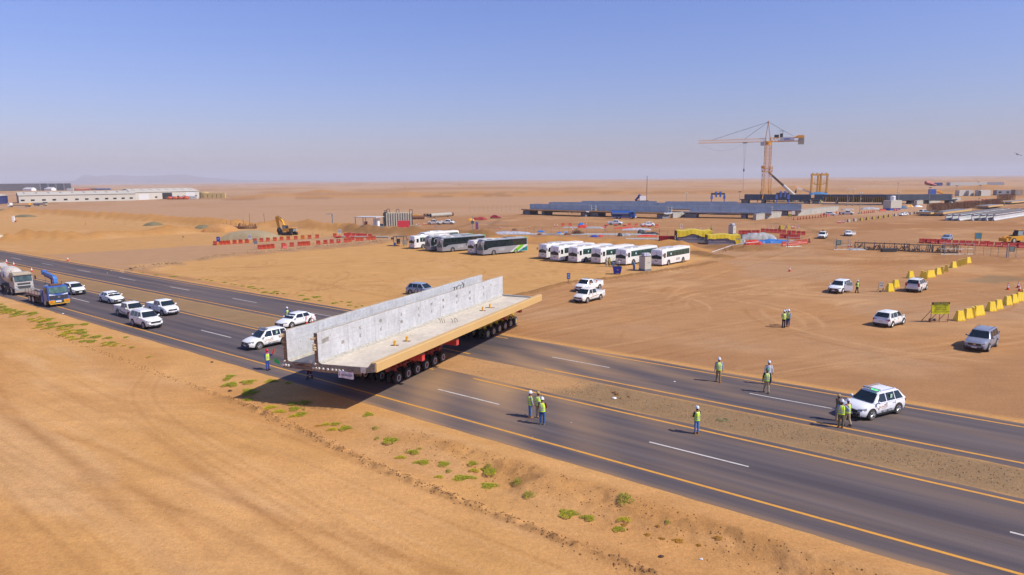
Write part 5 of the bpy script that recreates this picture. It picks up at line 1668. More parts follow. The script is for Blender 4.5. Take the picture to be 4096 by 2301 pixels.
wall_block((3667,819),(3760,809),2.2,'pale concrete support wall under the far dark girders')
wall_block((3795,807),(3842,803),2.2,'small concrete support wall at the far right of the yard')
wall_block((2692,873),(2748,867),2.1,'concrete support wall between the second and third front girders')
for pa,pb,lb in(((3291,820),(3541,824),'long brown and yellow ribbed formwork wall'),((3050,812),(3268,812),'low brown formwork strip left of the ribbed wall')):
 A,h,L=frame_of(pa,pb)
 hh=4.2 if pa[0]>3200 else 2.6
 t=thing('formwork',lb,'formwork',(A[0],A[1],0),h)
 MB().box((L/2,.1,hh/2+1.1),(L,.1,hh-1.2)).build('shutter_panel',mat('rust_panel',(.10,.05,.03),rough=.9,var=.4,scale=2),t)
 m_=MB()
 for k in range(int(L/.9)):m_.box((k*.9+.3,-.05,hh/2+1.1),(.22,.22,hh-1.3))
 m_.build('rib',mat('rib_yellow',(.42,.25,.02),rough=.7,var=.2),t)
 m_=MB()
 for k in range(int(L/6)):m_.bar((k*6+1,-2.6,.1),(k*6+2,-.1,hh),.12)
 m_.build('prop',STEEL,t)
 MB().box((L/2,-2.2,.75),(L,3.2,.5)).build('casting_bed',mat('bed_slate',C(92,100,118,1.3),rough=.8,var=.3,scale=.5),t)
def tower_crane():
 b=P(3062,812)
 t=thing('tower_crane','tall yellow tower crane standing over the casting yard','tower crane',(b[0],b[1],0))
 CY=mat('crane_orange_yellow',(.62,.27,.015),rough=.5,var=.15)
 CJ=mat('jib_pale_orange',(.62,.34,.16),rough=.6,var=.1)
 def lattice(name,z0,z1,w,step,r,cross=True):
  mb=MB();q=w/2
  cs=[(-q,-q),(q,-q),(q,q),(-q,q)]
  for x,y in cs:mb.bar((x,y,z0),(x,y,z1),r*1.7)
  n=max(1,round((z1-z0)/step));st=(z1-z0)/n
  for k in range(n):
   za,zb=z0+k*st,z0+(k+1)*st
   for i in range(4):
    (x0,y0),(x1,y1)=cs[i],cs[(i+1)%4]
    mb.bar((x0,y0,za),(x1,y1,za),r)
    if cross:mb.bar((x0,y0,za),(x1,y1,zb),r);mb.bar((x1,y1,za),(x0,y0,zb),r)
    elif k%2:mb.bar((x0,y0,za),(x1,y1,zb),r)
    else:mb.bar((x1,y1,za),(x0,y0,zb),r)
  return mb.build(name,CY,t)
 lattice('lower_mast',1.5,20.0,4.4,3.1,.12)
 lattice('upper_mast',20.0,35.4,3.2,2.2,.115)
 mb=MB()
 for x,y in((-1,-1),(1,-1),(1,1),(-1,1)):
  mb.bar((x*2.2,y*2.2,7.5),(x*3.9,y*3.9,.1),.4);mb.bar((x*2.2,y*2.2,4),(x*3.9,y*3.9,.6),.2)
 mb.build('splayed_foot',CY,t)
 mb=MB();mb.box((0,0,19.2),(4.9,4.9,.5));mb.box((0,0,21.2),(4.9,4.9,.4))
 for x,y in((-1,-1),(1,-1),(1,1),(-1,1)):mb.bar((x*2.3,y*2.3,19),(x*2.3,y*2.3,22.4),.35)
 mb.box((-2.9,0,22),(1.2,1.2,1.6));mb.build('climbing_collar',CY,t)
 mb=MB().cyl((0,0,35.2),(0,0,37.0),2.0,1.7,n=16);mb.box((0,0,37.2),(3.4,3.4,.6));mb.build('slewing_ring',CY,t)
 ja=math.atan2(14,-42)
 rt=bpy.data.objects.new('slewing_part',None)
 up=Vector((math.cos(ja),math.sin(ja),0))
 def J(s,y,z):
  n_=Vector((-up.y,up.x,0));v=up*s+n_*y
  return(v.x,v.y,z)
 bpy.data.objects.remove(rt)
 mb=MB();L=41.5;z0,z1=37.2,38.9
 n=26
 for y in(-.85,.85):mb.bar(J(1,y,z0),J(L,y,z0+.1),.22)
 mb.bar(J(1,0,z1+.3),J(L,0,z1),.24)
 for k in range(n):
  a,b_=1+(L-1)*k/n,1+(L-1)*(k+1)/n;mid=(a+b_)/2
  for y in(-.85,.85):mb.bar(J(a,y,z0),J(mid,0,z1+.1),.13);mb.bar(J(mid,0,z1+.1),J(b_,y,z0),.13)
  mb.bar(J(a,-.85,z0),J(a,.85,z0),.12)
 mb.build('jib',CJ,t)
 mb=MB();Lc=19.5
 for y in(-1.0,1.0):
  mb.bar(J(0,y,z0),J(-Lc,y,z0),.35)
  mb.bar(J(0,y,z0+2.2),J(-Lc+6,y,z0+2.2),.2)
  for k in range(7):a=-k*2.0;mb.bar(J(a,y,z0),J(a-1,y,z0+2.2),.15);mb.bar(J(a-1,y,z0+2.2),J(a-2,y,z0),.15)
 mb.build('counter_jib',CY,t)
 mb=MB();c=J(-Lc+1,0,z0-.2)
 mb.box(c,(3.2,2.6,3.6),rz=ja);mb.build('counterweight',mat('counterweight_grey',C(196,186,166),rough=.9),t)
 mb=MB();mb.box(J(-Lc+1.4,0,z0+2.6),(4.2,3.0,1.6),rz=ja,taper=.8);mb.bar(J(-Lc+5,0,z0+2.2),J(-Lc+1,0,z0+2.8),.7);mb.build('ballast_frame',CY,t)
 MB().box(J(-10.5,1.25 if up.x<0 else-1.25,z0+1.3),(8.0,.12,2.1),rz=ja).build('sign_board',mat('board_pale',C(226,226,236)),t)
 MB().box(J(-10.5,1.33,z0+1.3),(3.4,.04,.6),rz=ja).build('board_mark',BLUEP,t)
 mb=MB();mb.box(J(-4.5,0,z0+3.2),(2.6,1.8,1.6),rz=ja);mb.box(J(-7.2,0,z0+3.6),(1.6,1.4,2.2),rz=ja);mb.cyl(J(-8,0,z0+2.5),J(-8,0,z0+6.6),.12,n=5);mb.bar(J(-8,0,z0+6.2),J(-6,0,z0+6.2),.18);mb.build('winch',DKSTEEL,t)
 mb=MB();ap=J(.6,0,49.0)
 for y in(-1,1):mb.bar(J(2.0,y,z0),ap,.28);mb.bar(J(-1.2,y,z0),ap,.28)
 for k in range(1,5):f_=k/5;mb.bar(J(2.0*(1-f_)+.6*f_,-(1-f_),z0+11.6*f_),J(2.0*(1-f_)+.6*f_,(1-f_),z0+11.6*f_),.12)
 mb.ell(ap,(.5,.5,.6),8,5)
 mb.build('apex_tower',mat('apex_orange',(.45,.16,.02),rough=.6),t)
 mb=MB();mb.cyl(ap,J(33,0,z1+.2),.09,n=4);mb.cyl(ap,J(14,0,z1+.2),.09,n=4);mb.cyl(ap,J(-14,0,z0+3.0),.09,n=4)
 for k in range(1,7):v=Vector(ap).lerp(Vector(J(33,0,z1+.2)),k/7);mb.ell(v,(.22,.22,.22),6,4)
 mb.build('tie_rod',DKSTEEL,t)
 mb=MB();mb.box(J(3.4,1.7,36.0),(2.2,1.7,2.3),rz=ja,taper=1.1);mb.build('operator_cab',mat('cab_pale',C(196,200,206)),t)
 mb=MB();mb.box(J(13.6,0,z0-.4),(2.6,1.6,.35),rz=ja)
 for s in(12.9,14.2):mb.cyl(J(s,0,z0-.4),J(13.6,0,20.8),.045,n=4)
 mb.ell(J(13.6,0,20.2),(.45,.45,1.1),8,5);mb.cyl(J(13.6,0,19),J(13.6,0,7),.05,n=4)
 mb.build('trolley_and_hook',DKSTEEL,t)
 pts=[J(13+28*k/10,0,z0-.3-4.6*math.sin(math.pi*k/10)**1)for k in range(11)]
 MB().tube(pts,.04,4).build('slack_cable',mat('cable_grey',C(140,140,150)),t)
tower_crane()
def portal():
 b=P(3273,778)
 A=P(3238,778);B=P(3312,778)
 t=thing('gantry_crane','yellow twin portal frames joined by a low cross beam, beyond the dark girders','gantry crane',(b[0],b[1],0),0)
 YB=mat('gantry_yellow',(.50,.25,.02),rough=.6,var=.15)
 s=(B[0]-A[0])/74.0
 for i,(xa,xb)in enumerate(((-35,-5),(8,38))):
  for x in(xa,xb):MB().box((x*s,0,8.6),(1.25,1.6,17.2)).build('leg',YB,t)
  m_=MB();m_.box(((xa+xb)/2*s,0,17.4),((xb-xa)*s+1.6,1.9,1.7));m_.box(((xa+4)*s,0,18.6),(1,1,.9));m_.box(((xb-6)*s,0,18.6),(1,1,.9));m_.build('top_beam',YB,t)
  x=(xa+xb)/2*s
  m_=MB();m_.cyl((x,0,16),(x,0,10),.1,n=4);m_.box((x+(-1 if i==0 else 1)*1.2,0,9.9),(2.4,1.0,.8));m_.build('hanging_block',YB,t)
 MB().box((1.5*s,0,9.0),(42*s,.9,1.0)).build('cross_beam',YB,t)
 m_=MB();m_.box((-6,0,.8),(3,2,1.6));m_.box((6,0,.9),(3,2,1.8));m_.build('winch_base',DKSTEEL,t)
portal()
def mobile_crane():
 b=P(3192,808);Y=b[1]
 t=thing('mobile_crane','white and blue mobile crane with a telescopic boom raised to the tower crane','mobile crane',(b[0],b[1],0),0)
 o=Vector((b[0],b[1],0))
 lo=AT(3192,797,Y)-o;mid=AT(3132,741,Y-4)-o;hi=AT(3075,690,Y-9)-o
 MB().cyl(lo,mid,1.2,.95,n=8).build('boom_base',mat('boom_white',C(232,230,226)),t)
 MB().cyl(mid,hi,.75,.6,n=8).build('boom_tip',mat('boom_dark',(.08,.045,.035),rough=.6),t)
 MB().cyl((-9,0,3.0),(lo*.3+mid*.7),.25,n=6).build('luffing_cylinder',PLATE,t)
 m_=MB();m_.box((0,0,2.0),(12,2.8,1.4));m_.box((4,0,3.4),(4,2.6,1.6));m_.build('carrier',BLUEP,t)
 MB().box((-8,0,2.6),(3.6,2.6,2.2)).build('cab',WHITE,t)
 truck_wheels(t,(-6,-4,2,4),1.4,.7)
mobile_crane()
Yb=640.0
q=P(3245,778)
t=thing('lattice_boom','low white lattice boom reaching left from the portal frames','crane boom',(q[0],q[1],0))
o_=Vector((q[0],q[1],0));a_=AT(3245,772,q[1])-o_;b_=AT(3186,754,q[1])-o_;c_=AT(3183,762,q[1])-o_
m_=MB()
for dz in(0,1.6):m_.bar(a_+Vector((0,0,dz*.4)),b_+Vector((0,0,dz)),.35)
for k in range(9):
 f0,f1=k/9,(k+.5)/9
 m_.bar(a_.lerp(b_,f0),a_.lerp(b_,f1)+Vector((0,0,1.2)),.2)
m_.build('boom_lattice',PLATE,t)
m_=MB();m_.bar(b_,c_,.4);m_.ell(c_+Vector((0,0,-1)),(1,.8,1.6),6,4);m_.build('hook_block',DKSTEEL,t)
for px,lb in((2870,'blue and black lifting beam left of the tower crane'),(3128,'blue and black lifting beam right of the tower crane foot')):
 q=P(px,832)
 t=thing('lifting_beam',lb,'lifting beam',(q[0],q[1],0),.02,'blue and black lifting beams')
 t.scale=(.74,.8,.92)
 W_=7.2 if px<3000 else 6.6
 MB().box((0,0,8.0),(W_*1.35,.9,1.0)).build('beam',mat('black_brown_beam',(.03,.025,.022),rough=.6),t)
 for x in(-W_*.62,W_*.64):
  m_=MB();m_.box((x,0,6.0),(1.3,1.2,2.0));m_.box((x,0,7.2),(.7,.9,.8));m_.cyl((x,0,0),(x,0,5.2),.3,n=6);m_.build('jack',BLUEP,t)
 for x in(-1.4,1.6):
  m_=MB();m_.box((x,0,8.5),(1.3,1.3,1.6));m_.box((x+.1,0,7.0),(1.0,1.1,1.8));m_.build('clamp',BLUEP,t)
def box_thing(name,label,cat,px,py,hdg,dims,m_,group=None,roof=None):
 q=P(px,py)
 mb=MB().box((0,0,dims[2]/2),dims)
 if roof is None:
  o=mb.build(name,m_,loc=(q[0],q[1],0),rz=R(hdg))
  return tag(o,label,cat,group)
 t=thing(name,label,cat,(q[0],q[1],0),R(hdg),group)
 mb.build('wall',m_,t)
 return t
q=P(2562,832);t=thing('loader_crane','white cabin with a raised dark blue arm behind the third row of girders','loader crane',(q[0],q[1],0))
o_=Vector((q[0],q[1],0));a_=AT(2541,803,q[1])-o_;b_=AT(2558,784,q[1])-o_
MB().bar(a_,b_,.8).ell(b_,(.9,.6,.9),6,4).build('arm',mat('navy_blue',(.02,.04,.18)),t)
MB().box((1,0,5.2),(3.4,2.2,2.4)).build('cab',WHITE,t)
MB().box((1,0,2.0),(6,2.4,4.0)).build('truck_base',DKSTEEL,t)
q=P(2586,832);t=thing('guyed_mast','thin brown radio mast with guy wires rising above the girders','mast',(q[0],q[1],0))
m_=MB().cyl((0,0,0),(0,0,17),.13,n=5);m_.build('pole',RUST,t)
m_=MB()
for dx,dy in((-5,0),(5,0),(0,5)):m_.cyl((0,0,13),(dx,dy,0),.03,n=3)
m_.build('guy_wire',TIN,t)
for i,(px,py,h_,lb)in enumerate(((3388,823,8.5,'leftmost of the three pale light poles before the ribbed formwork'),(3411,824,8.8,'middle light pole before the ribbed formwork'),(3438,855,8.8,'tallest light pole, right of the parked white pickup'),(3592,836,8.0,'light pole at the corner of the white container'),(2745,828,7.5,'light pole left of the blue lifting beam'),(2957,828,8.0,'light pole left of the dark slate girder'),(3716,816,9.0,'light pole over the far concrete support wall'),(3822,808,9.5,'light pole left of the far white containers'),(3917,796,9.0,'light pole before the right white container'),(3909,776,10.0,'farthest light pole on the plain at right'),(3590,772,9.0,'distant light pole on the plain behind the dark girders'))):
 q=P(px,py)
 t=thing('light_pole',lb,'light pole',(q[0],q[1],0),.3,'floodlight poles round the casting yard')
 MB().cyl((0,0,0),(0,0,h_),.14,.09,n=6).build('pole',mat('pole_tan',C(190,180,160),rough=.7),t)
 m_=MB().box((0,0,.15),(.9,.9,.3));m_.build('footing',YARDC,t)
 for s in(-1,1):MB().box((s*.5,0,h_+.1),(.62,.4,.42)).build('floodlight',mat('lamp_pale',C(220,222,214))if i<5 else DKSTEEL,t)
t=box_thing('site_container','cream container on a blue skid with a round tank on top','container',3568,841,22,(7.0,4.2,3.6),mat('container_cream',C(226,220,204),var=.05),roof=1)
t.children
for c in t.children:c.location=(0,0,1.0)
MB().box((-.3,0,.5),(6.6,3.8,1.0)).build('skid',BLUEP,t)
MB().lathe([(.02,4.6),(1.1,4.6),(1.15,5.2),(1.1,5.8),(1.15,6.3),(.9,6.6),(.3,6.7),(.02,6.7)],16).build('water_tank',WHITE,t,smooth=40)
CR=mat('container_white',C(226,222,212),var=.06)
CG=mat('cabin_grey',C(170,168,176),var=.06)
t=box_thing('site_container','white container with a brown open side, left of the far light pole','container',3846,784,12,(8.5,4,4.4),CR,roof=1)
MB().box((3.9,-2.03,1.9),(3.0,.06,3.2)).build('open_side',RUST,t)
tag(box_thing('site_container','small white container right of the brown open one','container',3878,784,12,(4.6,3,4.2),CR),group=None)
t=box_thing('site_container','white container with a black doorway near the farthest light pole','container',3930,784,14,(10.5,4,4.4),CR,roof=1)
MB().box((-4.9,-2.03,2.0),(2.2,.06,3.6)).build('dark_doorway',BLACK,t)
t=box_thing('site_cabin','pale grey cabin with two dark windows on the plain','cabin',4008,781,3,(12,4,3.9),CG,roof=1)
for x in(-3.4,3.0):MB().box((x,-2.04,2.4),(2.2,.08,1.1)).build('window',GLASS,t)
t=box_thing('site_cabin','small brown fronted cabin right of the pale grey cabin','cabin',4066,782,8,(6.5,4,4.4),mat('cabin_brown',C(170,150,130)),roof=1)
MB().box((-.3,-2.04,2.1),(1.3,.08,3.0)).build('door',CG,t)
box_thing('long_shed','long low white shed far out on the plain, left one','shed',3866,742,2,(58,9,5),CR,'far white sheds')
box_thing('long_shed','long low white shed far out on the plain, right one','shed',3952,741,2,(44,9,4.5),CG,'far white sheds')
q=P(3740,744);t=thing('conveyor','red inclined conveyor on a blue base far out on the plain','conveyor',(q[0],q[1],0))
o_=Vector((q[0],q[1],0));MB().bar(AT(3702,730,q[1])-o_,AT(3742,741,q[1])-o_,4.5).build('red_arm',REDM,t)
MB().box((4,0,2.5),(12,4,4.6)).build('base',mat('navy_blue',(.02,.04,.18)),t)
q=P(3748,785);t=thing('excavator','small yellow and blue digger far behind the dark girders','excavator',(q[0],q[1],0))
o_=Vector((q[0],q[1],0));m_=MB();m_.tube([AT(3733,770,q[1])-o_,AT(3742,764,q[1])-o_,AT(3756,767,q[1])-o_,AT(3771,773,q[1])-o_],1.0,5);m_.build('arm',YELM,t)
MB().box((-4,0,3.2),(4.5,3,4.4)).build('house',BLUEP,t)
def ibeams():
 ref=frame_of((3979,885),(4096,866))
 h=ref[1]
 d=np.array([math.cos(h),math.sin(h)]);n=np.array([-d[1],d[0]])
 prof=[(-.42,0),(.42,0),(.42,.28),(.14,.52),(.14,1.75),(.55,1.95),(.55,2.15),(-.55,2.15),(-.55,1.95),(-.14,1.75),(-.14,.52),(-.42,.28)]
 mb=MB();L=62
 mb.loft([[(x,a,b_+.1)for a,b_ in prof]for x in(0,L)])
 IB=stained_concrete('pale_beam_concrete',C(214,216,220,1.3))
 rc=MB()
 for k in range(150):rc.box((.3+k*.41,0,2.32),(.05,.5,.16))
 for i,(px,py)in enumerate(((3972,884.5),(3944,884.5),(3918,884),(3886,884),(3834,884.5),(3808,883.5),(3782,883))):
  q=P(px,py)
  lb='pale precast beam, %s of the fan at the right edge'%('nearest','second nearest','third','fourth, nearest its workers','fifth','sixth','farthest left')[i]
  t=thing('precast_beam',lb,'precast beam',(q[0],q[1],0),h,'parallel precast beams at the right edge')
  if i==0:
   a=mb.build('beam',IB,t);b_=rc.build('top_reinforcement',RUST,t)
   da,db=a.data,b_.data
  else:
   for nm,dd in(('beam',da),('top_reinforcement',db)):
    o=bpy.data.objects.new(nm,dd);COL.objects.link(o);o.parent=t
 for(pa,pb,lb)in(((3722,856),(3790,851),'beige edged slab, nearer one left of the precast beams'),((3772,856),(3886,842),'long beige edged slab left of the precast beams'),((4046,812),(4180,801),'beige edged slab beyond the precast beams'),((3953,829),(4012,823),'thin beige edged slab between precast beams')):
  A,hh,L=frame_of(pa,pb,.9,.9)
  t=thing('edge_slab',lb,'slab',(A[0],A[1],0),hh)
  mb2=MB();mb2.loft([[(x,y,z_)for y,z_ in((.0,.75),(0,1.5),(5.4,1.5),(5.4,.6),(1.8,.1))]for x in(0,L)]);mb2.build('slab',YARDC,t)
  MB().box((L/2,-.03,1.15),(L,.06,.75)).box((-.03,2.7,1.15),(.06,5.4,.75)).build('beige_edge_panel',BEIGE,t)
 for(pa,pb,lb,hh_)in(((3728,846),(3938,829),'brown hedge of upright reinforcement, longest one behind the beige slabs',3.4),((3948,824),(4010,818),'short brown hedge of upright reinforcement',3.2),((4003,803),(4062,800),'farthest brown hedge of upright reinforcement',4.0)):
  A,hd,L=frame_of(pa,pb)
  mb2=MB();rg=random.Random(int(pa[0]))
  for k in range(int(L/.22)):
   for y in(0,1.2,2.4):
    mb2.cyl((k*.22,y+rg.uniform(-.1,.1),0),(k*.22+rg.uniform(-.1,.1),y,hh_*rg.uniform(.86,1.05)),.035,n=3)
  for z_ in np.linspace(.4,hh_*.9,6):
   for y in(0,2.4):mb2.cyl((0,y,z_),(L,y,z_),.04,n=3)
  o=mb2.build('reinforcement_cage',RUST,loc=(A[0],A[1],0),rz=hd)
  tag(o,lb,'rebar cage','rebar cages in the yard')
ibeams()
#  halls far left
ROOF=mat('hall_roof',C(216,208,192),rough=.7,var=.04,scale=.05)
WALLM=mat('hall_wall',C(226,220,208),rough=.7,var=.05,scale=.08)
def hall(label,pa,pb,eave,ridge,depth,wins=(),doors=(),gable=WALLM,rot=None):
 A,h,L=frame_of(pa,pb)
 t=thing('industrial_hall',label,'industrial hall',(A[0],A[1],0),h)
 mb=MB();mb.loft([[(x,0,0),(x,0,eave),(x,depth/2,ridge-.15),(x,depth,eave),(x,depth,0)]for x in(0,L)]);mb.build('wall',WALLM,t)
 mb=MB();mb.box((-.06,depth/2,eave/2),(.08,depth,eave));mb.prism([(0,eave),(depth,eave),(depth/2,ridge-.2)],-.1,-.02,'x');mb.build('gable_wall',gable,t)
 rf=MB()
 rf.slab((-.4,-.5,eave-.1),(L+.4,-.5,eave-.1),(L+.4,depth/2,ridge),(-.4,depth/2,ridge),.15)
 rf.slab((-.4,depth/2,ridge),(L+.4,depth/2,ridge),(L+.4,depth+.5,eave-.1),(-.4,depth+.5,eave-.1),.15)
 r_=rf.build('roof',ROOF,t)
 n=int(L/8.5)
 for k in range(n):
  x=(k+.5)*L/n;f0,f1=.45,.85
  y0,z0=depth/2*f0,eave+(ridge-eave)*f0+.19;y1,z1=depth/2*f1,eave+(ridge-eave)*f1+.19
  MB().slab((x-.7,y0,z0),(x+.7,y0,z0),(x+.7,y1,z1),(x-.7,y1,z1),.05).build('roof_light',mat('roof_light_grey',C(166,164,160)),r_)
 for x,w,z0,z1,m2,nm in doors:MB().box((x*L,-.06,(z0+z1)/2),(w,.16,z1-z0)).build(nm,m2,t)
 for x in wins:
  w_=MB().box((x*L,-.05,2.2),(2.6,.14,1.3)).build('window',GLASS,t)
 return t
hall('long white hall with a row of small windows, its grey gable towards the left',(77,813),(543,802),6.2,8.9,24,wins=[.03,.11,.2,.285,.38,.475,.56,.65,.735,.81,.885,.96],gable=mat('gable_grey',C(150,142,140)))
WD=mat('door_white',C(240,240,240));
hall('white hall with three big doors, right of the windowed hall',(543,801),(800,792),7.0,10.2,26,wins=[.30,.64,.73,.93],doors=[(.12,11,0,5.4,WD,'door'),(.47,11,0,6.0,BLACK,'open_doorway'),(.84,11,1.8,6.0,WD,'door'),(.84,11,0,1.7,BLACK,'open_doorway')])
hall('dark blue walled hall cut off by the left edge',(-60,822),(33,814),6.5,9.5,26,gable=BLUEP)
for o in[c for c in bpy.data.objects if c.name.startswith('industrial_hall')][-1:]:
 for c in[k for k in bpy.data.objects if k.parent==o and k.name.startswith('wall')]:c.data.materials[0]=mat('hall_blue',(.02,.035,.16),rough=.5)
A=P(262,762);t=thing('grey_hangar','large dark grey hangar with open columned end, far at the left','hangar',(A[0],A[1],0),R(12))
MB().box((-110,15,8),(120,40,16)).build('wall',mat('hangar_grey',C(112,108,114),rough=.8,var=.05,scale=.02),t)
MB().box((-25,15,8),(50,36,15.4)).build('open_end',mat('hangar_dark',(.05,.055,.07),rough=.5),t)
m_=MB()
for x in(-49,-33,-17,-1):m_.box((x,-3.5,8),(1.2,1,16))
m_.build('column',mat('hangar_pale',C(170,166,170)),t)
for i,(x0,x1,y_)in enumerate(((-20,126,764),(126,206,763))):
 A,h,L=frame_of((x0,y_),(x1,y_))
 mb=MB()
 n=8 if i==0 else 5
 for k in range(1):
  mb.loft([[(x,0,0),(x,0,4.4),(x,5,7.5),(x,10,4.4),(x,10,0)]for x in(0,L)])
 tag(mb.build('white_tent_hall',WHITE,loc=(A[0],A[1],0),rz=h),'long white tent hall in front of the dark hangar, %s part'%('left' if i==0 else 'right lower'),'tent hall')
rg=random.Random(4)
FARC=[mat('far_orange',C(214,90,40)),mat('far_blue',C(60,90,160)),mat('far_white',C(230,230,230)),mat('far_brown',C(120,90,70))]
for i,(px,py,w,h_,k,lb)in enumerate(((282,763,14,5,2,'pale box left of the far orange stacks'),(300,762,16,5,3,'dark heap beside the far hangar'),(320,762,22,4,0,'orange stack far left on the plain'),(344,761,20,4,0,'second orange stack far left on the plain'),(372,760,18,5,3,'dark stack right of the far orange ones'),(412,760,36,4,1,'long blue stack on the far left plain'),(588,789,10,5,2,'white round store before the hall doors'),(630,784,14,2.4,0,'orange pile by the first hall door'),(667,796,14,3,1,'blue sheet heap before the dark doorway'),(712,798,20,3.4,0,'orange sheet heap before the right hall door'),(758,797,16,3,2,'grey pallets before the right hall door'),(820,793,15,6.5,2,'cream round tank right of the halls'),(860,793,22,5,2,'row of pale tanks right of the cream tank'))):
 q=P(px,py)
 mb=MB()
 rg2=random.Random(i)
 for k2 in range(4):mb.ell((-w/2+w*(k2+.5)/4,0,h_*.35),(w/6,2.5,h_*rg2.uniform(.4,.65)),8,5)
 if lb.startswith(('cream','white round')):mb=MB().lathe([(.1,0),(w/3,0),(w/3,h_*.9),(.1,h_)],14)
 if 'pallets' in lb or 'tanks' in lb or 'box' in lb:
  mb=MB()
  for k2 in range(5):mb.box((-w/2+w*(k2+.5)/5,0,h_/2),(w/6,3,h_))
 o=mb.build('stored_goods',mat('tank_cream',C(226,196,130))if 'cream' in lb else FARC[k],loc=(q[0],q[1],0),smooth=50)
 tag(o,lb,'stored goods')
 #  middle distance left: block store, pipes, digger
def block_store():
 Cn=P(1535,906)[:2];Rr=P(1650,904)[:2]
 d=Rr-Cn;h=math.atan2(d[1],d[0]);L1=float(np.hypot(*d))
 t=thing('block_store','tall enclosure of pale concrete blocks between dark steel posts','block store',(Cn[0],Cn[1],0),h)
 L2,H=12.5,4.5
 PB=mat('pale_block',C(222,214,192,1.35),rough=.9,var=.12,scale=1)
 GB=mat('shaded_block_face',C(150,146,138,1.35),rough=.9,var=.2,scale=1)  # darker copy of the block colour: the left wall's shade is painted in
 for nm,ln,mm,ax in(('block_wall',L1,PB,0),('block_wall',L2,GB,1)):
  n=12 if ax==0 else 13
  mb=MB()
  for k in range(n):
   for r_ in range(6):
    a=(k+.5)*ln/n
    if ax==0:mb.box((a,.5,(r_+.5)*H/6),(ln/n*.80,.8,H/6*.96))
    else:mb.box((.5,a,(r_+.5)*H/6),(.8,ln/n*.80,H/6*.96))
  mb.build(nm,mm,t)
  m_=MB()
  for k in range(n+1):
   a=k*ln/n
   if ax==0:m_.box((a,.32,H/2+.05),(.2,.7,H+.1))
   else:m_.box((.32,a,H/2+.05),(.7,.2,H+.1))
  m_.build('steel_post',DKSTEEL,t)
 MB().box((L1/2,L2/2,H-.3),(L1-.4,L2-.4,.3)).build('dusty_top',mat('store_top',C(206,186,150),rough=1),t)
 m_=MB()
 for x,y in((.6,L2*.95),(.3,.8),(L1*.42,L2*.6),(L1*.9,L2*.4)):
  m_.tube([(x,y,H-.3),(x,y,H+1.0),(x+1.0,y,H+1.0),(x+1.0,y,H-.3)],.10,5)
 m_.build('lifting_frame',DKSTEEL,t)
 q=P(1485,910)
 c=thing('steel_canopy','open steel shelter with a flat white roof beside the block store','canopy',(q[0],q[1],0),R(-22))
 for x,y in((-5,-2),(3.2,-2),(-5,2.6),(3.2,2.6),(-.8,-2)):MB().box((x,y,1.75),(.16,.16,3.5)).build('post',mat('post_pale',C(160,162,170),rough=.5),c)
 MB().box((-.9,.3,3.6),(8.8,5.2,.22)).build('roof',mat('roof_white',C(230,228,226)),c)
 MB().box((-.9,.3,.2),(8.8,5.2,.4)).build('floor',mat('floor_grey',C(120,122,130)),c)
 MB().box((1.4,1.2,1.7),(1.8,1.4,2.6)).build('white_booth',WHITE,c)
 MB().box((-3.2,1.6,1.1),(.8,.8,1.6)).build('red_cylinder_rack',REDP,c)
 q=P(1611,909)
 c=thing('red_container','red painted steel box in front of the pale block store','container',(q[0],q[1],0),R(12))
 MB().box((.3,0,1.1),(3.9,2.0,2.2)).build('box_body',mat('box_red',(.5,.03,.045),rough=.6),c)
 m_=MB()
 for k in range(3):m_.box((-.6+k*1.0,-1.02,1.1),(.04,.04,1.9))
 m_.build('panel_joint',REDM,c)
block_store()
def pipe(label,pa,pb,r,m_,rust=0.0):
 A,h,L=frame_of(pa,pb)
 t=thing('steel_pipe',label,'steel pipe',(A[0],A[1],0),h,'large steel pipes on the yard')
 mb=MB();n=20
 out=[[(x,rr*math.cos(a),r+.25+rr*math.sin(a))for a in np.linspace(0,2*math.pi,n,endpoint=False)]for x,rr in((.25,r*.9),(0,r*.9),(0,r),(L,r),(L,r*.9),(L-.3,r*.9))]
 mb.loft(out,0,caps=False);mb.build('pipe_wall',m_,t,smooth=30)
 MB().cyl((.2,0,r+.25),(.3,0,r+.25),r*.9,n=18).build('dark_inside',BLACK,t)
 if rust:MB().cyl((L-rust,0,r+.25),(L+.02,0,r+.25),r*1.01,n=20).build('rusty_end',RUST,t)
 m_=MB()
 for x in(L*.2,L*.8):m_.box((x,0,.14),(.4,r*1.8,.28))
 m_.build('timber_bearer',WOOD,t)
pipe('longest pale steel pipe with a rusty right end',(1722,872),(1811,866),.80,mat('pipe_pale',C(196,190,176),rough=.6,var=.12,scale=.5),1.2)
pipe('pale steel pipe just left of the longest one',(1712,870),(1800,863),.66,mat('pipe_pale2',C(176,170,160),rough=.6,var=.15))
pipe('short rusty pipe left of the pale pipes',(1697,868),(1712,867),.55,RUST)
pipe('rusty pipe lying behind the block store, its end showing',(1650,880),(1698,879),.75,RUST)
box_thing('yellow_skip','yellow steel skips above the rusty pipe','skip',1658,869,0,(4.5,2,1.2),YELM)
q=P(1331,909)
t=thing('lamp_post','tall grey post with a horizontal arm pointing left','lamp post',(q[0],q[1],0))
MB().box((0,0,2.3),(.32,.32,4.6)).build('post',STEEL,t)
m_=MB();m_.box((-1.0,0,4.6),(2.3,.22,.18));m_.bar((-.1,0,3.9),(-.8,0,4.55),.12);m_.build('arm',STEEL,t)
MB().box((0,0,.12),(1.5,1.2,.24)).build('base',YARDC,t)
m_=MB()
for x in(-1.2,-.8,.8,1.3):m_.cyl((x,-.5,0),(x,-.5,1.2),.07,n=5)
m_.build('guard_post',YELP,t)
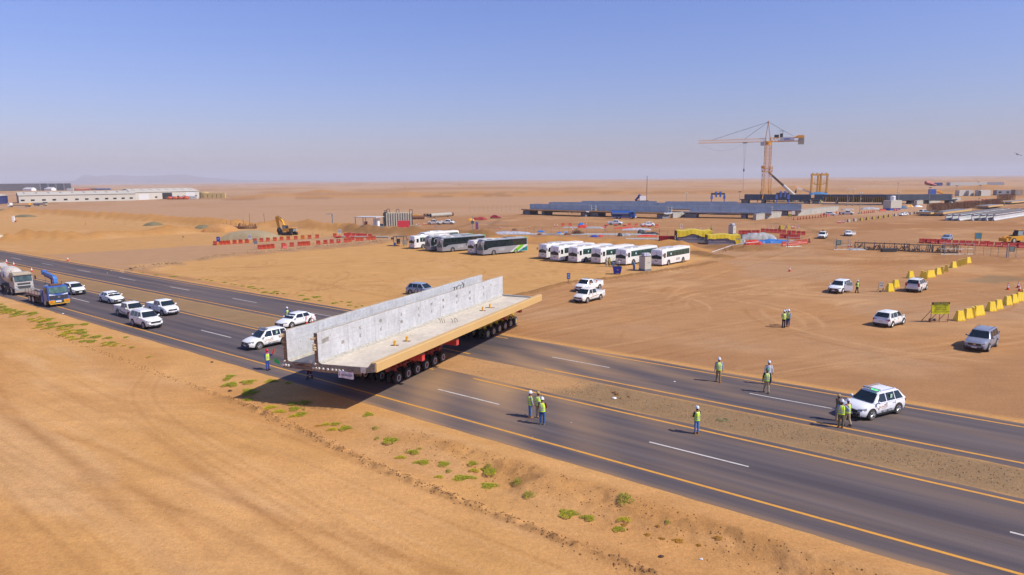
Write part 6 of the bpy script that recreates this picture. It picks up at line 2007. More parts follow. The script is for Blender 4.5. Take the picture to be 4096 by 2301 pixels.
def excavator():
 q=P(1158,941)
 t=thing('excavator','yellow tracked excavator with folded arm on the sand, left of the barriers','excavator',(q[0],q[1],0),R(157))
 TR=mat('track_steel',(.05,.04,.035),rough=.9,var=.3)
 for s in(-1,1):
  out=[(-2.1,.25),(-1.8,.05),(1.8,.05),(2.1,.25),(2.1,.7),(1.8,.92),(-1.8,.92),(-2.1,.7)]
  tr=MB().prism(out,s*1.15-.3,s*1.15+.3,'y').build('track',TR,t)
  m_=MB()
  for x in np.linspace(-1.7,1.7,7):m_.cyl((x,s*1.46,.32),(x,s*1.40,.32),.2,n=8)
  m_.build('track_roller',DKSTEEL,tr)
 MB().cyl((0,0,.8),(0,0,1.15),.7,n=14).build('turntable',DKSTEEL,t)
 m_=MB();m_.loft([[(x,-1.35,1.15),(x,-1.35,zt),(x,1.35,zt),(x,1.35,1.15)]for x,zt in((1.5,1.5),(1.2,1.9),(-1.2,2.25))]);m_.build('house',YELM,t)
 m_=MB();n=8
 m_.loft([[(-1.2-.75*math.cos((k/n-.5)*2.6)-.2,(k/n-.5)*2.8,z_)for k in range(n+1)]+[(-1.2,1.4,z_),(-1.2,-1.4,z_)]for z_ in(1.1,2.15)])
 cw=m_.build('counterweight',BLACK,t,smooth=40)
 text_mesh('JCB',.86,'lettering',mat('lettering_white',C(245,245,245)),cw,(-2.2,.0,1.62),(math.pi/2,0,-math.pi/2),.01,font_scale_x=1.15)
 MB().box((-2.0,0,2.2),(.5,2.4,.12)).build('rear_edge',YELM,cw)
 m_=MB();m_.loft([[(x,y,z_)for x,y in((xa,.35),(1.45,.35),(1.45,1.3),(xa,1.3))]for z_,xa in((1.2,-.1),(2.6,-.05),(2.95,.15))]);cb=m_.build('cab',BLACK,t)
 m_=MB();m_.box((1.47,.82,2.2),(.04,.8,1.2));m_.box((.75,1.32,2.2),(1.1,.04,1.1));m_.box((.7,.33,2.3),(1.0,.04,.9));m_.build('cab_window',mat('cab_glass_pale',(.3,.36,.38),rough=.1),cb)
 m_=MB();pts=[(1.3,1.7),(2.2,3.9),(3.2,4.9),(4.6,5.3)]
 w=[.34,.42,.38,.26]
 m_.loft([[(x-.1,-.28,z_-k),(x-.1,.28,z_-k),(x+.05,.28,z_+k),(x+.05,-.28,z_+k)]for(x,z_),k in zip(pts,w)]);boom=m_.build('boom',YELM,t,smooth=40)
 m_=MB();m_.loft([[(x-k,-.22,z_),(x-k,.22,z_),(x+k,.22,z_),(x+k,-.22,z_)]for x,z_,k in((4.55,5.6,.2),(4.4,4.7,.42),(3.9,2.2,.24))]);m_.build('dipper_arm',YELM,t)
 m_=MB();m_.prism([(3.9,2.3),(4.3,1.2),(3.7,.1),(2.7,.5),(2.9,.9),(3.3,1.6)],-.55,.55,'y');m_.build('bucket',DKSTEEL,t)
 m_=MB();m_.cyl((1.6,-.4,1.8),(2.6,-.4,3.9),.1,n=6);m_.cyl((2.6,0,5.0),(4.3,0,5.7),.1,n=6);m_.build('hydraulic_ram',DKSTEEL,boom)
 q=P(1118,942)
excavator()
def telehandler():
 q=P(4062,971)
 t=thing('telehandler','yellow telehandler with a black cab at the right edge behind the red barriers','telehandler',(q[0],q[1],0),R(190))
 m_=MB();m_.loft([[(x,-1.1,.6),(x,-1.1,zt),(x,1.1,zt),(x,1.1,.6)]for x,zt in((2.6,1.0),(2.2,1.5),(.6,1.7),(-2.6,1.9),(-2.8,1.2))]);m_.build('body',YELM,t)
 m_=MB();m_.loft([[(xa,-.1,z_),(xb,-.1,z_),(xb,1.05,z_),(xa,1.05,z_)]for z_,xa,xb in((1.5,-1.0,.9),(2.4,-.9,.9),(3.0,-.7,.5))]);cb=m_.build('cab',BLACK,t)
 m_=MB();m_.box((0,1.07,2.3),(1.3,.04,1.0));m_.box((-.1,-.12,2.3),(1.2,.04,1.0));m_.build('cab_window',mat('cab_glass_pale',(.3,.36,.38)),cb)
 MB().box((-.1,.45,3.03),(1.3,1.2,.08)).build('cab_roof',YELM,cb)
 MB().loft([[(x,-.75+k,z_)for k,z_ in((0,zz),(.35,zz),(.35,zz+.4),(0,zz+.4))]for x,zz in((-2.6,1.9),(3.0,1.1))]).build('boom',YELM,t)
 m_=MB();m_.box((3.4,0,.8),(.5,2.2,.8));m_.build('carriage',YELM,t)
 truck_wheels(t,(1.7,-1.9),1.3,.62)
telehandler()
#  water filled barriers
def barrier_mesh(key,L,H,W,colr,wide_foot=True):
 mb=MB()
 pr=[(-W/2,0),(W/2,0),(W/2,.16),(W*.22,H*.45),(W*.16,H),(-W*.16,H),(-W*.22,H*.45),(-W/2,.16)]
 if W>.65:pr=[(-W/2,0),(W/2,0),(W*.5,.12),(W*.36,H*.5),(W*.22,H),(-W*.22,H),(-W*.36,H*.5),(-W*.5,.12)]
 n=6
 secs=[]
 for k in range(n+1):
  x=-L/2+L*k/n
  ind=.0 if k in(0,n)or k%2==0 else-.03
  secs.append([(x*(1-(.34*b_/H if W>.65 else 0)),a*(1+ind*3),b_)for a,b_ in pr])
 mb.loft(secs)
 for x in(-L*.25,L*.25):mb.box((x,0,H+.01),(L*.2,W*.24,.03))
 for x in(-L*.3,L*.3):mb.box((x,0,.05),(L*.16,W*1.04,.1))
 o=mb.build(key,colr);d=o.data;bpy.data.objects.remove(o)
 return d
RB=PAINT('barrier_orange_red',C(232,84,48),rough=.5,dust=.25)
RB2=mat('barrier_dark_red',(.42,.028,.022),rough=.55,var=.12,dust=.1)
OB=PAINT('barrier_orange',C(240,128,30),rough=.5)
YB_=PAINT('barrier_yellow',(.80,.56,.012),rough=.5,dust=.03)
CB_=mat('barrier_concrete',C(192,180,156),rough=.9,var=.15)
CY_=mat('barrier_old_yellow',C(190,160,60),rough=.9,var=.3,scale=2)
bm_={}
def bar_(px,py,label,group,m_=None,L=1.05,H=1.05,W=.5,hd=0.0,name='traffic_barrier',fallen=False,cat='barrier'):
 m_=m_ or RB
 k=(m_.name,L,H,W)
 if k not in bm_:bm_[k]=barrier_mesh(name,L,H,W,m_)
 o=bpy.data.objects.new(name,bm_[k]);COL.objects.link(o)
 q=GR(px,py)
 o.location=(q.x,q.y,.3 if fallen else 0)
 o.rotation_euler=(R(90)if fallen else 0,0,R(hd))
 return tag(o,label,cat,group)
def Z5(x,y):return(800+x/3.22,800+y/3.22)
G1='red barriers lining the left haul track'
for i,(x,y)in enumerate([(197,583),(270,578),(318,576),(366,574),(448,567),(525,561),(605,556)]):
 bar_(*Z5(x,y),'dark red barrier in the back row left of the pale orange ones' if i not in(0,)else 'leftmost red barrier, beside the blue round sign',G1,RB,hd=-8)
for i,(x,y)in enumerate([(710,547),(795,541),(877,535),(967,529),(1053,522),(1140,517),(1236,511),(1413,499),(1512,493)]):
 bar_(*Z5(x,y),'orange red barrier in the long evenly spaced back row' if i<8 else 'last orange red barrier at the right end of the evenly spaced back row',G1,hd=-8,m_=mat('barrier_light_orange',C(236,104,66),rough=.5,dust=.2))
bar_(*Z5(1325,505),'the one bright orange barrier in the evenly spaced back row',G1,OB,hd=-8)
for x,y in[(775,635),(832,631),(882,627),(932,622)]:bar_(*Z5(x,y),'red barrier of the block of four beside the grey board',G1,RB,hd=-6,L=1.15)
bar_(*Z5(1078,610),'red barrier just behind the darkest barrier of the front row',G1,RB,hd=-6)
bar_(*Z5(1090,625),'darkest red barrier, nearest in the front row',G1,RB2,hd=40)
bar_(*Z5(1185,602),'lone red barrier between the dark one and the block of three',G1,RB,hd=-6)
for x,y in[(1288,592),(1342,588),(1392,585)]:bar_(*Z5(x,y),'red barrier of the block of three in the front row',G1,RB,hd=-6,L=1.15)
for x,y in[(1525,575),(1617,567),(1699,560)]:bar_(*Z5(x,y),'red barrier between the yellow stand and the one with a white card',G1,RB,hd=-6)
b=bar_(*Z5(1785,556),'orange barrier with a small white card on its side',G1,RB,hd=-6)
c_=MB().box((0,-.16,.72),(.22,.02,.26)).build('white_card',PLATE,b)
for x,y in[(1880,548),(1930,543),(2032,532),(2082,527),(2170,520),(2200,515),(2240,515)]:bar_(*Z5(x,y),'orange barrier bunched at the right end of the front row',G1,mat('barrier_light_orange',C(236,104,66)),hd=-6,L=1.15)
for x,y in[(1877,475),(1925,470),(1977,475),(2030,478),(2078,478),(2125,482),(2190,487),(1900,492),(1965,518)]:bar_(*Z5(x,y),'dark red barrier in the back bunch near the earth bank',G1,RB2,hd=5)
bar_(*Z5(1738,478),'lone red barrier left of the speed limit sign',G1,RB,hd=-8)
for x,y in[(1770,489),(1800,486)]:bar_(*Z5(x,y),'fallen red barrier lying at the foot of the speed limit sign',G1,RB2,fallen=True)
q=GR(*Z5(2080,490));o=MB().cyl((-8,0,.3),(8,.5,.3),.22,n=8).build('pale_pipe',mat('pipe_pale',C(196,190,176)),loc=tuple(q),rz=R(-14));tag(o,'pale pipe lying through the bunch of red barriers','pipe')
def E5(x,y):return(3200+x/5.152,740+y/5.152)
def C5(x,y):return(2800+x/5.724,780+y/5.724)
def B3(x,y):return(3200+x/2.875,700+y/2.875)
def B4(x,y):return(3200+x/2.875,1050+y/2.875)
def F5(x,y):return(3600+x/5.167,700+y/5.167)
def G6(x,y):return(2050+x/3.68,750+y/3.68)
G2='red barriers around the casting yard'
FR=mat('barrier_faded_red',C(226,110,84),rough=.6,dust=.3)
for x,y in[(2150,575),(2240,567),(2300,558),(2373,550),(2440,545),(2510,540)]:bar_(*C5(x,y),'faded red barrier in the slanting row below the pier wall, lower half',G2,FR,hd=60)
for x,y in[(10,712),(75,705),(138,698),(200,692),(262,688),(315,683),(377,678),(437,670),(495,665)]:bar_(*E5(x,y),'faded red barrier in the slanting row below the pier wall, upper half',G2,FR,hd=60)
for x,y in[(440,640),(490,630),(555,660),(590,650),(820,612),(755,590)]:bar_(*E5(x,y),'faded red barrier near the parked white crossover',G2,FR,hd=40)
for x,y in[(1270,590),(1330,588),(1373,585),(1415,580),(1460,575),(1500,570),(1530,567)]:bar_(*E5(x,y),'red barrier in the short row right of the tallest light pole',G2,FR,hd=50)
for x,y in[(1665,546),(1705,545),(1740,544)]:bar_(*E5(x,y),'red barrier left of the cream container',G2,RB,hd=5)
for x,y in[(1955,537),(2005,535)]:bar_(*E5(x,y),'red barrier at the right corner of the cream container',G2,RB,hd=30)
for k in range(7):bar_(*F5(625+k*30,657-k*2),'red barrier in the short far row behind the white off-roader',G2,FR,hd=50)
for k in range(12):bar_(*F5(1180+k*28,603-k*3.2),'red barrier in the long far row by the white pickup',G2,FR,hd=50)
for k in range(11):bar_(*F5(1330+k*29,565-k*1.5),'red barrier in the farthest slanting row',G2,RB,hd=50)
for x,y in((955,625),(990,622),(800,643),(825,640)):bar_(*F5(x,y),'red barrier left of the far white pickup',G2,RB,hd=40)
for x,y in((1700,537),(1722,537),(1780,535),(1800,534)):bar_(*F5(x,y),'red barrier of the two small far blocks on the plain',G2,RB,hd=5)
G3='dark red barriers in front of the tarpaulin heaps'
for i,(x,y)in enumerate([(1435,852),(1532,857),(1628,862),(1722,868),(1820,877),(1920,885),(2035,900),(2140,903),(2253,915),(2363,923)]):
 bar_(*C5(x,y),['leftmost dark red barrier of the ten in a line behind the heaps','dark red barrier in the line of ten behind the heaps','rightmost dark red barrier of the ten in a line behind the heaps'][0 if i==0 else 2 if i==9 else 1],G3,RB2,hd=-12)
for x,y in[(925,898),(997,895),(1055,898),(1120,893),(1222,895),(1315,890)]:bar_(*C5(x,y),'dark red barrier right of the tall white cabinet in the yard',G3,RB2,hd=-12)
for x,y in[(1870,985),(1940,990),(2010,992),(2050,1000),(2140,1000),(2235,1012)]:bar_(*C5(x,y),'dark red barrier behind the wire gate',G3,RB2,hd=-10)
for x,y in[(2260,1132),(2330,1125),(2400,1116)]:bar_(*C5(x,y),'bright red barrier of the trio right of the wire gate',G3,RB,hd=10,L=1.15)
bar_(*C5(2495,1096),'single red barrier seen end on beside the trio',G3,RB,hd=80)
for x,y in[(1930,1168),(2060,1165),(2130,1160),(2180,1155)]:bar_(*C5(x,y),'red barrier standing inside the wire gate',G3,RB,hd=10,L=1.15)
G4='dark red barriers in a row on the right'
for i,(x,y)in enumerate([(1400,785),(1450,787),(1485,788),(1535,790),(1590,793),(1628,794),(1703,800),(1786,805),(1864,808),(1937,812),(2014,816),(2100,820),(2145,815),(2187,825),(2274,830),(2357,833),(2440,838),(2490,838),(2540,839)]):
 bar_(*B3(x,y),'dark red barrier in the long row behind the mesh fence' if 0<i<18 else 'leftmost dark red barrier of the row behind the mesh fence' if i==0 else 'last dark red barrier at the right edge',G4,RB2,hd=-6,H=1.1,L=1.2)
for x,y in((740,572),(847,570)):bar_(*G6(x,y),'orange red barrier of the pair left of the blue covered heap','scattered barriers below the long girders',RB,hd=2)
for x,y in((1720,575),(1820,578),(2123,592)):bar_(*G6(x,y),'upright red barrier near the saloon crossing the yard','scattered barriers below the long girders',RB,hd=6)
for x,y in((1375,565),(1520,567),(1645,569),(1925,581),(2015,583)):bar_(*G6(x,y),'fallen red barrier lying on the yard','scattered barriers below the long girders',RB,fallen=True,hd=5)
GY='yellow barriers curving across the right lot'
yl=[(1030,333),(1097,287),(1268,180),(1402,175),(1437,187),(1480,172),(1510,168),(1583,140),(1628,124),(1680,103),(1762,63),(1828,41),(1865,29),(1896,22),(1928,8)]
for i,(x,y)in enumerate(yl):
 lb='yellow barrier in the far curving row'
 if i==0:lb='nearest yellow barrier of the far row, beside the arrow board'
 elif i==1:lb='yellow barrier left of the rear view off-roader'
 elif i==2:lb='yellow barrier peeping over the roof of the rear view off-roader'
 elif i==14:lb='last yellow barrier at the top of the far row'
 elif i==10:lb='single yellow barrier standing apart in the far row'
 bar_(*B4(x,y),lb,GY,YB_,L=1.02,H=1.1,W=.7,hd=58 if i in(3,4,8,9,11,12,13)else 14)
for i,(x,y)in enumerate([(1830,668),(1925,640),(1980,624),(2030,608),(2060,603),(2195,558),(2272,533),(2380,488),(2450,466),(2515,443),(2572,405)]):
 bar_(*B4(x,y),['nearest yellow barrier, right beside the SLOW DOWN sign','yellow barrier in the near row right of the SLOW DOWN sign','yellow barrier cut by the right edge'][0 if i==0 else 2 if i==10 else 1],'yellow barriers right of the yellow sign',YB_,L=1.05,H=1.1,W=.7,hd=55 if i in(2,)else 12+(i*29)%9)
GC='concrete blocks in the slanting line of the yard'
for i,(x,y)in enumerate([(1003,765),(1130,750),(1260,738),(1388,722),(1508,705),(1630,690),(1742,678),(1838,662),(1963,645),(2283,612),(2375,602)]):
 old=2<=i<=7
 bar_(*E5(x,y),'yellow painted concrete block between striped posts' if old else 'bare concrete block at the ends of the striped post line',GC,CY_ if old else CB_,L=1.5,H=1.05,W=.8,hd=30,name='concrete_block',cat='concrete block')
for x,y in((1855,785),(2010,775)):bar_(*C5(x,y),'old yellow concrete block near the bunched cones',GC,CY_,L=1.7,H=1.2,W=.9,hd=30,name='concrete_block',cat='concrete block')
#  cones and striped posts
def cone_proto():
 t=thing('traffic_cone','','traffic cone')
 MB().box((0,0,.03),(.42,.42,.06)).build('base',mat('cone_red',C(230,66,44),rough=.5),t)
 m_=MB().lathe([(.17,.05),(.03,1.0),(.02,1.0)],12);m_.build('cone',mat('cone_red',C(230,66,44)),t,smooth=40)
 m_=MB().lathe([(.125,.36),(.085,.62)],12);m_.v=[(x*1.03,y*1.03,z)for x,y,z in m_.v];m_.build('white_band',WHITE,t)
 m_=MB().lathe([(.072,.72),(.05,.84)],12);m_.v=[(x*1.05,y*1.05,z)for x,y,z in m_.v];m_.build('white_band',WHITE,t)
 return t
cone0=cone_proto();snap(cone0)
used0=[False]
def cone(px,py,label,group='traffic cones',z=None):
 q=GR(px,py)
 if not used0[0]:
  used0[0]=True
  cone0.location=(q.x,q.y,0);cone0['label']=label;cone0['group']=group
  return cone0
 return dup(cone0,(q.x,q.y,0),0,label,group)
for px,py,lb in((272,1044.5,'traffic cone alone on the dirt beyond the far road'),(127.5,1089,'traffic cone on the median behind the blue crane truck'),(56,1065,'traffic cone right behind the mixer drum'),(27,1054,'traffic cone over the mixer drum at the left edge'),(4031,1160,'pinkish faded traffic cone at the right, left of the cone pair'),(4072,1152,'farther cone of the pair at the right edge'),(4077,1165.5,'nearer cone of the pair at the right edge'),(3158,1086,'traffic cone alone in the middle of the dirt track'),(2778.5,921,'left traffic cone with yellow lamp behind the yellow tarpaulin'),(2803,921,'right traffic cone with yellow lamp behind the yellow tarpaulin'),(2217.7,907,'left cone of the pair beside the orange red barriers'),(2229,907.6,'right cone of the pair beside the orange red barriers'),(2117,914,'leaning cone above the silver sheet'),(2290,924,'cone on the pale slab above the wire tangle'),(2346,902,'cone behind the red net heap'),(2003,917,'cone left of the silver sheet by the wire fence')):
 cone(px,py,lb)
for x,y in((1413,612),(1462,600),(1565,597),(1603,590),(1717,598)):cone(1380+x/4.954,780+y/4.954,'traffic cone near the parked pickups by the pipes','cones by the pipe store')
for x,y in((558,830),(590,830),(866,828),(1208,838),(1350,860),(1845,885)):cone(*B3(x,y),'traffic cone along the steel racks behind the fence','cones along the fence')
for x,y in((782,790),(800,788),(820,790),(838,786),(888,782)):cone(*E5(x,y),'traffic cone bunched at the near end of the block line','bunched cones')
for x,y in((708,650),(797,635),(858,632),(985,622)):cone(*E5(x,y),'traffic cone in front of the parked crossover and pickup','cones at the parked cars')
for x,y in((2095,768),(2115,768),(2145,768)):cone(*C5(x,y),'traffic cone in the bunch right of the yellow block','bunched cones in the yard')
px_,py_=1152+80,1300
cone(1227,1299,'traffic cone standing between the saloon and the girder, left','cones by the girder')
cone(1249,1297,'traffic cone standing between the saloon and the girder, right','cones by the girder')
def stripe_post(px,py,label,group):
 q=GR(px,py)
 key='stripe_post'
 if key in _proto:return dup(_proto[key],tuple(q),0,label,group)
 t=thing('striped_post',label,'marker post',tuple(q),0,group)
 _proto[key]=t
 MB().lathe([(.02,0),(.36,0),(.34,.14),(.12,.22)],12).build('base',mat('post_base_tan',C(216,180,150)),t)
 MB().cyl((0,0,.15),(0,0,1.35),.13,.10,n=10).build('post',WHITE,t)
 for k in range(4):MB().cyl((0,0,.28+k*.28),(0,0,.42+k*.28),.137-k*.006,n=10).build('red_band',RB,t)
 snap(t)
 return t
for x,y in((1070,757),(1208,745),(1323,730),(1447,714),(1572,697),(1690,684),(1790,669),(1908,654),(2020,642),(2237,614),(2330,610),(2412,602),(920,782),(940,770)):
 stripe_post(*E5(x,y),'striped post standing between the concrete blocks','striped posts of the block line')
for x,y in((1555,790),(1637,785),(1745,783),(1965,780),(2182,768),(2228,768),(2252,768)):
 stripe_post(*C5(x,y),'striped post behind the line of ten red barriers','striped posts in the yard')
 #  signs
NAVY=mat('sign_navy',(.02,.05,.25),rough=.5);SIGNW=mat('sign_white',C(236,236,236));INKB=mat('sign_ink',(.015,.015,.02),rough=.6)
def stand(t,H,w=.5):
 m_=MB();m_.cyl((-.0,0,0),(0,0,H),.035,n=6);m_.bar((-w,0,.05),(w,0,.05),.06);m_.bar((0,-w,.05),(0,w,.05),.06);m_.bar((0,0,.9),(w*.8,0,.05),.05);m_.bar((0,0,.9),(-w*.8,0,.05),.05)
 m_.build('stand',mat('stand_yellow',C(228,176,60)),t)
def round_sign(px,py,label,txt,blue,hd=0):
 q=GR(px,py);t=thing('traffic_sign',label,'traffic sign',(q.x,q.y,0),R(hd))
 stand(t,1.1)
 MB().box((0,0,1.6),(.86,.05,1.25)).build('board',NAVY if blue else SIGNW,t)
 MB().cyl((0,-.028,1.72),(0,-.04,1.72),.36,n=20).build('disc',mat('sign_blue',C(40,70,200))if blue else mat('ring_dark',(.06,.04,.12)),t)
 if not blue:MB().cyl((0,-.035,1.72),(0,-.048,1.72),.27,n=20).build('disc_centre',SIGNW,t)
 if txt:text_mesh(txt,.36,'lettering',INKB,t,(0,-.053,1.71),(math.pi/2,0,0),.002)
 else:MB().box((0,-.045,1.72),(.09,.01,.4)).add([(-.17,-.052,1.66),(0,-.052,1.5),(.17,-.052,1.66)],[(0,1,2)]).build('arrow',SIGNW,t)
round_sign(*Z5(240,587),'blue round sign on a yellow stand at the left end of the barriers',None,True)
round_sign(*Z5(645,556),'round speed limit sign on a yellow stand beside the back row','20',False)
round_sign(*Z5(1800,478),'round speed limit sign by the earth bank behind the barriers','20',False)
q=GR(*Z5(722,640));t=thing('notice_board','grey board on trestle legs beside the block of four barriers','notice board',(q.x,q.y,0))
MB().box((0,0,1.75),(.85,.06,.8)).build('board',mat('board_grey',C(140,146,156)),t)
m_=MB()
for x in(-.35,.35):m_.bar((x,0,0),(x,0,1.4),.06);m_.bar((x,-.4,0),(x,0,1.2),.05)
m_.build('leg',WOOD,t)
q=GR(*Z5(1472,582));t=thing('sign_stand','empty yellow sign stand between front row barriers','sign stand',(q.x,q.y,0));stand(t,1.9)
def big_sign():
 q=GR(3757,1289)
 t=thing('warning_sign','large yellow SLOW DOWN warning board on rusty steel legs','warning sign',(q.x,q.y,0),R(4))
 W_,z0,z1=2.02,.92,2.22
 fr=mat('rusty_frame',(.30,.15,.08),rough=.8,var=.3)
 m_=MB()
 for x in(-1.0,0,1.0):m_.bar((x,.02,0),(x,.02,z1 if x else z0),.06);m_.bar((x+.0,.02,1.4),(x-.35,1.0,0),.05)
 m_.bar((-1.0,.02,.08),(1.0,.02,.08),.05);m_.bar((-1.05,.02,z1+.02),(1.05,.02,z1+.02),.05)
 m_.build('support_frame',fr,t)
 bd=MB();n=8
 secs=[]
 for k in range(n+1):
  x=-W_/2+W_*k/n;b_=.02*math.sin(k*1.4)
  secs.append([(x,-.04+b_,z0),(x,-.015+b_,z0),(x,-.015+b_,z1-.25),(x,-.04+b_,z1-.25)])
 bd.loft(secs);bo=bd.build('yellow_board',mat('sign_yellow',C(226,226,20),rough=.5,var=.06),t)
 MB().box((0,-.03,z1-.12),(W_,.03,.26)).build('black_header',INKB,t)
 text_mesh('SLOW DOWN',.25,'header_lettering',mat('sign_yellow',C(226,226,20)),t,(0,-.055,z1-.12),(math.pi/2,0,0),.002,font_scale_x=1.05)
 for i,s in enumerate(('HEAVY EQUIPMENT','CROSSING 100','METERS AHEAD')):
  text_mesh(s,.19,'lettering',INKB,bo,(0,-.066,z1-.37-i*.215),(math.pi/2,0,0),.002,font_scale_x=1.0)
 ar='\uFEAE\uFE98\uFEE3 100 \uFEAA\uFECC\uFE91 \uFEF0\uFEE0\uFECB \uFE94\uFEE0\uFEF4\uFED8\uFE9B \uFE95\uFE8D\uFEAA\uFECC\uFEE3'
 text_mesh(ar,.17,'lettering',INKB,bo,(0,-.066,z1-1.02),(math.pi/2,0,0),.002)
 for x,s in((-.75,.26),(-.3,.22)):MB().ell((x,.35,s*.8),(s,s*.8,s*.8),7,5).build('ballast_stone',mat('stone_grey',C(150,130,112),rough=1,var=.3),t)
big_sign()
q=GR(3523,1168);t=thing('arrow_board','pale wooden board with a black arrow pointing right, before the yellow barriers','arrow board',(q.x,q.y,0),R(6))
MB().box((0,0,1.0),(.74,.05,.84)).build('board',mat('board_pale2',C(206,196,186)),t)
m_=MB()
for s in(-1,1):m_.bar((s*.34,0,0),(s*.34,0,1.42),.05);m_.bar((s*.34,0,.5),(s*.55,-.3,0),.05);m_.bar((s*.34,0,.5),(s*.4,.4,0),.05)
m_.build('trestle',WOOD,t)
MB().box((-.06,-.035,.88),(.34,.012,.07)).add([(.10,-.04,.80),(.28,-.04,.88),(.10,-.04,.96)],[(0,1,2)]).build('arrow',INKB,t)
MB().box((0,-.035,1.25),(.5,.012,.05)).build('text_line',INKB,t)
MB().ell((0,0,.12),(.22,.18,.14),7,5).build('ballast_stone',mat('stone_grey',C(150,130,112)),t)
q=G(2274,1134);t=thing('blue_notice','small blue notice on a wooden trestle at the edge of the bus lot','notice board',tuple(q),R(8))
MB().box((0,0,1.15),(.52,.05,.92)).build('frame',INKB,t);MB().box((0,-.03,1.15),(.42,.02,.82)).build('board',mat('notice_blue',C(50,110,200)),t)
for k,zz in enumerate((1.4,1.28,1.0,.9)):MB().box((0,-.045,zz),(.28,.01,.035)).build('text_line',SIGNW,t)
m_=MB();m_.bar((-.15,0,.7),(-.4,-.3,0),.06);m_.bar((.15,0,.7),(.3,-.2,0),.06);m_.bar((0,0,.7),(.1,.4,0),.06);m_.build('trestle',WOOD,t)
#  cabinets, bin, shelter
for px,py,s,lb,hd in((2580,1083,1.0,'tall white cabinet with water packs on top beside the rightmost bus',32),(2928,938,.98,'tall white cabinet with water packs on top in the far yard',40)):
 q=GR(px,py);t=thing('cabinet',lb,'cabinet',(q.x,q.y,0),R(hd),'tall white cabinets')
 MB().box((0,0,1.45),(1.45,1.5,2.2)).build('cabinet_body',mat('cabinet_cream',C(226,220,204)),t)
 MB().box((0,0,.18),(1.55,1.6,.34)).build('plinth',mat('plinth_grey',C(140,142,146)),t)
 MB().box((0,0,2.57),(1.5,1.55,.05)).build('lid',DKGREY,t)
 m_=MB();m_.box((.1,-.76,1.5),(.5,.015,.04));m_.box((.1,-.76,1.42),(.8,.015,.03));m_.build('text_line',mat('teal_text',C(110,150,160)),t)
 for i,x in enumerate((-.35,.15,.55)):
  m_=MB()
  for k in range(2):m_.box((x,0,2.72+k*.26),(.42,.7,.24))
  m_.build('water_pack',mat('pack_white',C(226,228,244),var=.15,scale=8),t)
q=GR(2468,1097);t=thing('waste_bin','dark blue wheeled waste container in front of the bus row','waste bin',(q.x,q.y,0),R(-4))
m_=MB();m_.loft([[(sx*w,sy*d,z_)for sx,sy in((-1,-1),(1,-1),(1,1),(-1,1))]for z_,w,d in((.18,.56,.42),(1.2,.74,.55),(1.3,.78,.58))]);m_.build('bin_body',mat('bin_blue',(.012,.025,.30),rough=.45),t)
MB().box((0,0,1.31),(1.3,.95,.05)).build('open_top',BLACK,t)
for sx in(-1,1):
 for sy in(-1,1):MB().cyl((sx*.45,sy*.32-.03,.09),(sx*.45,sy*.32+.03,.09),.09,n=8).build('castor',BLACK,t)
text_mesh('S86',.26,'lettering',YELP,t,(.05,-.56,.78),(math.pi/2+.1,0,0),.003)
m_=MB()
for k in range(6):m_.box((.66+k*.016,-.5,.35+k*.16),(.05,.06,.08));m_.box((-.66-k*.016,-.5,.35+k*.16),(.05,.06,.08))
m_.build('hazard_edge',YELP,t)
q=GR(1603,984);t=thing('shelter','small dark framed shelter with a white gate, left of the buses','shelter',(q.x,q.y,0),R(-12))
m_=MB()
for x,y in((-1.4,-1),(1.2,-1),(-1.4,1),(1.2,1)):m_.bar((x,y,0),(x,y,2.3),.1)
m_.build('frame_post',DKSTEEL,t)
MB().box((-.1,0,2.35),(3.0,2.4,.08)).build('roof',mat('shade_net',(.09,.08,.07),rough=.9),t)
MB().box((-.2,-1.03,1.2),(.9,.04,1.3)).build('dark_panel',mat('net_dark',(.04,.05,.04)),t)
MB().box((1.5,-1.03,1.0),(1.4,.04,1.2)).build('white_gate',mat('gate_cream',C(226,210,180)),t)
q=GR(1580,990);t=thing('blue_marker','short post with a blue round panel left of the shelter','marker',(q.x,q.y,0))
MB().cyl((0,0,0),(0,0,.7),.04,n=5).build('post',DKSTEEL,t);MB().box((0,0,.85),(.5,.06,.66)).build('panel',NAVY,t)
q=GR(1596,988);tag(MB().cyl((0,0,0),(0,0,1.05),.1,n=8).build('orange_post',mat('post_orange',C(240,130,20)),loc=tuple(q)),'orange post right of the blue panel','post')
q=GR(1571,966);t=thing('yellow_machine','small yellow machine with a dark front beside the shelter','machine',(q.x,q.y,0));MB().box((0,0,.35),(.9,.8,.5)).build('body',YELM,t);MB().box((0,-.3,.8),(.7,.3,.5)).build('panel',DKSTEEL,t);MB().cyl((.3,0,.6),(.3,0,1.7),.03,n=5).build('handle',YELM,t)
#  wire fences
def fence(label,posts,H,mesh_w=3,thick=.035,lean=0):
 pts=[GR(*p_)for p_ in posts]
 o0=pts[0]
 t=thing('wire_fence',label,'fence',tuple(o0))
 for i,p_ in enumerate(pts):
  q=p_-o0
  MB().cyl((q.x,q.y,0),(q.x,q.y,H),thick,n=5).build('post',mat('fence_post_grey',C(150,140,128),rough=.6),t)
 m_=MB()
 for a,b_ in zip(pts[:-1],pts[1:]):
  a,b_=a-o0,b_-o0
  for k in range(mesh_w):z_=H*(.15+.8*k/max(1,mesh_w-1));m_.cyl((a.x,a.y,z_),(b_.x,b_.y,z_),.012,n=3)
 m_.build('wire',STEEL,t)
 return t
fence('wire fence on grey posts in front of the material store',[G6(72,692),G6(195,696),G6(318,700),G6(438,704),G6(568,708),G6(690,712),G6(825,718),G6(957,722),G6(1090,728),G6(1230,735),G6(1370,742),G6(1510,746),G6(1655,752),G6(1800,756),G6(1955,762),G6(2115,770),G6(2277,780),(2714,968)]+[C5(25,1090),C5(280,1108),C5(567,1118),C5(850,1128),C5(1133,1142),C5(1430,1160),C5(1763,1178)],2.4)
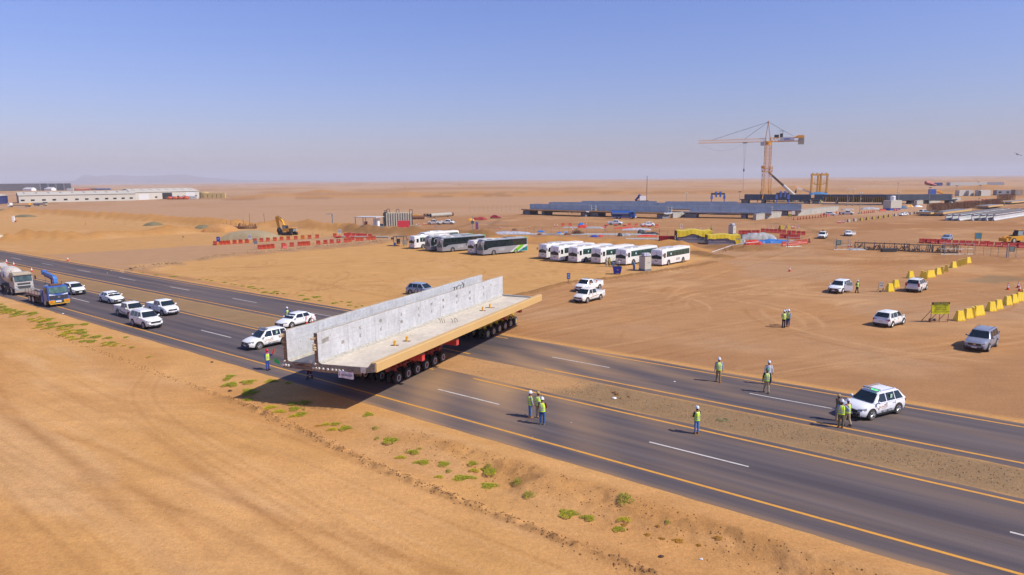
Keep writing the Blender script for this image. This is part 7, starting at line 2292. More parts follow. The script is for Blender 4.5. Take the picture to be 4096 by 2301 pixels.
fence('wire fence behind the steel racks on the right',[B3(550,858),B3(665,863),B3(852,870),B3(1025,878),B3(1217,888),B3(1395,897),B3(1530,902),B3(1660,906)],2.3)
fence('wire fence running from the gate to the right edge',[B3(1840,912),B3(1925,918),B3(2010,924),B3(2105,928),B3(2190,932),B3(2275,938),B3(2370,942),B3(2480,946),B3(2620,952)],2.2,4)
fence('far wire fence left of the long girders',[(1880+k*18,848-k*.3)for k in range(0,12)],3.0)
for px,py,w,h_,lb,hd in((3367,1000,1.75,2.1,'left wire gate leaf with a green sign',0),(3175,988,2.0,2.2,'wire gate leaf before the stacked sheets',12),(3828,1019,3.2,2.3,'wide wire gate at the right of the steel racks',-4),(1768,925,2.5,3,'thin wire frame by the parked pickups',5),(1955,925,6.0,2.6,'wire gate frame above the coaches',4)):
 q=GR(px,py);t=thing('wire_gate',lb,'gate',(q.x,q.y,0),R(hd))
 m_=MB();m_.tube([(-w,0,.1),(-w,0,h_),(w,0,h_),(w,0,.1),(-w,0,.1)],.045,5);m_.bar((0,0,.1),(0,0,h_),.05);m_.bar((-w,0,h_/2),(w,0,h_/2),.05);m_.build('gate_frame',STEEL,t)
 m_=MB()
 for k in range(int(w*6)):x=-w+(k+.5)/3;m_.cyl((x,0,.1),(x,0,h_),.008,n=3)
 m_.build('mesh',STEEL,t)
 if 'green sign' in lb:MB().box((-.85,-.06,1.6),(1.1,.05,1.0)).build('green_sign',mat('sign_green',(.02,.07,.05)),t);[MB().box((-.85,-.095,1.9-k*.2),(.8,.01,.06)).build('text_line',SIGNW,t)for k in range(4)]
for px,py,lb in((3344,1000,'thick grey gate post at the left green sign'),(3778,1018,'thick grey gate post between the steel racks'),(3151,990,'thick grey gate post before the stacked sheets'),(4026,1030,'thick grey gate post at the right green sign'),(1744,912,'grey post in front of the parked pickups'),(1891,918,'tall grey post beside the blue banner')):
 q=GR(px,py);h_=2.5 if px>2000 else 4.3
 tag(MB().cyl((0,0,0),(0,0,h_),.12,n=8).build('gate_post',STEEL,loc=tuple(q)),lb,'post')
q=GR(4046,1030);t=thing('site_sign','dark green site sign with white lines on a propped post, at the right','sign',(q.x,q.y,0),R(-5))
MB().box((-.1,0,1.65),(1.1,.06,1.0)).build('board',mat('sign_green',(.02,.07,.05)),t);m_=MB();m_.bar((-.6,0,0),(-.6,0,2.2),.1);m_.bar((.1,0,1.2),(1.0,0,0),.06);m_.build('post',STEEL,t)
for k in range(4):MB().box((-.1,-.04,1.95-k*.2),(.8,.01,.06)).build('text_line',SIGNW,t)
q=GR(3911,968);t=thing('map_board','pale blue map board with a yellow border standing behind the red barriers','map board',(q.x,q.y,0),R(-4))
MB().box((0,0,1.5),(1.75,.08,1.6)).build('border',YELP,t);MB().box((0,-.05,1.5),(1.5,.03,1.4)).build('map_panel',mat('map_blue',C(90,150,170),var=.35,scale=5),t)
m_=MB();m_.bar((-.6,0,0),(-.6,0,.8),.08);m_.bar((.6,0,0),(.6,0,.8),.08);m_.build('leg',WOOD,t)
q=GR(1908,925);t=thing('blue_banner','tall narrow blue banner sign with a red figure above the coaches','banner',(q.x,q.y,0))
MB().box((0,0,1.5),(.85,.05,2.6)).build('panel',mat('banner_blue',(.05,.09,.40)),t);MB().box((0,-.03,1.5),(.3,.02,1.8)).build('red_mark',REDP,t)
q=GR(1891,917);MB().box((-.05,-.1,2.3),(.9,.06,1.0)).build('dark_sign',mat('sign_slate',(.04,.07,.08)),[o for o in bpy.data.objects if o.get('label')=='tall grey post beside the blue banner'][0])
q=GR(2725,918);t=thing('white_notice','upright white notice with a yellow edge beside grey slabs','notice board',(q.x,q.y,0));MB().box((0,0,1.0),(.6,.05,1.5)).build('board',SIGNW,t);MB().box((-.36,0,1.0),(.08,.05,1.5)).build('yellow_edge',YELP,t);MB().box((0,-.03,1.1),(.2,.01,.8)).build('picture',REDP,t)
q=GR(3197,875);t=thing('white_notice','white notice and yellow board at the start of the slanting barrier row','notice board',(q.x-3,q.y,0));MB().box((.6,0,2.3),(1.1,.05,1.3)).build('white_board',SIGNW,t);MB().box((-.6,0,1.3),(1.4,.05,.9)).build('yellow_board',mat('old_sign_yellow',C(150,150,20)),t);m_=MB();[m_.bar((x,0,0),(x,0,1.8),.08)for x in(-1.1,0,.9)];m_.build('leg',WOOD,t)
#  heaps, sheets and stores behind the wire fence
def heap(px,py,wpx,hgt,dep,m_,label,name='covered_heap',hd=-8,seed=1,flat=False,crumple=.35,cat='heap',parts=None):
 q=GR(px,py);D=q.length
 w=wpx*D/FPX
 mb=MB();nu,nv=40,14
 xs=np.linspace(-w/2,w/2,nu);ys=np.linspace(-dep/2,dep/2,nv)
 X_,Y_=np.meshgrid(xs,ys,indexing='ij')
 e=np.clip((1-np.abs(X_/(w/2))**(6 if flat else 2.4))*(1-np.abs(Y_/(dep/2))**(6 if flat else 2.2)),0,1)**.5
 nz=fbm(X_*1.0,Y_,1.3,seed,4)*2*crumple+(np.abs(fbm(X_,Y_,.7,seed+5,3))*-.8*crumple)
 Z_=np.clip(hgt*e*(1+nz*(1 if not flat else .25))+.03,.02,99)*(e>.001)
 X_=X_+.25*fbm(X_,Y_,1.0,seed+8)
 Y_=Y_+.4*fbm(X_,Y_,1.2,seed+9)
 mb.loft([[(X_[i,j],Y_[i,j],Z_[i,j])for j in range(nv)]for i in range(nu)],caps=False,closed=False)
 mb.add([(X_[i,0],Y_[i,0],0)for i in(0,nu-1)]+[(X_[i,nv-1],Y_[i,nv-1],0)for i in(nu-1,0)],[(3,2,1,0)])
 o=mb.build(name,m_,loc=tuple(q),rz=R(hd),smooth=50)
 return tag(o,label,cat)
TW=mat('sheet_silver',C(206,206,216),rough=.45,var=.25,scale=2);TB=mat('sheet_blue',C(50,130,214),rough=.45,var=.2,scale=2);TR_=mat('net_red',C(236,66,44),rough=.8,var=.25,scale=3)
TY=mat('sheet_yellow',C(246,212,20),rough=.45,var=.08,scale=1);BR=mat('scrap_brown',C(120,88,66),rough=1,var=.4,scale=4);TG=mat('sheet_grey',C(186,184,182),rough=.6,var=.2,scale=2)
for a in(((2048,936),150,.75,3.4,TW,'long crumpled silver sheet left of the blue scraps'),((2164,929),28,.5,1.6,TB,'small blue sheet left of the pair on the slab'),((2236,934),20,.4,1.4,TB,'small blue sheet, middle one on the slab'),((2262,931),20,.3,1.2,mat('sheet_pale_blue',C(130,170,220)),'small pale blue sheet on the slab'),((2378,948),34,.5,1.6,mat('sheet_royal',C(50,70,180)),'royal blue sheet beside the tripod'),((2404,947),24,.45,1.6,TR_,'small red net right of the royal blue sheet'),((2330,911),36,.85,2.2,TR_,'red net heap next to the blue covered one'),((2325,905),24,1.15,1.8,TB,'round heap under a blue sheet'),((2378,914),74,.6,2.4,TG,'pale wrapping heap right of the red net'),((2282,911),64,.3,1.6,TG,'thin pale wrapping left of the red net'),((2412,912),24,.4,1.6,TR_,'small red scrap right of the pale wrapping'),((2500,914),90,.35,2.2,TR_,'flat spread of red plastic on the yard'),((2545,921),116,.6,2.6,TW,'second silver sheet, below the white saloon'),((2566,935),30,1.2,2.6,DKSTEEL,'coil of black pipe beside the white post'),((2600,937),70,.6,2.4,BLACK,'dark bags in a row right of the black coil'),((2590,946),80,.4,1.8,TR_,'long red plastic strip before the dark bags'),((2158,940),18,.55,1.3,RUST,'small rusty bundle before the blue sheet'),((2270,940),30,.6,1.8,RUST,'rusty bundle left of the wire tangle'),((2210,938),70,.2,1.8,BR,'flat brown scraps on the slab'),((2058,922),20,.6,2.0,RUST,'dark tyre like heap above the silver sheet'),((2500,944),40,.7,2.2,TG,'pale bags beside the black tub'),((2480,945),20,.9,1.5,BLACK,'black tub beside the pale bags'),((3030,956),130,1.5,4.0,TG,'long heap under grey sheeting behind the blue sheet'),((2962,948),40,.6,2.6,DKSTEEL,'dark folded stack left of the grey sheeting'),((3090,972),140,.9,3.0,TB,'wide heap under bright blue sheet behind the wire fence'),((3012,978),66,1.0,2.4,TR_,'bright red net heap below the blue sheet'),((2968,977),26,1.2,2.0,TG,'pale bag between yellow sheet and red net'),((3150,972),60,.6,2.0,TG,'pale sheeting behind the wire gate'),((3427,1000),56,.35,2.0,TG,'pale boards beside the left green sign'),((3390,840),40,.7,3.0,TG,'pale plastic heap behind the parked white pickup'),((3300,835),60,.6,3.0,DKSTEEL,'dark material heap below the ribbed formwork'),((3480,838),60,1.0,3.0,mat('crate_grey',C(190,190,196)),'grey crates right of the tallest light pole'),((3610,835),30,1.4,2.4,mat('drum_blue',C(70,110,150)),'blue drums right of the cream container'),((3635,828),26,1.0,2.4,YELM,'yellow drum lying right of the blue drums'),((3660,827),30,1.0,3.0,DKSTEEL,'black pipe bundle right of the yellow drum'),((3672,828),24,.8,2.4,WHITE,'white bags at the far pier wall'),((3273,779),64,2.2,5.0,mat('sheet_cyan',C(40,130,190)),'blue sheeting at the foot of the portal frames'),((1660,905),50,.5,2,mat('slab_stack',C(170,150,120)),'low stack of slabs behind the earth bank by the pickups'),((1918,880),60,1.1,2.5,REDM,'dark red machine parts beside the yellow skip'),((1883,883),28,.9,1.8,YELM,'yellow skip left of the red machine parts'),((5,960),50,1.3,4.0,mat('lime_white',C(226,206,176),rough=1,var=.2),'pale spill of stone at the left edge'),((25,843),60,1.0,8,mat('gravel_green',C(134,124,92),rough=1,var=.25),'green grey gravel heap at the far left edge'),((98,868),56,1.1,6,mat('gravel_green',C(134,124,92)),'green grey gravel heap right of the white door panels'),((612,902),44,1.2,6,mat('gravel_green',C(134,124,92)),'small grey gravel heap among the sand ridges'),((810,915),40,1.2,6,mat('gravel_green',C(134,124,92)),'low grey heap left of the big sand mound'),((1000,955),190,2.3,9.5,mat('gravel_green2',C(178,158,122),rough=1,var=.14,scale=3,bump=.3),'large green grey gravel pile in front of the excavator')):
 heap(a[0][0],a[0][1],*a[1:],seed=int(a[0][0])%97,crumple=.06 if 'large green' in a[5]else .14 if 'gravel' in a[5]else .35)
q=GR(870,920);heap(882,926,100,2.4,9,mat('sand_mound',C(208,152,90),rough=1,var=.12,scale=2,bump=.4),'tall orange sand mound left of the wire cages',seed=8,crumple=.1)
for px,py,w,d_,lb,sd in((2783,971,128,5.2,'larger stack of grey slabs under a yellow sheet',3),(2900,979,118,4.2,'smaller stack of grey slabs under a yellow sheet',9)):
 q=GR(px,py);W_=w*q.length/FPX
 t=thing('sheeted_stack',lb,'sheeted stack',(q.x,q.y+d_/2,0),R(-7),'slab stacks under yellow sheets')
 hh=3.2 if w>120 else 2.5
 for k in range(5):MB().box((0,0,hh*.6*(k+.5)/5),(W_*(.99-.01*(k%2)),d_-.1*(k%2),hh*.6/5*.82)).build('slab_layer',mat('slab_lilac',C(172,166,176),rough=.9,var=.12),t)
 mb=MB();nu=30;nv=16;rows=[]
 for i in range(nu):
  x=-W_/2-.15+(W_+.3)*i/(nu-1);r_=[]
  for j in range(nv):
   u_=j/(nv-1)*2-1
   y=u_*(d_/2+.14);ed=max(0,abs(u_)-.86)/.14
   droop=hh*(.40+.5*float(fbm(np.array([i*.35]),np.array([sd*1.0]),3.2,5,3)[0])+(.42 if i>nu-6 else 0))*ed
   z_=hh*(.96+.05*math.sin(i*.35+sd)+.05*float(fbm(np.array([i*1.0]),np.array([j*1.0]),2.5,6)[0]))-max(.02,droop)-(.25 if i in(0,nu-1)else 0)
   yy=y*(1-.0*ed)+(.06*math.sin(i*1.9)*ed)
   r_.append((x,yy,max(.12,z_)))
  rows.append(r_)
 mb.loft(rows,caps=False,closed=False);mb.build('yellow_sheet',TY,t,smooth=50)
for px,py,W_,D_,hd,lb in((2330,938,42,4.5,-9,'long pale concrete slab under the scrap'),(2610,957,14,3.0,-9,'pale concrete slab left of the red trough')):
 q=GR(px,py);tag(MB().box((0,0,.06),(W_,D_,.12)).build('concrete_slab',CONC,loc=tuple(q),rz=R(hd)),lb,'slab')
q=GR(2672,964);t=thing('red_trough','dark red ribbed steel trough with gable ends left of the yellow sheets','trough',tuple(q),R(-14))
for x in(-2.2,1.6):MB().prism([(-.9,0),(1.3,0),(1.3,1.2),(.3,2.0),(.2,3.0),(.1,3.0),(0,2.0),(-.9,1.2)],x-.05,x+.05,'x').build('end_plate',REDM,t)
m_=MB();m_.box((-.3,-.8,.7),(4.0,.1,1.3))
for k in range(9):m_.box((-2.0+k*.45,-.9,.7),(.1,.16,1.3))
m_.build('ribbed_side',mat('trough_red',(.45,.03,.03),rough=.6),t)
MB().box((-.3,.3,.1),(4.2,2,.2)).build('trough_floor',REDM,t)
rg=random.Random(2)
for(px,py,W_,hh,n_,lb,nm,mm)in((2309,937,3.8,1.9,420,'dense tangle of rusty wire behind the fence','wire_tangle',RUST),):
 q=GR(px,py);mb=MB()
 for k in range(n_):
  a=rg.random()*6.28;r_=rg.random()**.5*W_/2;z0_=0
  x,y=r_*math.cos(a),r_*math.sin(a)*.6;hm_=hh*(1-(r_/(W_/2))**1.6)
  mb.cyl((x,y,0),(x+rg.uniform(-.7,.7),y+rg.uniform(-.4,.4),hm_*rg.uniform(.4,1.0)),.02,n=3)
 tag(mb.build(nm,mm,loc=tuple(q)),lb,'wire heap')
q=GR(2422,951);t=thing('tripod','tall thin tripod with blue cap behind the fence','tripod',tuple(q));m_=MB()
for a in(.4,2.5,4.6):m_.cyl((0,0,2.9),(1.2*math.cos(a),1.2*math.sin(a),0),.04,n=4)
m_.build('leg',STEEL,t);MB().box((0,0,3.0),(.3,.3,.25)).build('blue_cap',BLUEP,t)
def rack(px0,px1,y0,y1,lb,seed):
 A,h,L=frame_of((px0,y0),(px1,y1));t=thing('steel_rack',lb,'steel rack',(A[0],A[1],0),h,'dark steel racks along the fence')
 m_=MB();D_=1.6;H_=1.5
 for y in(0,D_):
  for z_ in(.1,H_):m_.bar((0,y,z_),(L,y,z_),.08)
 for k in range(int(L/1.9)+2):
  x=min(L,k*1.9)
  for y in(0,D_):m_.bar((x,y,0),(x,y,H_+.15),.08)
  m_.bar((x,0,.1),(x,D_,H_),.06)
 m_.build('rack_frame',DKSTEEL,t)
 rg=random.Random(seed);m_=MB()
 for k in range(int(L*5)):x=rg.uniform(.2,L-.2);m_.bar((x,rg.uniform(0,D_),rg.uniform(.1,.4)),(x+rg.uniform(-.9,.9),rg.uniform(0,D_),rg.uniform(.3,1.4)),rg.uniform(.05,.14))
 m_.build('steel_scrap',mat('scrap_grey',C(96,84,78),rough=.7,var=.4),t)
rack(3418,3635,999,1007,'long dark steel rack full of scrap along the fence',3)
rack(3731,3831,1012,1015,'short dark steel rack right of the thick gate post',5)
rack(3636,3728,1009,1011,'low steel frame lying between the two racks',7)
q=GR(3553,1008);tag(MB().loft([[(x,y,z_)for x,y in((-1.6+k,-.5),(1.6-k,-.5),(1.5-k,.5),(-1.5+k,.5))]for z_,k in((.05,.1),(.75,0))]).build('steel_tray',DKSTEEL,loc=tuple(q)),'dark steel tray in front of the long rack','tray')
for px,py,nb,hh,lb in((990,915,26,1.7,'ring of rusty bars standing near the sand mound'),(935,913,8,2.6,'thin scaffold poles left of the ring of bars'),(1030,908,2,4.4,'two tall thin poles above the ring of bars')):
 q=GR(px,py);mb=MB();rg=random.Random(nb)
 w_={26:3.2,8:4.5,2:2.8}[nb]
 for k in range(nb):a=k/nb*6.28;x,y=w_*math.cos(a),.5*w_*math.sin(a);mb.cyl((x,y,0),(x*.9,y*.9,hh*rg.uniform(.6,1.1)),.09 if nb==26 else .06,n=4)
 if nb>2:mb.box((0,0,.5),(w_*2,w_*.8,.14))
 tag(mb.build('steel_bars',RUST,loc=tuple(q)),lb,'steel bars')
for x0,y0,x1,y1,hh in((160,870,240,874,1.0),(455,900,700,916,1.0),(800,926,1000,930,1.0),(1330,935,1600,955,.9)):
 pass
fence('rope and post line across the sand at the left',[(458,900),(500,902),(545,905),(583,909),(640,913),(700,918)],1.1,1)
fence('rope and post line right of the excavator',[(1200,938),(1250,940),(1290,943),(1340,948)],1.0,1)
q=G(2900,1042)
t=thing('rail_barrier','low white pipe rail on crossed legs at the end of the sand bank','rail',tuple(q));pts=[G(2848,1028),G(2898,1010),G(2926,1002),G(2980,994),G(3034,985)]
m_=MB()
for a,b_ in zip(pts[:-1],pts[1:]):m_.cyl(a-q+Vector((0,0,1.0)),b_-q+Vector((0,0,1.0)),.06,n=5)
m_.build('pipe_rail',PLATE,t)
for p_ in pts[1:]:m_=MB();d=p_-q;m_.cyl(d+Vector((-.4,0,0)),d+Vector((.1,0,1.1)),.04,n=4).cyl(d+Vector((.4,.2,0)),d+Vector((-.1,0,1.1)),.04,n=4);lg=m_.build('crossed_leg',RUST,t);MB().ell(d+Vector((0,0,1.1)),(.12,.12,.14),6,4).build('amber_lamp',ORANGEL,lg)
q=GR(57,889);t=thing('door_panel','white upright panel with a red box at its foot, far left on the sand','panel',tuple(q));MB().box((-.2,0,1.3),(.9,.5,2.5)).build('panel',WHITE,t);MB().box((.6,0,.35),(.5,.5,.6)).build('red_box',REDP,t)
for px,py,hh,lb in((343,899,.8,'orange marker post on the sand left of the long ridge'),(817,930,.9,'orange marker with white lid beside the big mound'),(28,872,.6,'orange marker post near the left edge')):
 q=GR(px,py);tag(MB().cyl((0,0,0),(0,0,hh),.13,n=6).build('marker_post',mat('post_orange',C(240,130,20)),loc=tuple(q)),lb,'marker post')
q=GR(729,963);tag(MB().bar((-.2,0,0),(.3,0,1.0),.06).box((.35,0,1.1),(.45,.06,.4),ry=.5).build('wooden_sign',WOOD,loc=tuple(q)),'small tilted wooden sign alone on the sand','sign')
#  plants on the verges
LEAF={}
for nm,c in(('a',(184,178,20)),('b',(206,190,28)),('c',(214,168,30)),('d',(126,144,26)),('e',(206,150,60))):LEAF[nm]=mat('leaf_'+nm,C(*c,1.25),rough=.8,var=.35,scale=9)
def mat_plant(kind,seed,tall=False):
 rg=random.Random(seed);mb=MB()
 for k in range(1500 if not tall else 650):
  a=rg.random()*6.283;r_=rg.random()**.5
  lob=.80+.2*math.sin(a*3+seed)+.10*math.sin(a*5+seed*2)
  x,y=r_*lob*math.cos(a),r_*lob*math.sin(a)
  zt=(.16 if not tall else .9)*(1-r_**2.0)+.03
  z=zt*(rg.uniform(.5,1.1)if not tall else rg.uniform(.05,1))
  s_=rg.uniform(.035,.075)*(1 if not tall else 1.2);b_=rg.random()*6.28;c_,d=math.cos(b_)*s_,math.sin(b_)*s_
  up=rg.uniform(-.2,.9)*s_*(2.4 if tall else 1)
  mb.add([(x-d*.4,y+c_*.4,z),(x+c_,y+d,z+up),(x+d*.4,y-c_*.4,z),(x-c_*.5,y-d*.5,z+up*.2)],[(0,1,2,3)],rg.choice((0,0,1))if r_<.8 else rg.choice((0,1,2)))
 ms={'g':('a','d','b'),'y':('b','a','c'),'o':('e','c','e'),'t':('d','a','d')}[kind]
 o=mb.build('leaves',[LEAF[q_]for q_ in ms]);d=o.data;bpy.data.objects.remove(o);return d
PM={'g':[mat_plant('g',1),mat_plant('g',2),mat_plant('g',5)],'y':[mat_plant('y',3),mat_plant('y',4)],'o':[mat_plant('o',6)],'t':[mat_plant('t',7,True),mat_plant('t',8,True)]}
npl=[0]
def plant(px,py,wpx,hpx,kind,label,group):
 q=G(px,py);D=float(q.length);w=wpx*D/FPX
 sa=math.sin(math.atan2(CAM_H,D));dd=max(w*.5,hpx*D/FPX/max(sa,.05)*.8)
 npl[0]+=1
 o=bpy.data.objects.new('desert_shrub',PM[kind][npl[0]%len(PM[kind])]);COL.objects.link(o)
 o.location=(q.x,q.y,q.z-.01);o.scale=(w/2*1.25,min(dd,w*1.5)/2*1.25,(.36+w*.18)if kind!='t' else w*.6)
 o.rotation_euler=(0,0,-math.atan2(q.x,q.y)+random.uniform(-.3,.3))
 tag(o,label,'shrub',group)
def Z1(x,y):return(x/3.215,1000+y/3.215)
def Z3(x,y):return(900+x/2.342,1450+y/2.342)
def Z4(x,y):return(2000+x/1.84,1750+y/1.84)
GA='low shrubs on the verge beside the queue'
for x,y,w,h_,k in((15,700,60,26,'g'),(35,732,110,34,'g'),(10,770,60,30,'y'),(90,762,110,26,'g'),(40,800,110,16,'y'),(160,778,130,28,'g'),(265,795,110,30,'g'),(210,820,100,26,'g'),(110,808,120,22,'y'),(290,828,70,14,'y'),(415,815,130,34,'g'),(390,845,60,14,'y'),(200,848,110,20,'y'),(410,888,90,22,'y'),(515,862,50,12,'y'),(530,884,60,12,'y'),(455,910,90,24,'y'),(640,890,90,32,'g'),(590,910,120,30,'y'),(530,920,70,24,'y'),(685,945,150,32,'g'),(525,960,90,32,'g'),(660,988,90,34,'g'),(500,998,130,16,'y'),(610,1008,110,24,'y'),(795,978,100,24,'g'),(905,970,130,36,'g'),(785,1004,90,20,'y'),(925,998,40,12,'y'),(770,1028,70,14,'y'),(860,1020,90,14,'y'),(1080,957,100,42,'g'),(1045,1032,100,30,'g'),(930,1035,90,16,'y'),(880,1048,100,18,'y'),(1070,1065,130,34,'g'),(980,1060,90,20,'y'),(860,1076,180,30,'y'),(1110,1102,110,24,'g'),(910,1120,110,22,'y'),(835,1106,70,14,'y'),(950,1145,100,28,'y'),(1060,1135,110,16,'y'),(1245,1115,140,36,'g'),(1075,1174,100,26,'g'),(1185,1172,120,40,'g'),(1395,1130,100,30,'g'),(1620,1124,60,26,'g'),(1435,1192,100,26,'g'),(1345,1194,80,14,'y'),(1375,1220,110,26,'y'),(1500,1210,90,14,'y'),(1470,1234,80,16,'y'),(1595,1232,60,12,'y'),(1700,1254,60,20,'g'),(1920,1376,60,16,'y')):
 plant(*Z1(x,y),w/3.215,h_/3.215,k,'low green desert shrub on the verge beside the queue of vehicles' if k=='g' else 'low yellowish desert shrub on the verge beside the queue of vehicles',GA)
GB_='low shrubs in front of the girder'
for i,(x,y,w,h_,k)in enumerate(((55,130,95,34,'g'),(20,158,80,24,'g'),(60,205,140,56,'g'),(225,183,140,44,'g'),(435,176,120,36,'g'),(587,195,70,28,'g'),(230,265,130,50,'g'),(255,288,200,40,'g'),(220,348,105,34,'g'),(640,385,110,38,'g'),(750,376,130,48,'g'),(425,422,145,42,'y'),(660,434,120,44,'g'),(505,460,145,38,'y'),(655,500,110,34,'y'),(725,482,110,44,'g'),(1340,488,100,52,'g'),(950,580,100,30,'y'),(1045,576,100,30,'g'),(1135,613,140,52,'g'),(1010,626,110,32,'y'),(875,594,65,20,'o'),(1565,728,200,68,'g'),(1768,838,130,50,'g'),(1825,808,55,16,'y'),(1645,888,120,36,'y'),(1848,932,150,56,'g'),(2060,950,150,60,'g'),(2325,944,115,54,'g'),(2335,1010,105,42,'y'),(2490,1012,190,100,'g'),(2235,1078,235,64,'g'),(2005,1068,100,36,'y'),(2470,1150,185,72,'g'))):
 lb={22:'broad green shrub alone midway along the verge',30:'large green shrub at the right end of the verge clump',31:'widest flat green shrub of the right clump',33:'rounded green shrub nearest the camera in the right clump',21:'small rusty orange shrub left of green ones',16:'green shrub high on the bank near the asphalt'}.get(i)
 lb=lb or('low shrub in the shadow of the girder' if i in(4,5,6,7)else 'yellowish low shrub on the sand between road and ridge' if k=='y' else 'green low shrub on the sand between road and ridge')
 plant(*Z3(x,y),w/2.342,h_/2.342,k,lb,GB_)
GC_='shrubs near the bottom of the picture'
for x,y,w,h_,k,lb in((508,556,180,80,'g','large yellow green shrub near the bottom centre'),(652,590,115,52,'g','medium green shrub right of the large one near the bottom'),(915,602,108,50,'y','yellow shrub below the tall feathery bush'),(872,670,96,56,'g','green shrub below the yellow one'),(918,462,120,84,'t','tall feathery green bush on the bank'),(130,336,90,44,'t','small feathery bush at the left of the bottom clump'),(212,432,96,44,'t','small feathery bush left of the large yellow green shrub'),(1232,624,44,36,'t','tiny grey green tuft on the sand'),(1088,714,52,22,'o','dry orange patch, left of three on the bottom sand'),(1165,654,40,16,'o','dry orange patch above the others'),(1192,744,50,18,'o','dry orange patch in the middle'),(1315,758,90,34,'o','largest dry orange patch'),(1610,740,70,30,'o','faint dry orange patch on the slope'),(1465,794,42,18,'o','dry orange patch at the right'),(912,645,50,18,'o','dry orange patch between two shrubs'),(985,0,1,1,'o','')):
 if lb:plant(*Z4(x,y),w/1.84,h_/1.84,k,lb,GC_)
for x,y,w,h_ in((1410,620,60,30),(1425,714,50,24),(2095,1020,60,36),(2470,975,70,40),(738,440,30,26)):plant(*Z3(x,y),w/2.342,h_/2.342,'t','sparse grey green tuft between the flat shrubs',GB_)
GD_='low shrubs beyond the far road'
for x,y,w,h_ in((85,224,40,10),(145,237,55,12),(320,258,55,12),(405,279,40,8),(450,288,50,8),(550,306,60,12),(650,316,90,20),(695,338,80,12),(748,356,40,10),(800,336,50,12),(835,384,100,20),(930,397,70,20),(975,376,80,18),(1080,404,50,20),(1305,427,90,16),(1495,446,110,30),(1365,474,100,26),(1540,492,55,20),(1730,524,90,22),(1820,505,40,14),(1920,512,75,18),(1922,552,70,16),(2012,574,60,14),(2085,560,40,12)):
 plant(800+x/3.215,1050+y/3.215,w/3.215,h_/3.215,'g','low green shrub on the sand beyond the far road',GD_)
for x,y,w in((2245,342,70),(2190,348,30),(2010,322,50),(1830,290,36),(2560,382,40)):plant(*Z1(x,y),w/3.215,5,'g','low green shrub beyond the far road at the left',GD_)
for i,(px,py)in enumerate(((2380,737),(1838,742),(3500,728),(2710,732),(1260,752),(2960,726),(3905,722),(2230,744),(1620,750))):plant(px,py,7,4,'t','tiny dark bush far out on the empty plain','far bushes on the plain')
STN=mat('loose_stone',C(156,116,78),rough=1,var=.3)
for px,py,s_,m_,lb,nm in((2460,1572,.34,STN,'brown stone on the median, left of the white bag','stone'),(2470,1580,.36,STN,'broad flat brown stone above the white bag','stone'),(2484,1596,.22,STN,'dark stone right of the white bag','stone'),(2517,1588,.24,STN,'stone farthest right on the gravel median','stone'),(2457,1595,.26,WHITE,'white crumpled bag on the median','litter'),(2400,1537,.10,mat('litter_blue',C(120,160,220)),'pale blue scrap at the median edge','litter'),(2285,1692,.09,WHITE,'white scrap on the near road right of the three persons','litter'),(2130,1750,.08,WHITE,'white scrap beyond the yellow edge line','litter'),(2133,1786,.07,ORANGEL,'small orange scrap on the road shoulder','litter'),(848,1450,.22,mat('litter_dark',C(90,60,44)),'dark scrap on the sand left of the flagman','litter'),(252,1256,.2,WHITE,'white scrap on the shoulder below the queue','litter'),(2644,2225,.2,mat('stone_dark',C(96,72,60),rough=1),'dark stone at the foot of the bank near the bottom','stone'),(2805,2235,.13,PLATE,'clear bottle lying near the bottom right','litter'),(920,1565,.26,mat('litter_dark',C(90,60,44)),'dark scrap left of the girder shadow','litter'),(1110,1176,.34,mat('stone_dark',C(96,72,60)),'dark stone among shrubs beyond the far road','stone'),(2698,1528,.14,WHITE,'white scrap on the far road','litter'),(1062,1009,.5,mat('stone_pale',C(216,176,120)),'pale boulder before the block of four barriers','stone')):
 s_*=.5;q=G(px,py);rg=random.Random(int(px));mb=MB().ell((0,0,s_*.3),(s_*1.3,s_,s_*.55),8,5);mb.v=[(x*rg.uniform(.8,1.2),y*rg.uniform(.8,1.2),z*rg.uniform(.7,1.2))for x,y,z in mb.v]
 tag(mb.build(nm,m_,loc=tuple(q)),lb,nm)
q=G(2890,1682);m_=MB();m_.tube([(.35*math.cos(a),.22*math.sin(a),.04+.03*math.sin(a*3))for a in np.linspace(0,7,16)],.02,4);tag(m_.build('green_hose',mat('hose_green',C(50,130,70)),loc=tuple(q)),'coil of green cord on the gravel median','cord')
rg=random.Random(77);mb=MB();np.random.seed(3)
def clod(x,y,s_,m_):
 z=hz(x,y);a=rg.random()*3
 v=[(x+s_*math.cos(a+k*1.57)*rg.uniform(.7,1.2),y+s_*math.sin(a+k*1.57)*rg.uniform(.7,1.2),z-.01)for k in range(4)]+[(x+rg.uniform(-.3,.3)*s_,y+rg.uniform(-.3,.3)*s_,z+s_*rg.uniform(.5,1.1))]
 mb.add(v,[(0,1,4),(1,2,4),(2,3,4),(3,0,4)],m_)
hz_cache=None
for k in range(1500):
 i=rg.randrange(1,len(RIDGE)-1);f_=rg.random();a,b_=RIDGE[i],RIDGE[i+1]
 x,y=a[0]+(b_[0]-a[0])*f_+rg.gauss(0,.22),a[1]+(b_[1]-a[1])*f_+rg.gauss(0,.22);clod(x,y,rg.uniform(.02,.085),0)
for k in range(3200):
 x,y,_=road(rg.uniform(88,128),rg.uniform(9.0,12.2));clod(x,y,rg.uniform(.02,.07),rg.choice((0,1,2)))
for k in range(450):
 a=rg.random();x,y,_=road(76+14.5*a,(9.1+2.9*(rg.random()>.5)*(1-max(0,a-.6)*2))+rg.gauss(0,.15));clod(x,y,rg.uniform(.03,.09),1)
for k in range(700):
 x,y,_=road(rg.uniform(84,125),-3.2-abs(rg.gauss(0,1.6)));clod(x,y,rg.uniform(.02,.07),0)
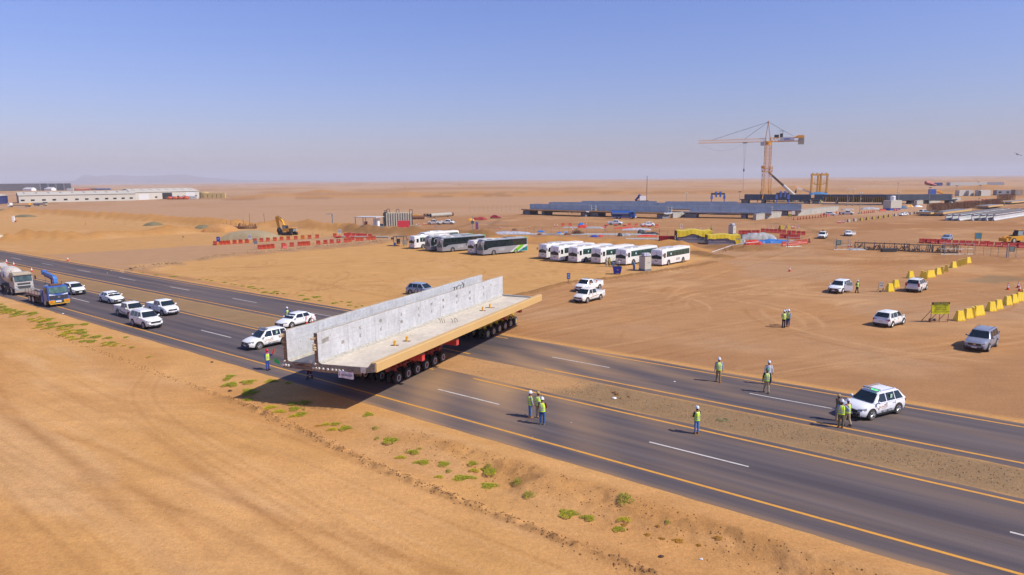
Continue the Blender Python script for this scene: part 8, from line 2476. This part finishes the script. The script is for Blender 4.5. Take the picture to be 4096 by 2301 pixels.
for bi in(7,8):
 pts=BERMS[bi][0]
 for k in range(500):
  i=rg.randrange(len(pts)-1);f_=rg.random();x=pts[i][0]*(1-f_)+pts[i+1][0]*f_+rg.gauss(0,1.1);y=pts[i][1]*(1-f_)+pts[i+1][1]*f_+rg.gauss(0,1.1);clod(x,y,rg.uniform(.06,.26),1)
o=mb.build('loose_gravel',[mat('clod_brown',C(150,108,66),rough=1,var=.3),mat('clod_tan',C(196,156,112),rough=1,var=.25),mat('clod_grey',C(150,134,108),rough=1,var=.3)]);tag(o,kind='stuff')
#  people
def remesh(o,vox,smooth=True):
 md=o.modifiers.new('r','REMESH');md.mode='VOXEL';md.voxel_size=vox;md.use_smooth_shade=True
 dg=bpy.context.evaluated_depsgraph_get()
 me=bpy.data.meshes.new_from_object(o.evaluated_get(dg))
 o.modifiers.clear();old=o.data;me.materials.clear()
 for m_ in old.materials:me.materials.append(m_)
 o.data=me;bpy.data.meshes.remove(old)
def clothm(name,c):return mat('cloth_'+name,c,rough=.85,var=.12,scale=7)
CL=dict(blue=C(60,92,190),vest=C(206,240,20),sky=C(170,190,232),khaki=C(184,154,108),tan=C(202,182,150),jeans=C(110,150,205),jeans2=C(36,100,170),navy=C(30,34,62),white=C(226,228,240),grey=C(190,192,196),black=C(38,36,40),red=C(178,26,34),dred=C(120,24,30),olive=C(132,124,92),cream=C(214,202,178),yel=C(190,172,96),lblue=C(96,150,206),green=C(60,84,66))
SKIN=mat('skin_brown',C(150,96,66),rough=.6,var=.08);SKIN2=mat('skin_tan',C(196,138,104),rough=.6,var=.08)
DN=(0,.10,-1)
def person(px,py,label,face,shirt='sky',legs='khaki',vest=True,helmet=(236,236,240),boots=(190,130,70),h=1.80,arms=(DN,DN,DN,DN),step=0.0,skin=None,cap=False,sleeve=1.0,lean=0.0,robe=False,squat=False,loc=None,vestc='vest',mask=None,group=None,scarf=None,rad_face=None):
 """arms: upper/lower direction for the left then the right arm, as (forward, outward, up)"""
 q=GR(px,py)if loc is None else Vector(loc)
 t=thing('person',label,'person',tuple(q),R(face),group)
 s=h/1.84;sk=skin or SKIN
 far=q.length>105
 V=Vector
 def tilt(p_):
  p_=V(p_);d=p_-V((0,0,.95));a=lean
  if p_.z<.95:return p_
  return V((d.x*math.cos(a)+d.z*math.sin(a),d.y,.95+d.z*math.cos(a)-d.x*math.sin(a)))
 hipz=.92
 drop=.52 if squat else 0
 legsJ=[]
 for i,sd in enumerate((1,-1)):
  st=step*(1 if i==0 else-1)
  hip=V((0,sd*.095,hipz))
  if squat:kn=V((.34,sd*.17,.95));an=V((.05,sd*.14,.60))
  else:kn=V((st*.5+abs(st)*.15,sd*.105,.50));an=V((st-(.06 if st<0 else 0),sd*.11,.09+(.05 if st<-.1 else 0)))
  legsJ.append((hip,kn,an))
 armsJ=[]
 for i,sd in enumerate((1,-1)):
  sh=tilt((0,sd*.195,1.43));u=V(arms[i*2]).normalized();f=V(arms[i*2+1]).normalized()
  u=V((u.x,u.y*sd,u.z));f=V((f.x,f.y*sd,f.z))
  el=sh+u*.29;wr=el+f*.26
  armsJ.append((sh,el,wr,f,sd))
 hd=tilt((.02,0,1.66))
 def sc(mb):
  mb.v=[(x*s,y*s,(z-drop)*s)for x,y,z in mb.v];return mb
 b=MB()
 b.ell(hd,(.098,.078,.122),14,9);b.ell(hd+V((.02,0,-.05)),(.075,.062,.075),12,7);b.ell(hd+V((.104,0,-.01)),(.02,.014,.028),6,4)
 for sd in(1,-1):b.ell(hd+V((-.01,sd*.08,-.005)),(.02,.014,.032),6,4)
 b.cyl(tilt((0,0,1.42)),hd+V((-.01,0,-.06)),.06,.055,n=10)
 b.cyl(tilt((0,0,.96)),tilt((0,0,1.2)),.13,.12,n=12);b.cyl(tilt((0,0,1.2)),tilt((0,0,1.42)),.125,.13,n=12);b.cyl(tilt((0,.17,1.42)),tilt((0,-.17,1.42)),.065,n=10);b.ell(V((0,0,.93)),(.115,.15,.11),12,7)
 for hip,kn,an in legsJ:b.cyl(hip,kn,.082,.058,n=10);b.ell(kn,(.058,)*3,8,6);b.cyl(kn,an,.055,.04,n=10);b.ell(an+V((.06,0,-.045)),(.12,.04,.04),8,5)
 for sh,el,wr,f,sd in armsJ:
  b.ell(sh,(.06,)*3,8,6);b.cyl(sh,el,.05,.04,n=9);b.ell(el,(.041,)*3,8,6);b.cyl(el,wr,.038,.027,n=9)
  sidev=f.cross(V((1,0,.2))).normalized()if abs(f.x)<.8 else f.cross(V((0,0,1))).normalized()
  pal=sidev.cross(f).normalized()
  pc=wr+f*.05;b.ell(pc,(.030,.030,.045),8,5);b.cyl(wr,wr+f*.085,.027,.034,n=8)
  for k,(ln,o_)in enumerate(((.062,-.030),(.074,-.010),(.070,.011),(.056,.031))):
   r0=wr+f*.085+pal*o_;r1=r0+f*ln*.55+sidev*.004;b.cyl(r0,r1,.0105,n=5);b.cyl(r1,r1+f*ln*.4+sidev*.018,.0100,n=5)
  r0=wr+f*.03-pal*.026;b.cyl(r0,r0+f*.045-pal*.028,.0125,n=5);b.cyl(r0+f*.045-pal*.028,r0+f*.075-pal*.030,.011,n=5)
 body=sc(b).build('body',sk,t);remesh(body,.030 if far else .017)
 hr=sc(MB().ell(hd+V((-.022,0,.018)),(.095,.083,.118),12,7)).build('hair',mat('dark_hair',(.012,.01,.008),rough=.8),t,smooth=60)
 fm=MB()
 for sd in(1,-1):fm.ell(hd+V((.088,sd*.032,.012)),(.012,.014,.008),6,4)
 fm.box(tuple(hd+V((.094,0,-.058))),(.012,.045,.010));sc(fm).build('face_features',INKB,t)
 lm=clothm(legs,CL[legs])
 if not robe:
  m_=MB();m_.ell(V((0,0,.95)),(.13,.168,.13),12,7)
  for hip,kn,an in legsJ:m_.cyl(hip,kn,.098,.076,n=10);m_.ell(kn,(.076,)*3,8,6);m_.cyl(kn,an+V((0,0,.02)),.075,.062,n=10)
  o=sc(m_).build('trousers',lm,t);remesh(o,.036 if far else .022)
 else:
  m_=MB()
  for hip,kn,an in legsJ:m_.cyl(hip,kn,.10,.085,n=10);m_.ell(kn,(.08,)*3,8,6);m_.cyl(kn,an,.085,.085,n=10)
  o=sc(m_).build('trousers',lm,t);remesh(o,.036)
 m_=MB()
 def tor(z,ax,ay,n=14):return[tuple(tilt((ax*math.cos(a),ay*math.sin(a),z)))for a in np.linspace(0,2*math.pi,n,endpoint=False)]
 low=.50 if robe and not squat else .88
 lv=[(low,.17 if robe else .135,.21 if robe else .178),(.95,.138,.178),(1.1,.135,.17),(1.3,.142,.19),(1.42,.12,.185),(1.48,.075,.10)]
 m_.loft([tor(*l_)for l_ in lv])
 for sh,el,wr,f,sd in armsJ:
  m_.ell(sh,(.072,)*3,8,6);m_.cyl(sh,el,.066,.056,n=9)
  if sleeve>.6:m_.ell(el,(.056,)*3,8,6);m_.cyl(el,el.lerp(wr,.93),.054,.043,n=9)
 o=sc(m_).build('robe' if robe else 'shirt',clothm(shirt,CL[shirt]),t);remesh(o,.036 if far else .022)
 if vest:
  e=.022
  m_=MB();m_.loft([tor(z,a+e,b_+e,18)for z,a,b_ in((.90,.138,.18),(1.1,.137,.172),(1.3,.144,.176),(1.42,.115,.150),(1.47,.08,.105))])
  vm={'vest':mat('hi_vis_yellow',(.62,.86,.02),rough=.6,var=.05,emit=None),'red':clothm('red',CL['red'])}[vestc]
  v=sc(m_).build('vest',vm,t,smooth=60)
  SR=mat('reflective_silver',C(206,210,214),rough=.4)
  m_=MB()
  for z in(1.0,1.14):m_.loft([tor(zz,.139+e+.006,.176+e+.006,18)for zz in(z,z+.045)],caps=False)
  for sd in(1,-1):
   for fr in(1,-1):
    m_.loft([[tuple(tilt((fr*x,sd*(y+dy),z)))for dy in(-.02,.02)]for z,x,y in((.93,.150,.07),(1.1,.155,.075),(1.3,.162,.08),(1.42,.135,.085),(1.475,.085,.09))],caps=False,closed=False)
  sc(m_).build('reflective_stripe',SR,v)
 for hip,kn,an in legsJ:
  m_=MB();m_.ell(an+V((.055,0,-.045)),(.145,.052,.048),10,6);m_.cyl(an+V((0,0,-.04)),an+V((0,0,.05)),.056,.058,n=9);m_.box(tuple(an+V((.05,0,-.078))),(.27,.09,.02))
  sc(m_).build('boot',mat('boot_%d'%boots[0],C(*boots),rough=.8),t,smooth=60)
 if helmet:
  hm=mat('cap_tan' if cap else 'helmet_%d_%d'%(helmet[0],helmet[1]),C(*helmet,1.25),rough=.35 if not cap else .9,coat=0 if cap else .4)
  m_=MB();kz=.85 if cap else 1.0
  prof=[(.125,.0),(.122,.05),(.10,.11),(.055,.15),(.01,.16)]
  m_.loft([[tuple(hd+V((r_*1.12*math.cos(a)-.005,r_*.94*math.sin(a),.045+z*kz)))for a in np.linspace(0,2*math.pi,16,endpoint=False)]for r_,z in prof])
  m_.loft([[tuple(hd+V((x,y,z)))for x,y in((.10,-.09),(.20,-.04),(.20,.04),(.10,.09))]for z in(.042,.056)])
  if not cap:m_.loft([[tuple(hd+V((rr*1.14*math.cos(a),rr*.98*math.sin(a),z)))for a in np.linspace(0,2*math.pi,16,endpoint=False)]for rr,z in((.14,.044),(.14,.056))]);m_.box(tuple(hd+V((0,0,.2))),(.16,.03,.02))
  sc(m_).build('cap' if cap else 'helmet',hm,t,smooth=45)
 if mask:sc(MB().ell(hd+V((.065,0,-.05)),(.05,.06,.055),8,6)).build('face_mask',mat('mask_blue',C(130,190,240)),t)
 if scarf:
  sc(MB().ell(hd+V((-.005,0,-.06)),(.115,.10,.10),10,6).cyl(hd+V((0,0,-.2)),hd+V((0,0,-.06)),.13,.10,n=10)).build('head_scarf',mat('scarf_%d'%scarf[0],C(*scarf),rough=.9),t,smooth=60)
 return t
OUT=(0.05,.12,-1)
HAND_HIP=((-.2,.75,-.75),(.55,-.7,-.35))
CROSS=((.25,.1,-1),(.75,-.75,.15))
REST=(OUT,(.15,.05,-1))
B=lambda a,b_:(*a,*b_)
flagman=person(1072,1481,'person in blue overalls, yellow vest and red helmet holding red and green flags',-30,'blue','blue',helmet=(226,30,40),boots=(50,45,45),arms=B(((.6,.2,-.6),(.5,.3,.9)),REST),scarf=(226,70,130),h=1.86)
ff=thing('signal_flags','red flag raised and green flag lowered on one stick held by the flagman','flags',tuple(GR(1072,1481)),R(-30))
sv=Vector((.50,.34,1.42))
MB().tube([(.42,.33,.80),(.55,.38,1.95)],.015,5).build('stick',WOOD,ff)
MB().add([(.50,.36,1.52),(.55,.38,1.95),(.50,.30,1.90),(.42,.16,1.45),(.51,.37,1.52),(.56,.39,1.95),(.51,.31,1.90),(.43,.17,1.45)],[(0,1,2,3),(7,6,5,4),(0,4,5,1),(2,6,7,3)]).build('red_flag',mat('flag_red',C(220,24,30),rough=.8),ff)
MB().add([(.48,.35,1.10),(.44,.33,.66),(.80,.60,.46),(.78,.58,.75),(.49,.36,1.10),(.45,.34,.66),(.81,.61,.46),(.79,.59,.75)],[(0,1,2,3),(7,6,5,4),(0,4,5,1),(2,6,7,3)]).build('green_flag',mat('flag_green',C(30,150,80),rough=.8),ff)
person(1150,1289,'person in white helmet leaning over the far side of the white saloon',-60,'blue','blue',arms=B(((.8,.3,-.2),(.9,.1,-.1)),((.6,.4,-.5),(.9,.1,0))),lean=.25,h=1.84)
person(1239,1517,'person in dark red overalls with striped legs under the girder end',160,'dred','dred',vest=False,helmet=(230,230,235),boots=(60,50,45),step=.12,arms=B(REST,REST))
for z_ in(.30,.34):pass
dr=[o for o in bpy.data.objects if o.get('label','').startswith('person in dark red')][0]
m_=MB()
for sd in(1,-1):m_.cyl((sd*.07,sd*.11,.34),(sd*.07,sd*.11,.40),.088,n=10)
m_.build('reflective_stripe',mat('reflective_silver',C(206,210,214)),dr)
person(2873,1528,'person in pale blue shirt, vest and khaki trousers walking alone on the far road',-98,'sky','khaki',h=2.0,step=.10,arms=B(((.0,.22,-1),(.1,.1,-1)),((.05,.2,-1),(.15,.1,-1))))
person(3072,1538,'person in pale blue shirt without a vest, behind the green helmet',-95,'white','navy',vest=False,h=1.92,step=.12,arms=B(((.1,.25,-1),(.2,.1,-1)),((.0,.25,-1),(.1,.1,-1))))
person(3065,1571,'person in green helmet, vest and light trousers walking towards the camera',-100,'navy','tan',helmet=(30,130,80),boots=(120,105,90),h=1.90,step=.20,arms=B(((.2,.2,-1),(.4,.1,-1)),((-.15,.2,-1),(.1,.1,-1))))
TRIO='three persons standing on the near road'
person(2121,1671,'person with light grey sleeves and jeans, left of the three on the near road',20,'grey','jeans',h=1.88,arms=B(REST,((.15,.15,-1),(.35,.0,-1))),skin=SKIN2,group=TRIO)
person(2153,1672,'person in a tan cap behind the two white helmets on the near road',60,'grey','tan',cap=True,helmet=(180,150,110),boots=(210,170,120),h=1.88,arms=B(REST,CROSS),sleeve=.5,group=TRIO)
person(2169,1699,'person with dark red short sleeves and bright jeans, nearest of the three',78,'dred','jeans2',h=1.88,boots=(130,130,130),sleeve=.5,skin=SKIN2,arms=B(CROSS,((.1,.35,-1),(.2,.15,-1))),group=TRIO)
person(2786,1736,'person in jeans with crossed arms standing alone on the median line',110,'navy','jeans',h=1.84,arms=B(CROSS,CROSS))
person(3362,1712,'person with pale blue sleeves and olive trousers, hand on hip, before the security car',70,'sky','olive',h=1.90,arms=B(REST,HAND_HIP),boots=(190,140,80))
person(3387,1705,'person in red shirt under a vest, half hidden by the one with hand on hip',110,'red','tan',h=1.86,step=.15,arms=B(CROSS,REST),boots=(110,70,50))
person(3350,1683,'person in a tan cap, farthest of the group at the security car',20,'olive','tan',vest=False,cap=True,helmet=(190,155,120),h=1.82,arms=B(CROSS,REST))
person(3427,1172,'person in black trousers and green vest beside the open car door',-60,'green','black',h=1.80,boots=(40,36,34),step=.1,arms=B(((-.1,.6,-.7),(.1,.4,-.8)),((.1,.6,-.8),(.7,.2,.1))))
person(3134,1311,'person in yellow vest and navy trousers seen from behind on the sand',95,'grey','navy',h=1.92,boots=(50,40,36),arms=B(CROSS,CROSS))
person(3152,1307,'person in blue jeans wearing a pale face mask, right of the vest seen from behind',-150,'sky','jeans2',h=1.90,mask=True,arms=B(REST,CROSS))
person(3142,1301,'person mostly hidden between the two on the sand',-90,'grey','navy',h=1.74,arms=B(REST,REST))
BM='people in long robes by the buses'
person(2426,1068,'person in a cream robe holding a bundle, left of the yellow robe',-90,'cream','cream',vest=False,helmet=None,robe=True,h=1.84,group=BM,arms=B(CROSS,REST))
person(2437,1066,'person in a dull yellow robe beside the cream robe',-80,'yel','yel',vest=False,helmet=None,robe=True,h=1.78,group=BM,arms=B(REST,REST))
person(2451,1067,'person in blue squatting on the sand',-90,'lblue','lblue',vest=False,helmet=None,robe=True,squat=True,h=1.75,group=BM,arms=B(((.8,.1,-.5),(.8,-.4,0)),((.8,.1,-.5),(.8,-.4,0))),lean=.3)
person(2474,1074,'person in grey and white standing behind the blue bin',-80,'grey','black',vest=False,helmet=None,h=1.70,group=BM,arms=B(CROSS,REST))
person(2536,1083,'person in light blue long shirt left of the white cabinet',-95,'lblue','lblue',vest=False,helmet=None,robe=True,h=1.80,group=BM,arms=B(((.2,.1,1),(.1,-.6,.5)),REST))
person(2846,926,'person in blue helmet and vest walking behind the yellow tarpaulin',90,'navy','navy',helmet=(60,90,210),h=1.75,boots=(40,36,34),arms=B(((.1,.3,-1),)*2,((.1,.3,-1),)*2))
q=P(2247,838,2.3);person(0,0,'person with blue helmet standing on the long beige edged girder',-90,'vest','navy',vest=False,helmet=(60,140,220),loc=(q[0],q[1]+.7,2.3),h=1.8)
q=P(3282,815,4.6);person(0,0,'person in a bright vest on top of the grey girder end',-90,'navy','navy',helmet=(200,230,80),loc=(q[0],q[1],4.6),h=1.8)
person(3290,945,'person whose head shows over the pickup left of the wire gate',-90,'navy','navy',helmet=(60,80,60),vest=False,h=1.85)
for px,py,lb in((2772,819,'far worker in a yellow vest behind the girders, left'),(2786,820,'far worker in a yellow vest behind the girders, right'),(4016,822,'worker in a bright vest among the precast beams')):
 person(px,py,lb,-90,'navy','navy',h=1.9)
q=AT(4070,618,62)
t=thing('bird','dark bird gliding in the sky at the right edge','bird',tuple(q),.3)
m_=MB();m_.loft([[(x,r_*math.cos(a)*.8,r_*math.sin(a))for a in np.linspace(0,2*math.pi,8,endpoint=False)]for x,r_ in((-.16,.01),(-.06,.04),(.08,.05),(.15,.03),(.19,.006))]);m_.build('body',mat('bird_dark',(.02,.018,.03),rough=.7),t,smooth=60)
t.rotation_euler=(R(24),0,R(80))
for s in(-1,1):MB().loft([[(.10-k[0],s*k[1],k[2]),(.10-k[0]+.004,s*k[1],k[2]+.012),(-.02-k[0]*1.2,s*k[1],k[2])]for k in((0,.03,.02),(-.02,.14,.05),(.03,.27,.03),(.12,.36,.0))]).build('wing',mat('bird_dark',(.02,.018,.03)),t)
#  far hills and the air
def hills():
 prof=[(-400,0),(60,6),(200,10),(330,12),(360,30),(480,34),(560,27),(640,30),(760,33),(850,20),(980,10),(1150,7),(1300,5),(1500,0)]
 mb=MB()
 d0=13500.0
 rows=[]
 xs=np.linspace(-900,1600,150)
 for k,(dd,f)in enumerate(((0,0),(250,.45),(600,.8),(1000,1.0),(1700,.7),(2600,0))):
  ring=[]
  for x in xs:
   a=math.atan2(x-2048,FPX)
   hpx=np.interp(x,[p_[0]for p_ in prof],[p_[1]for p_ in prof])
   hh=hpx*d0/FPX*f*(1+.45*float(fbm(np.array([x]),np.array([dd*.2]),46,7,5)[0]))
   r_=d0+dd+240*math.sin(x/70)
   ring.append((r_*math.sin(a),r_*math.cos(a),hh*.95-2))
  rows.append(ring)
 mb.loft(rows,0,caps=False,closed=False)
 o=mb.build('hills',mat('hill_rock',C(150,120,105),rough=1,var=.2,scale=.004),smooth=60)
 tag(o,kind='structure')
hills()
hz_=MB().box((0,9100,92),(36000,19000,236))
hz_o=hz_.build('haze',mat('placeholder',(1,1,1)))
hm=bpy.data.materials.new('haze_air')
hm.use_nodes=True
hm.node_tree.nodes.clear()
pv=hm.node_tree.nodes.new('ShaderNodeVolumePrincipled')
pv.inputs['Color'].default_value=(.97,.94,.99,1)
pv.inputs['Density'].default_value=1.1e-4
pv.inputs['Anisotropy'].default_value=0.0
ho=hm.node_tree.nodes.new('ShaderNodeOutputMaterial')
hm.node_tree.links.new(pv.outputs[0],ho.inputs['Volume'])
hz_o.data.materials.clear()
hz_o.data.materials.append(hm)
tag(hz_o,kind='stuff')
bpy.data.materials.remove(bpy.data.materials['placeholder'])
print('SCENE',len(bpy.data.objects),'objects')
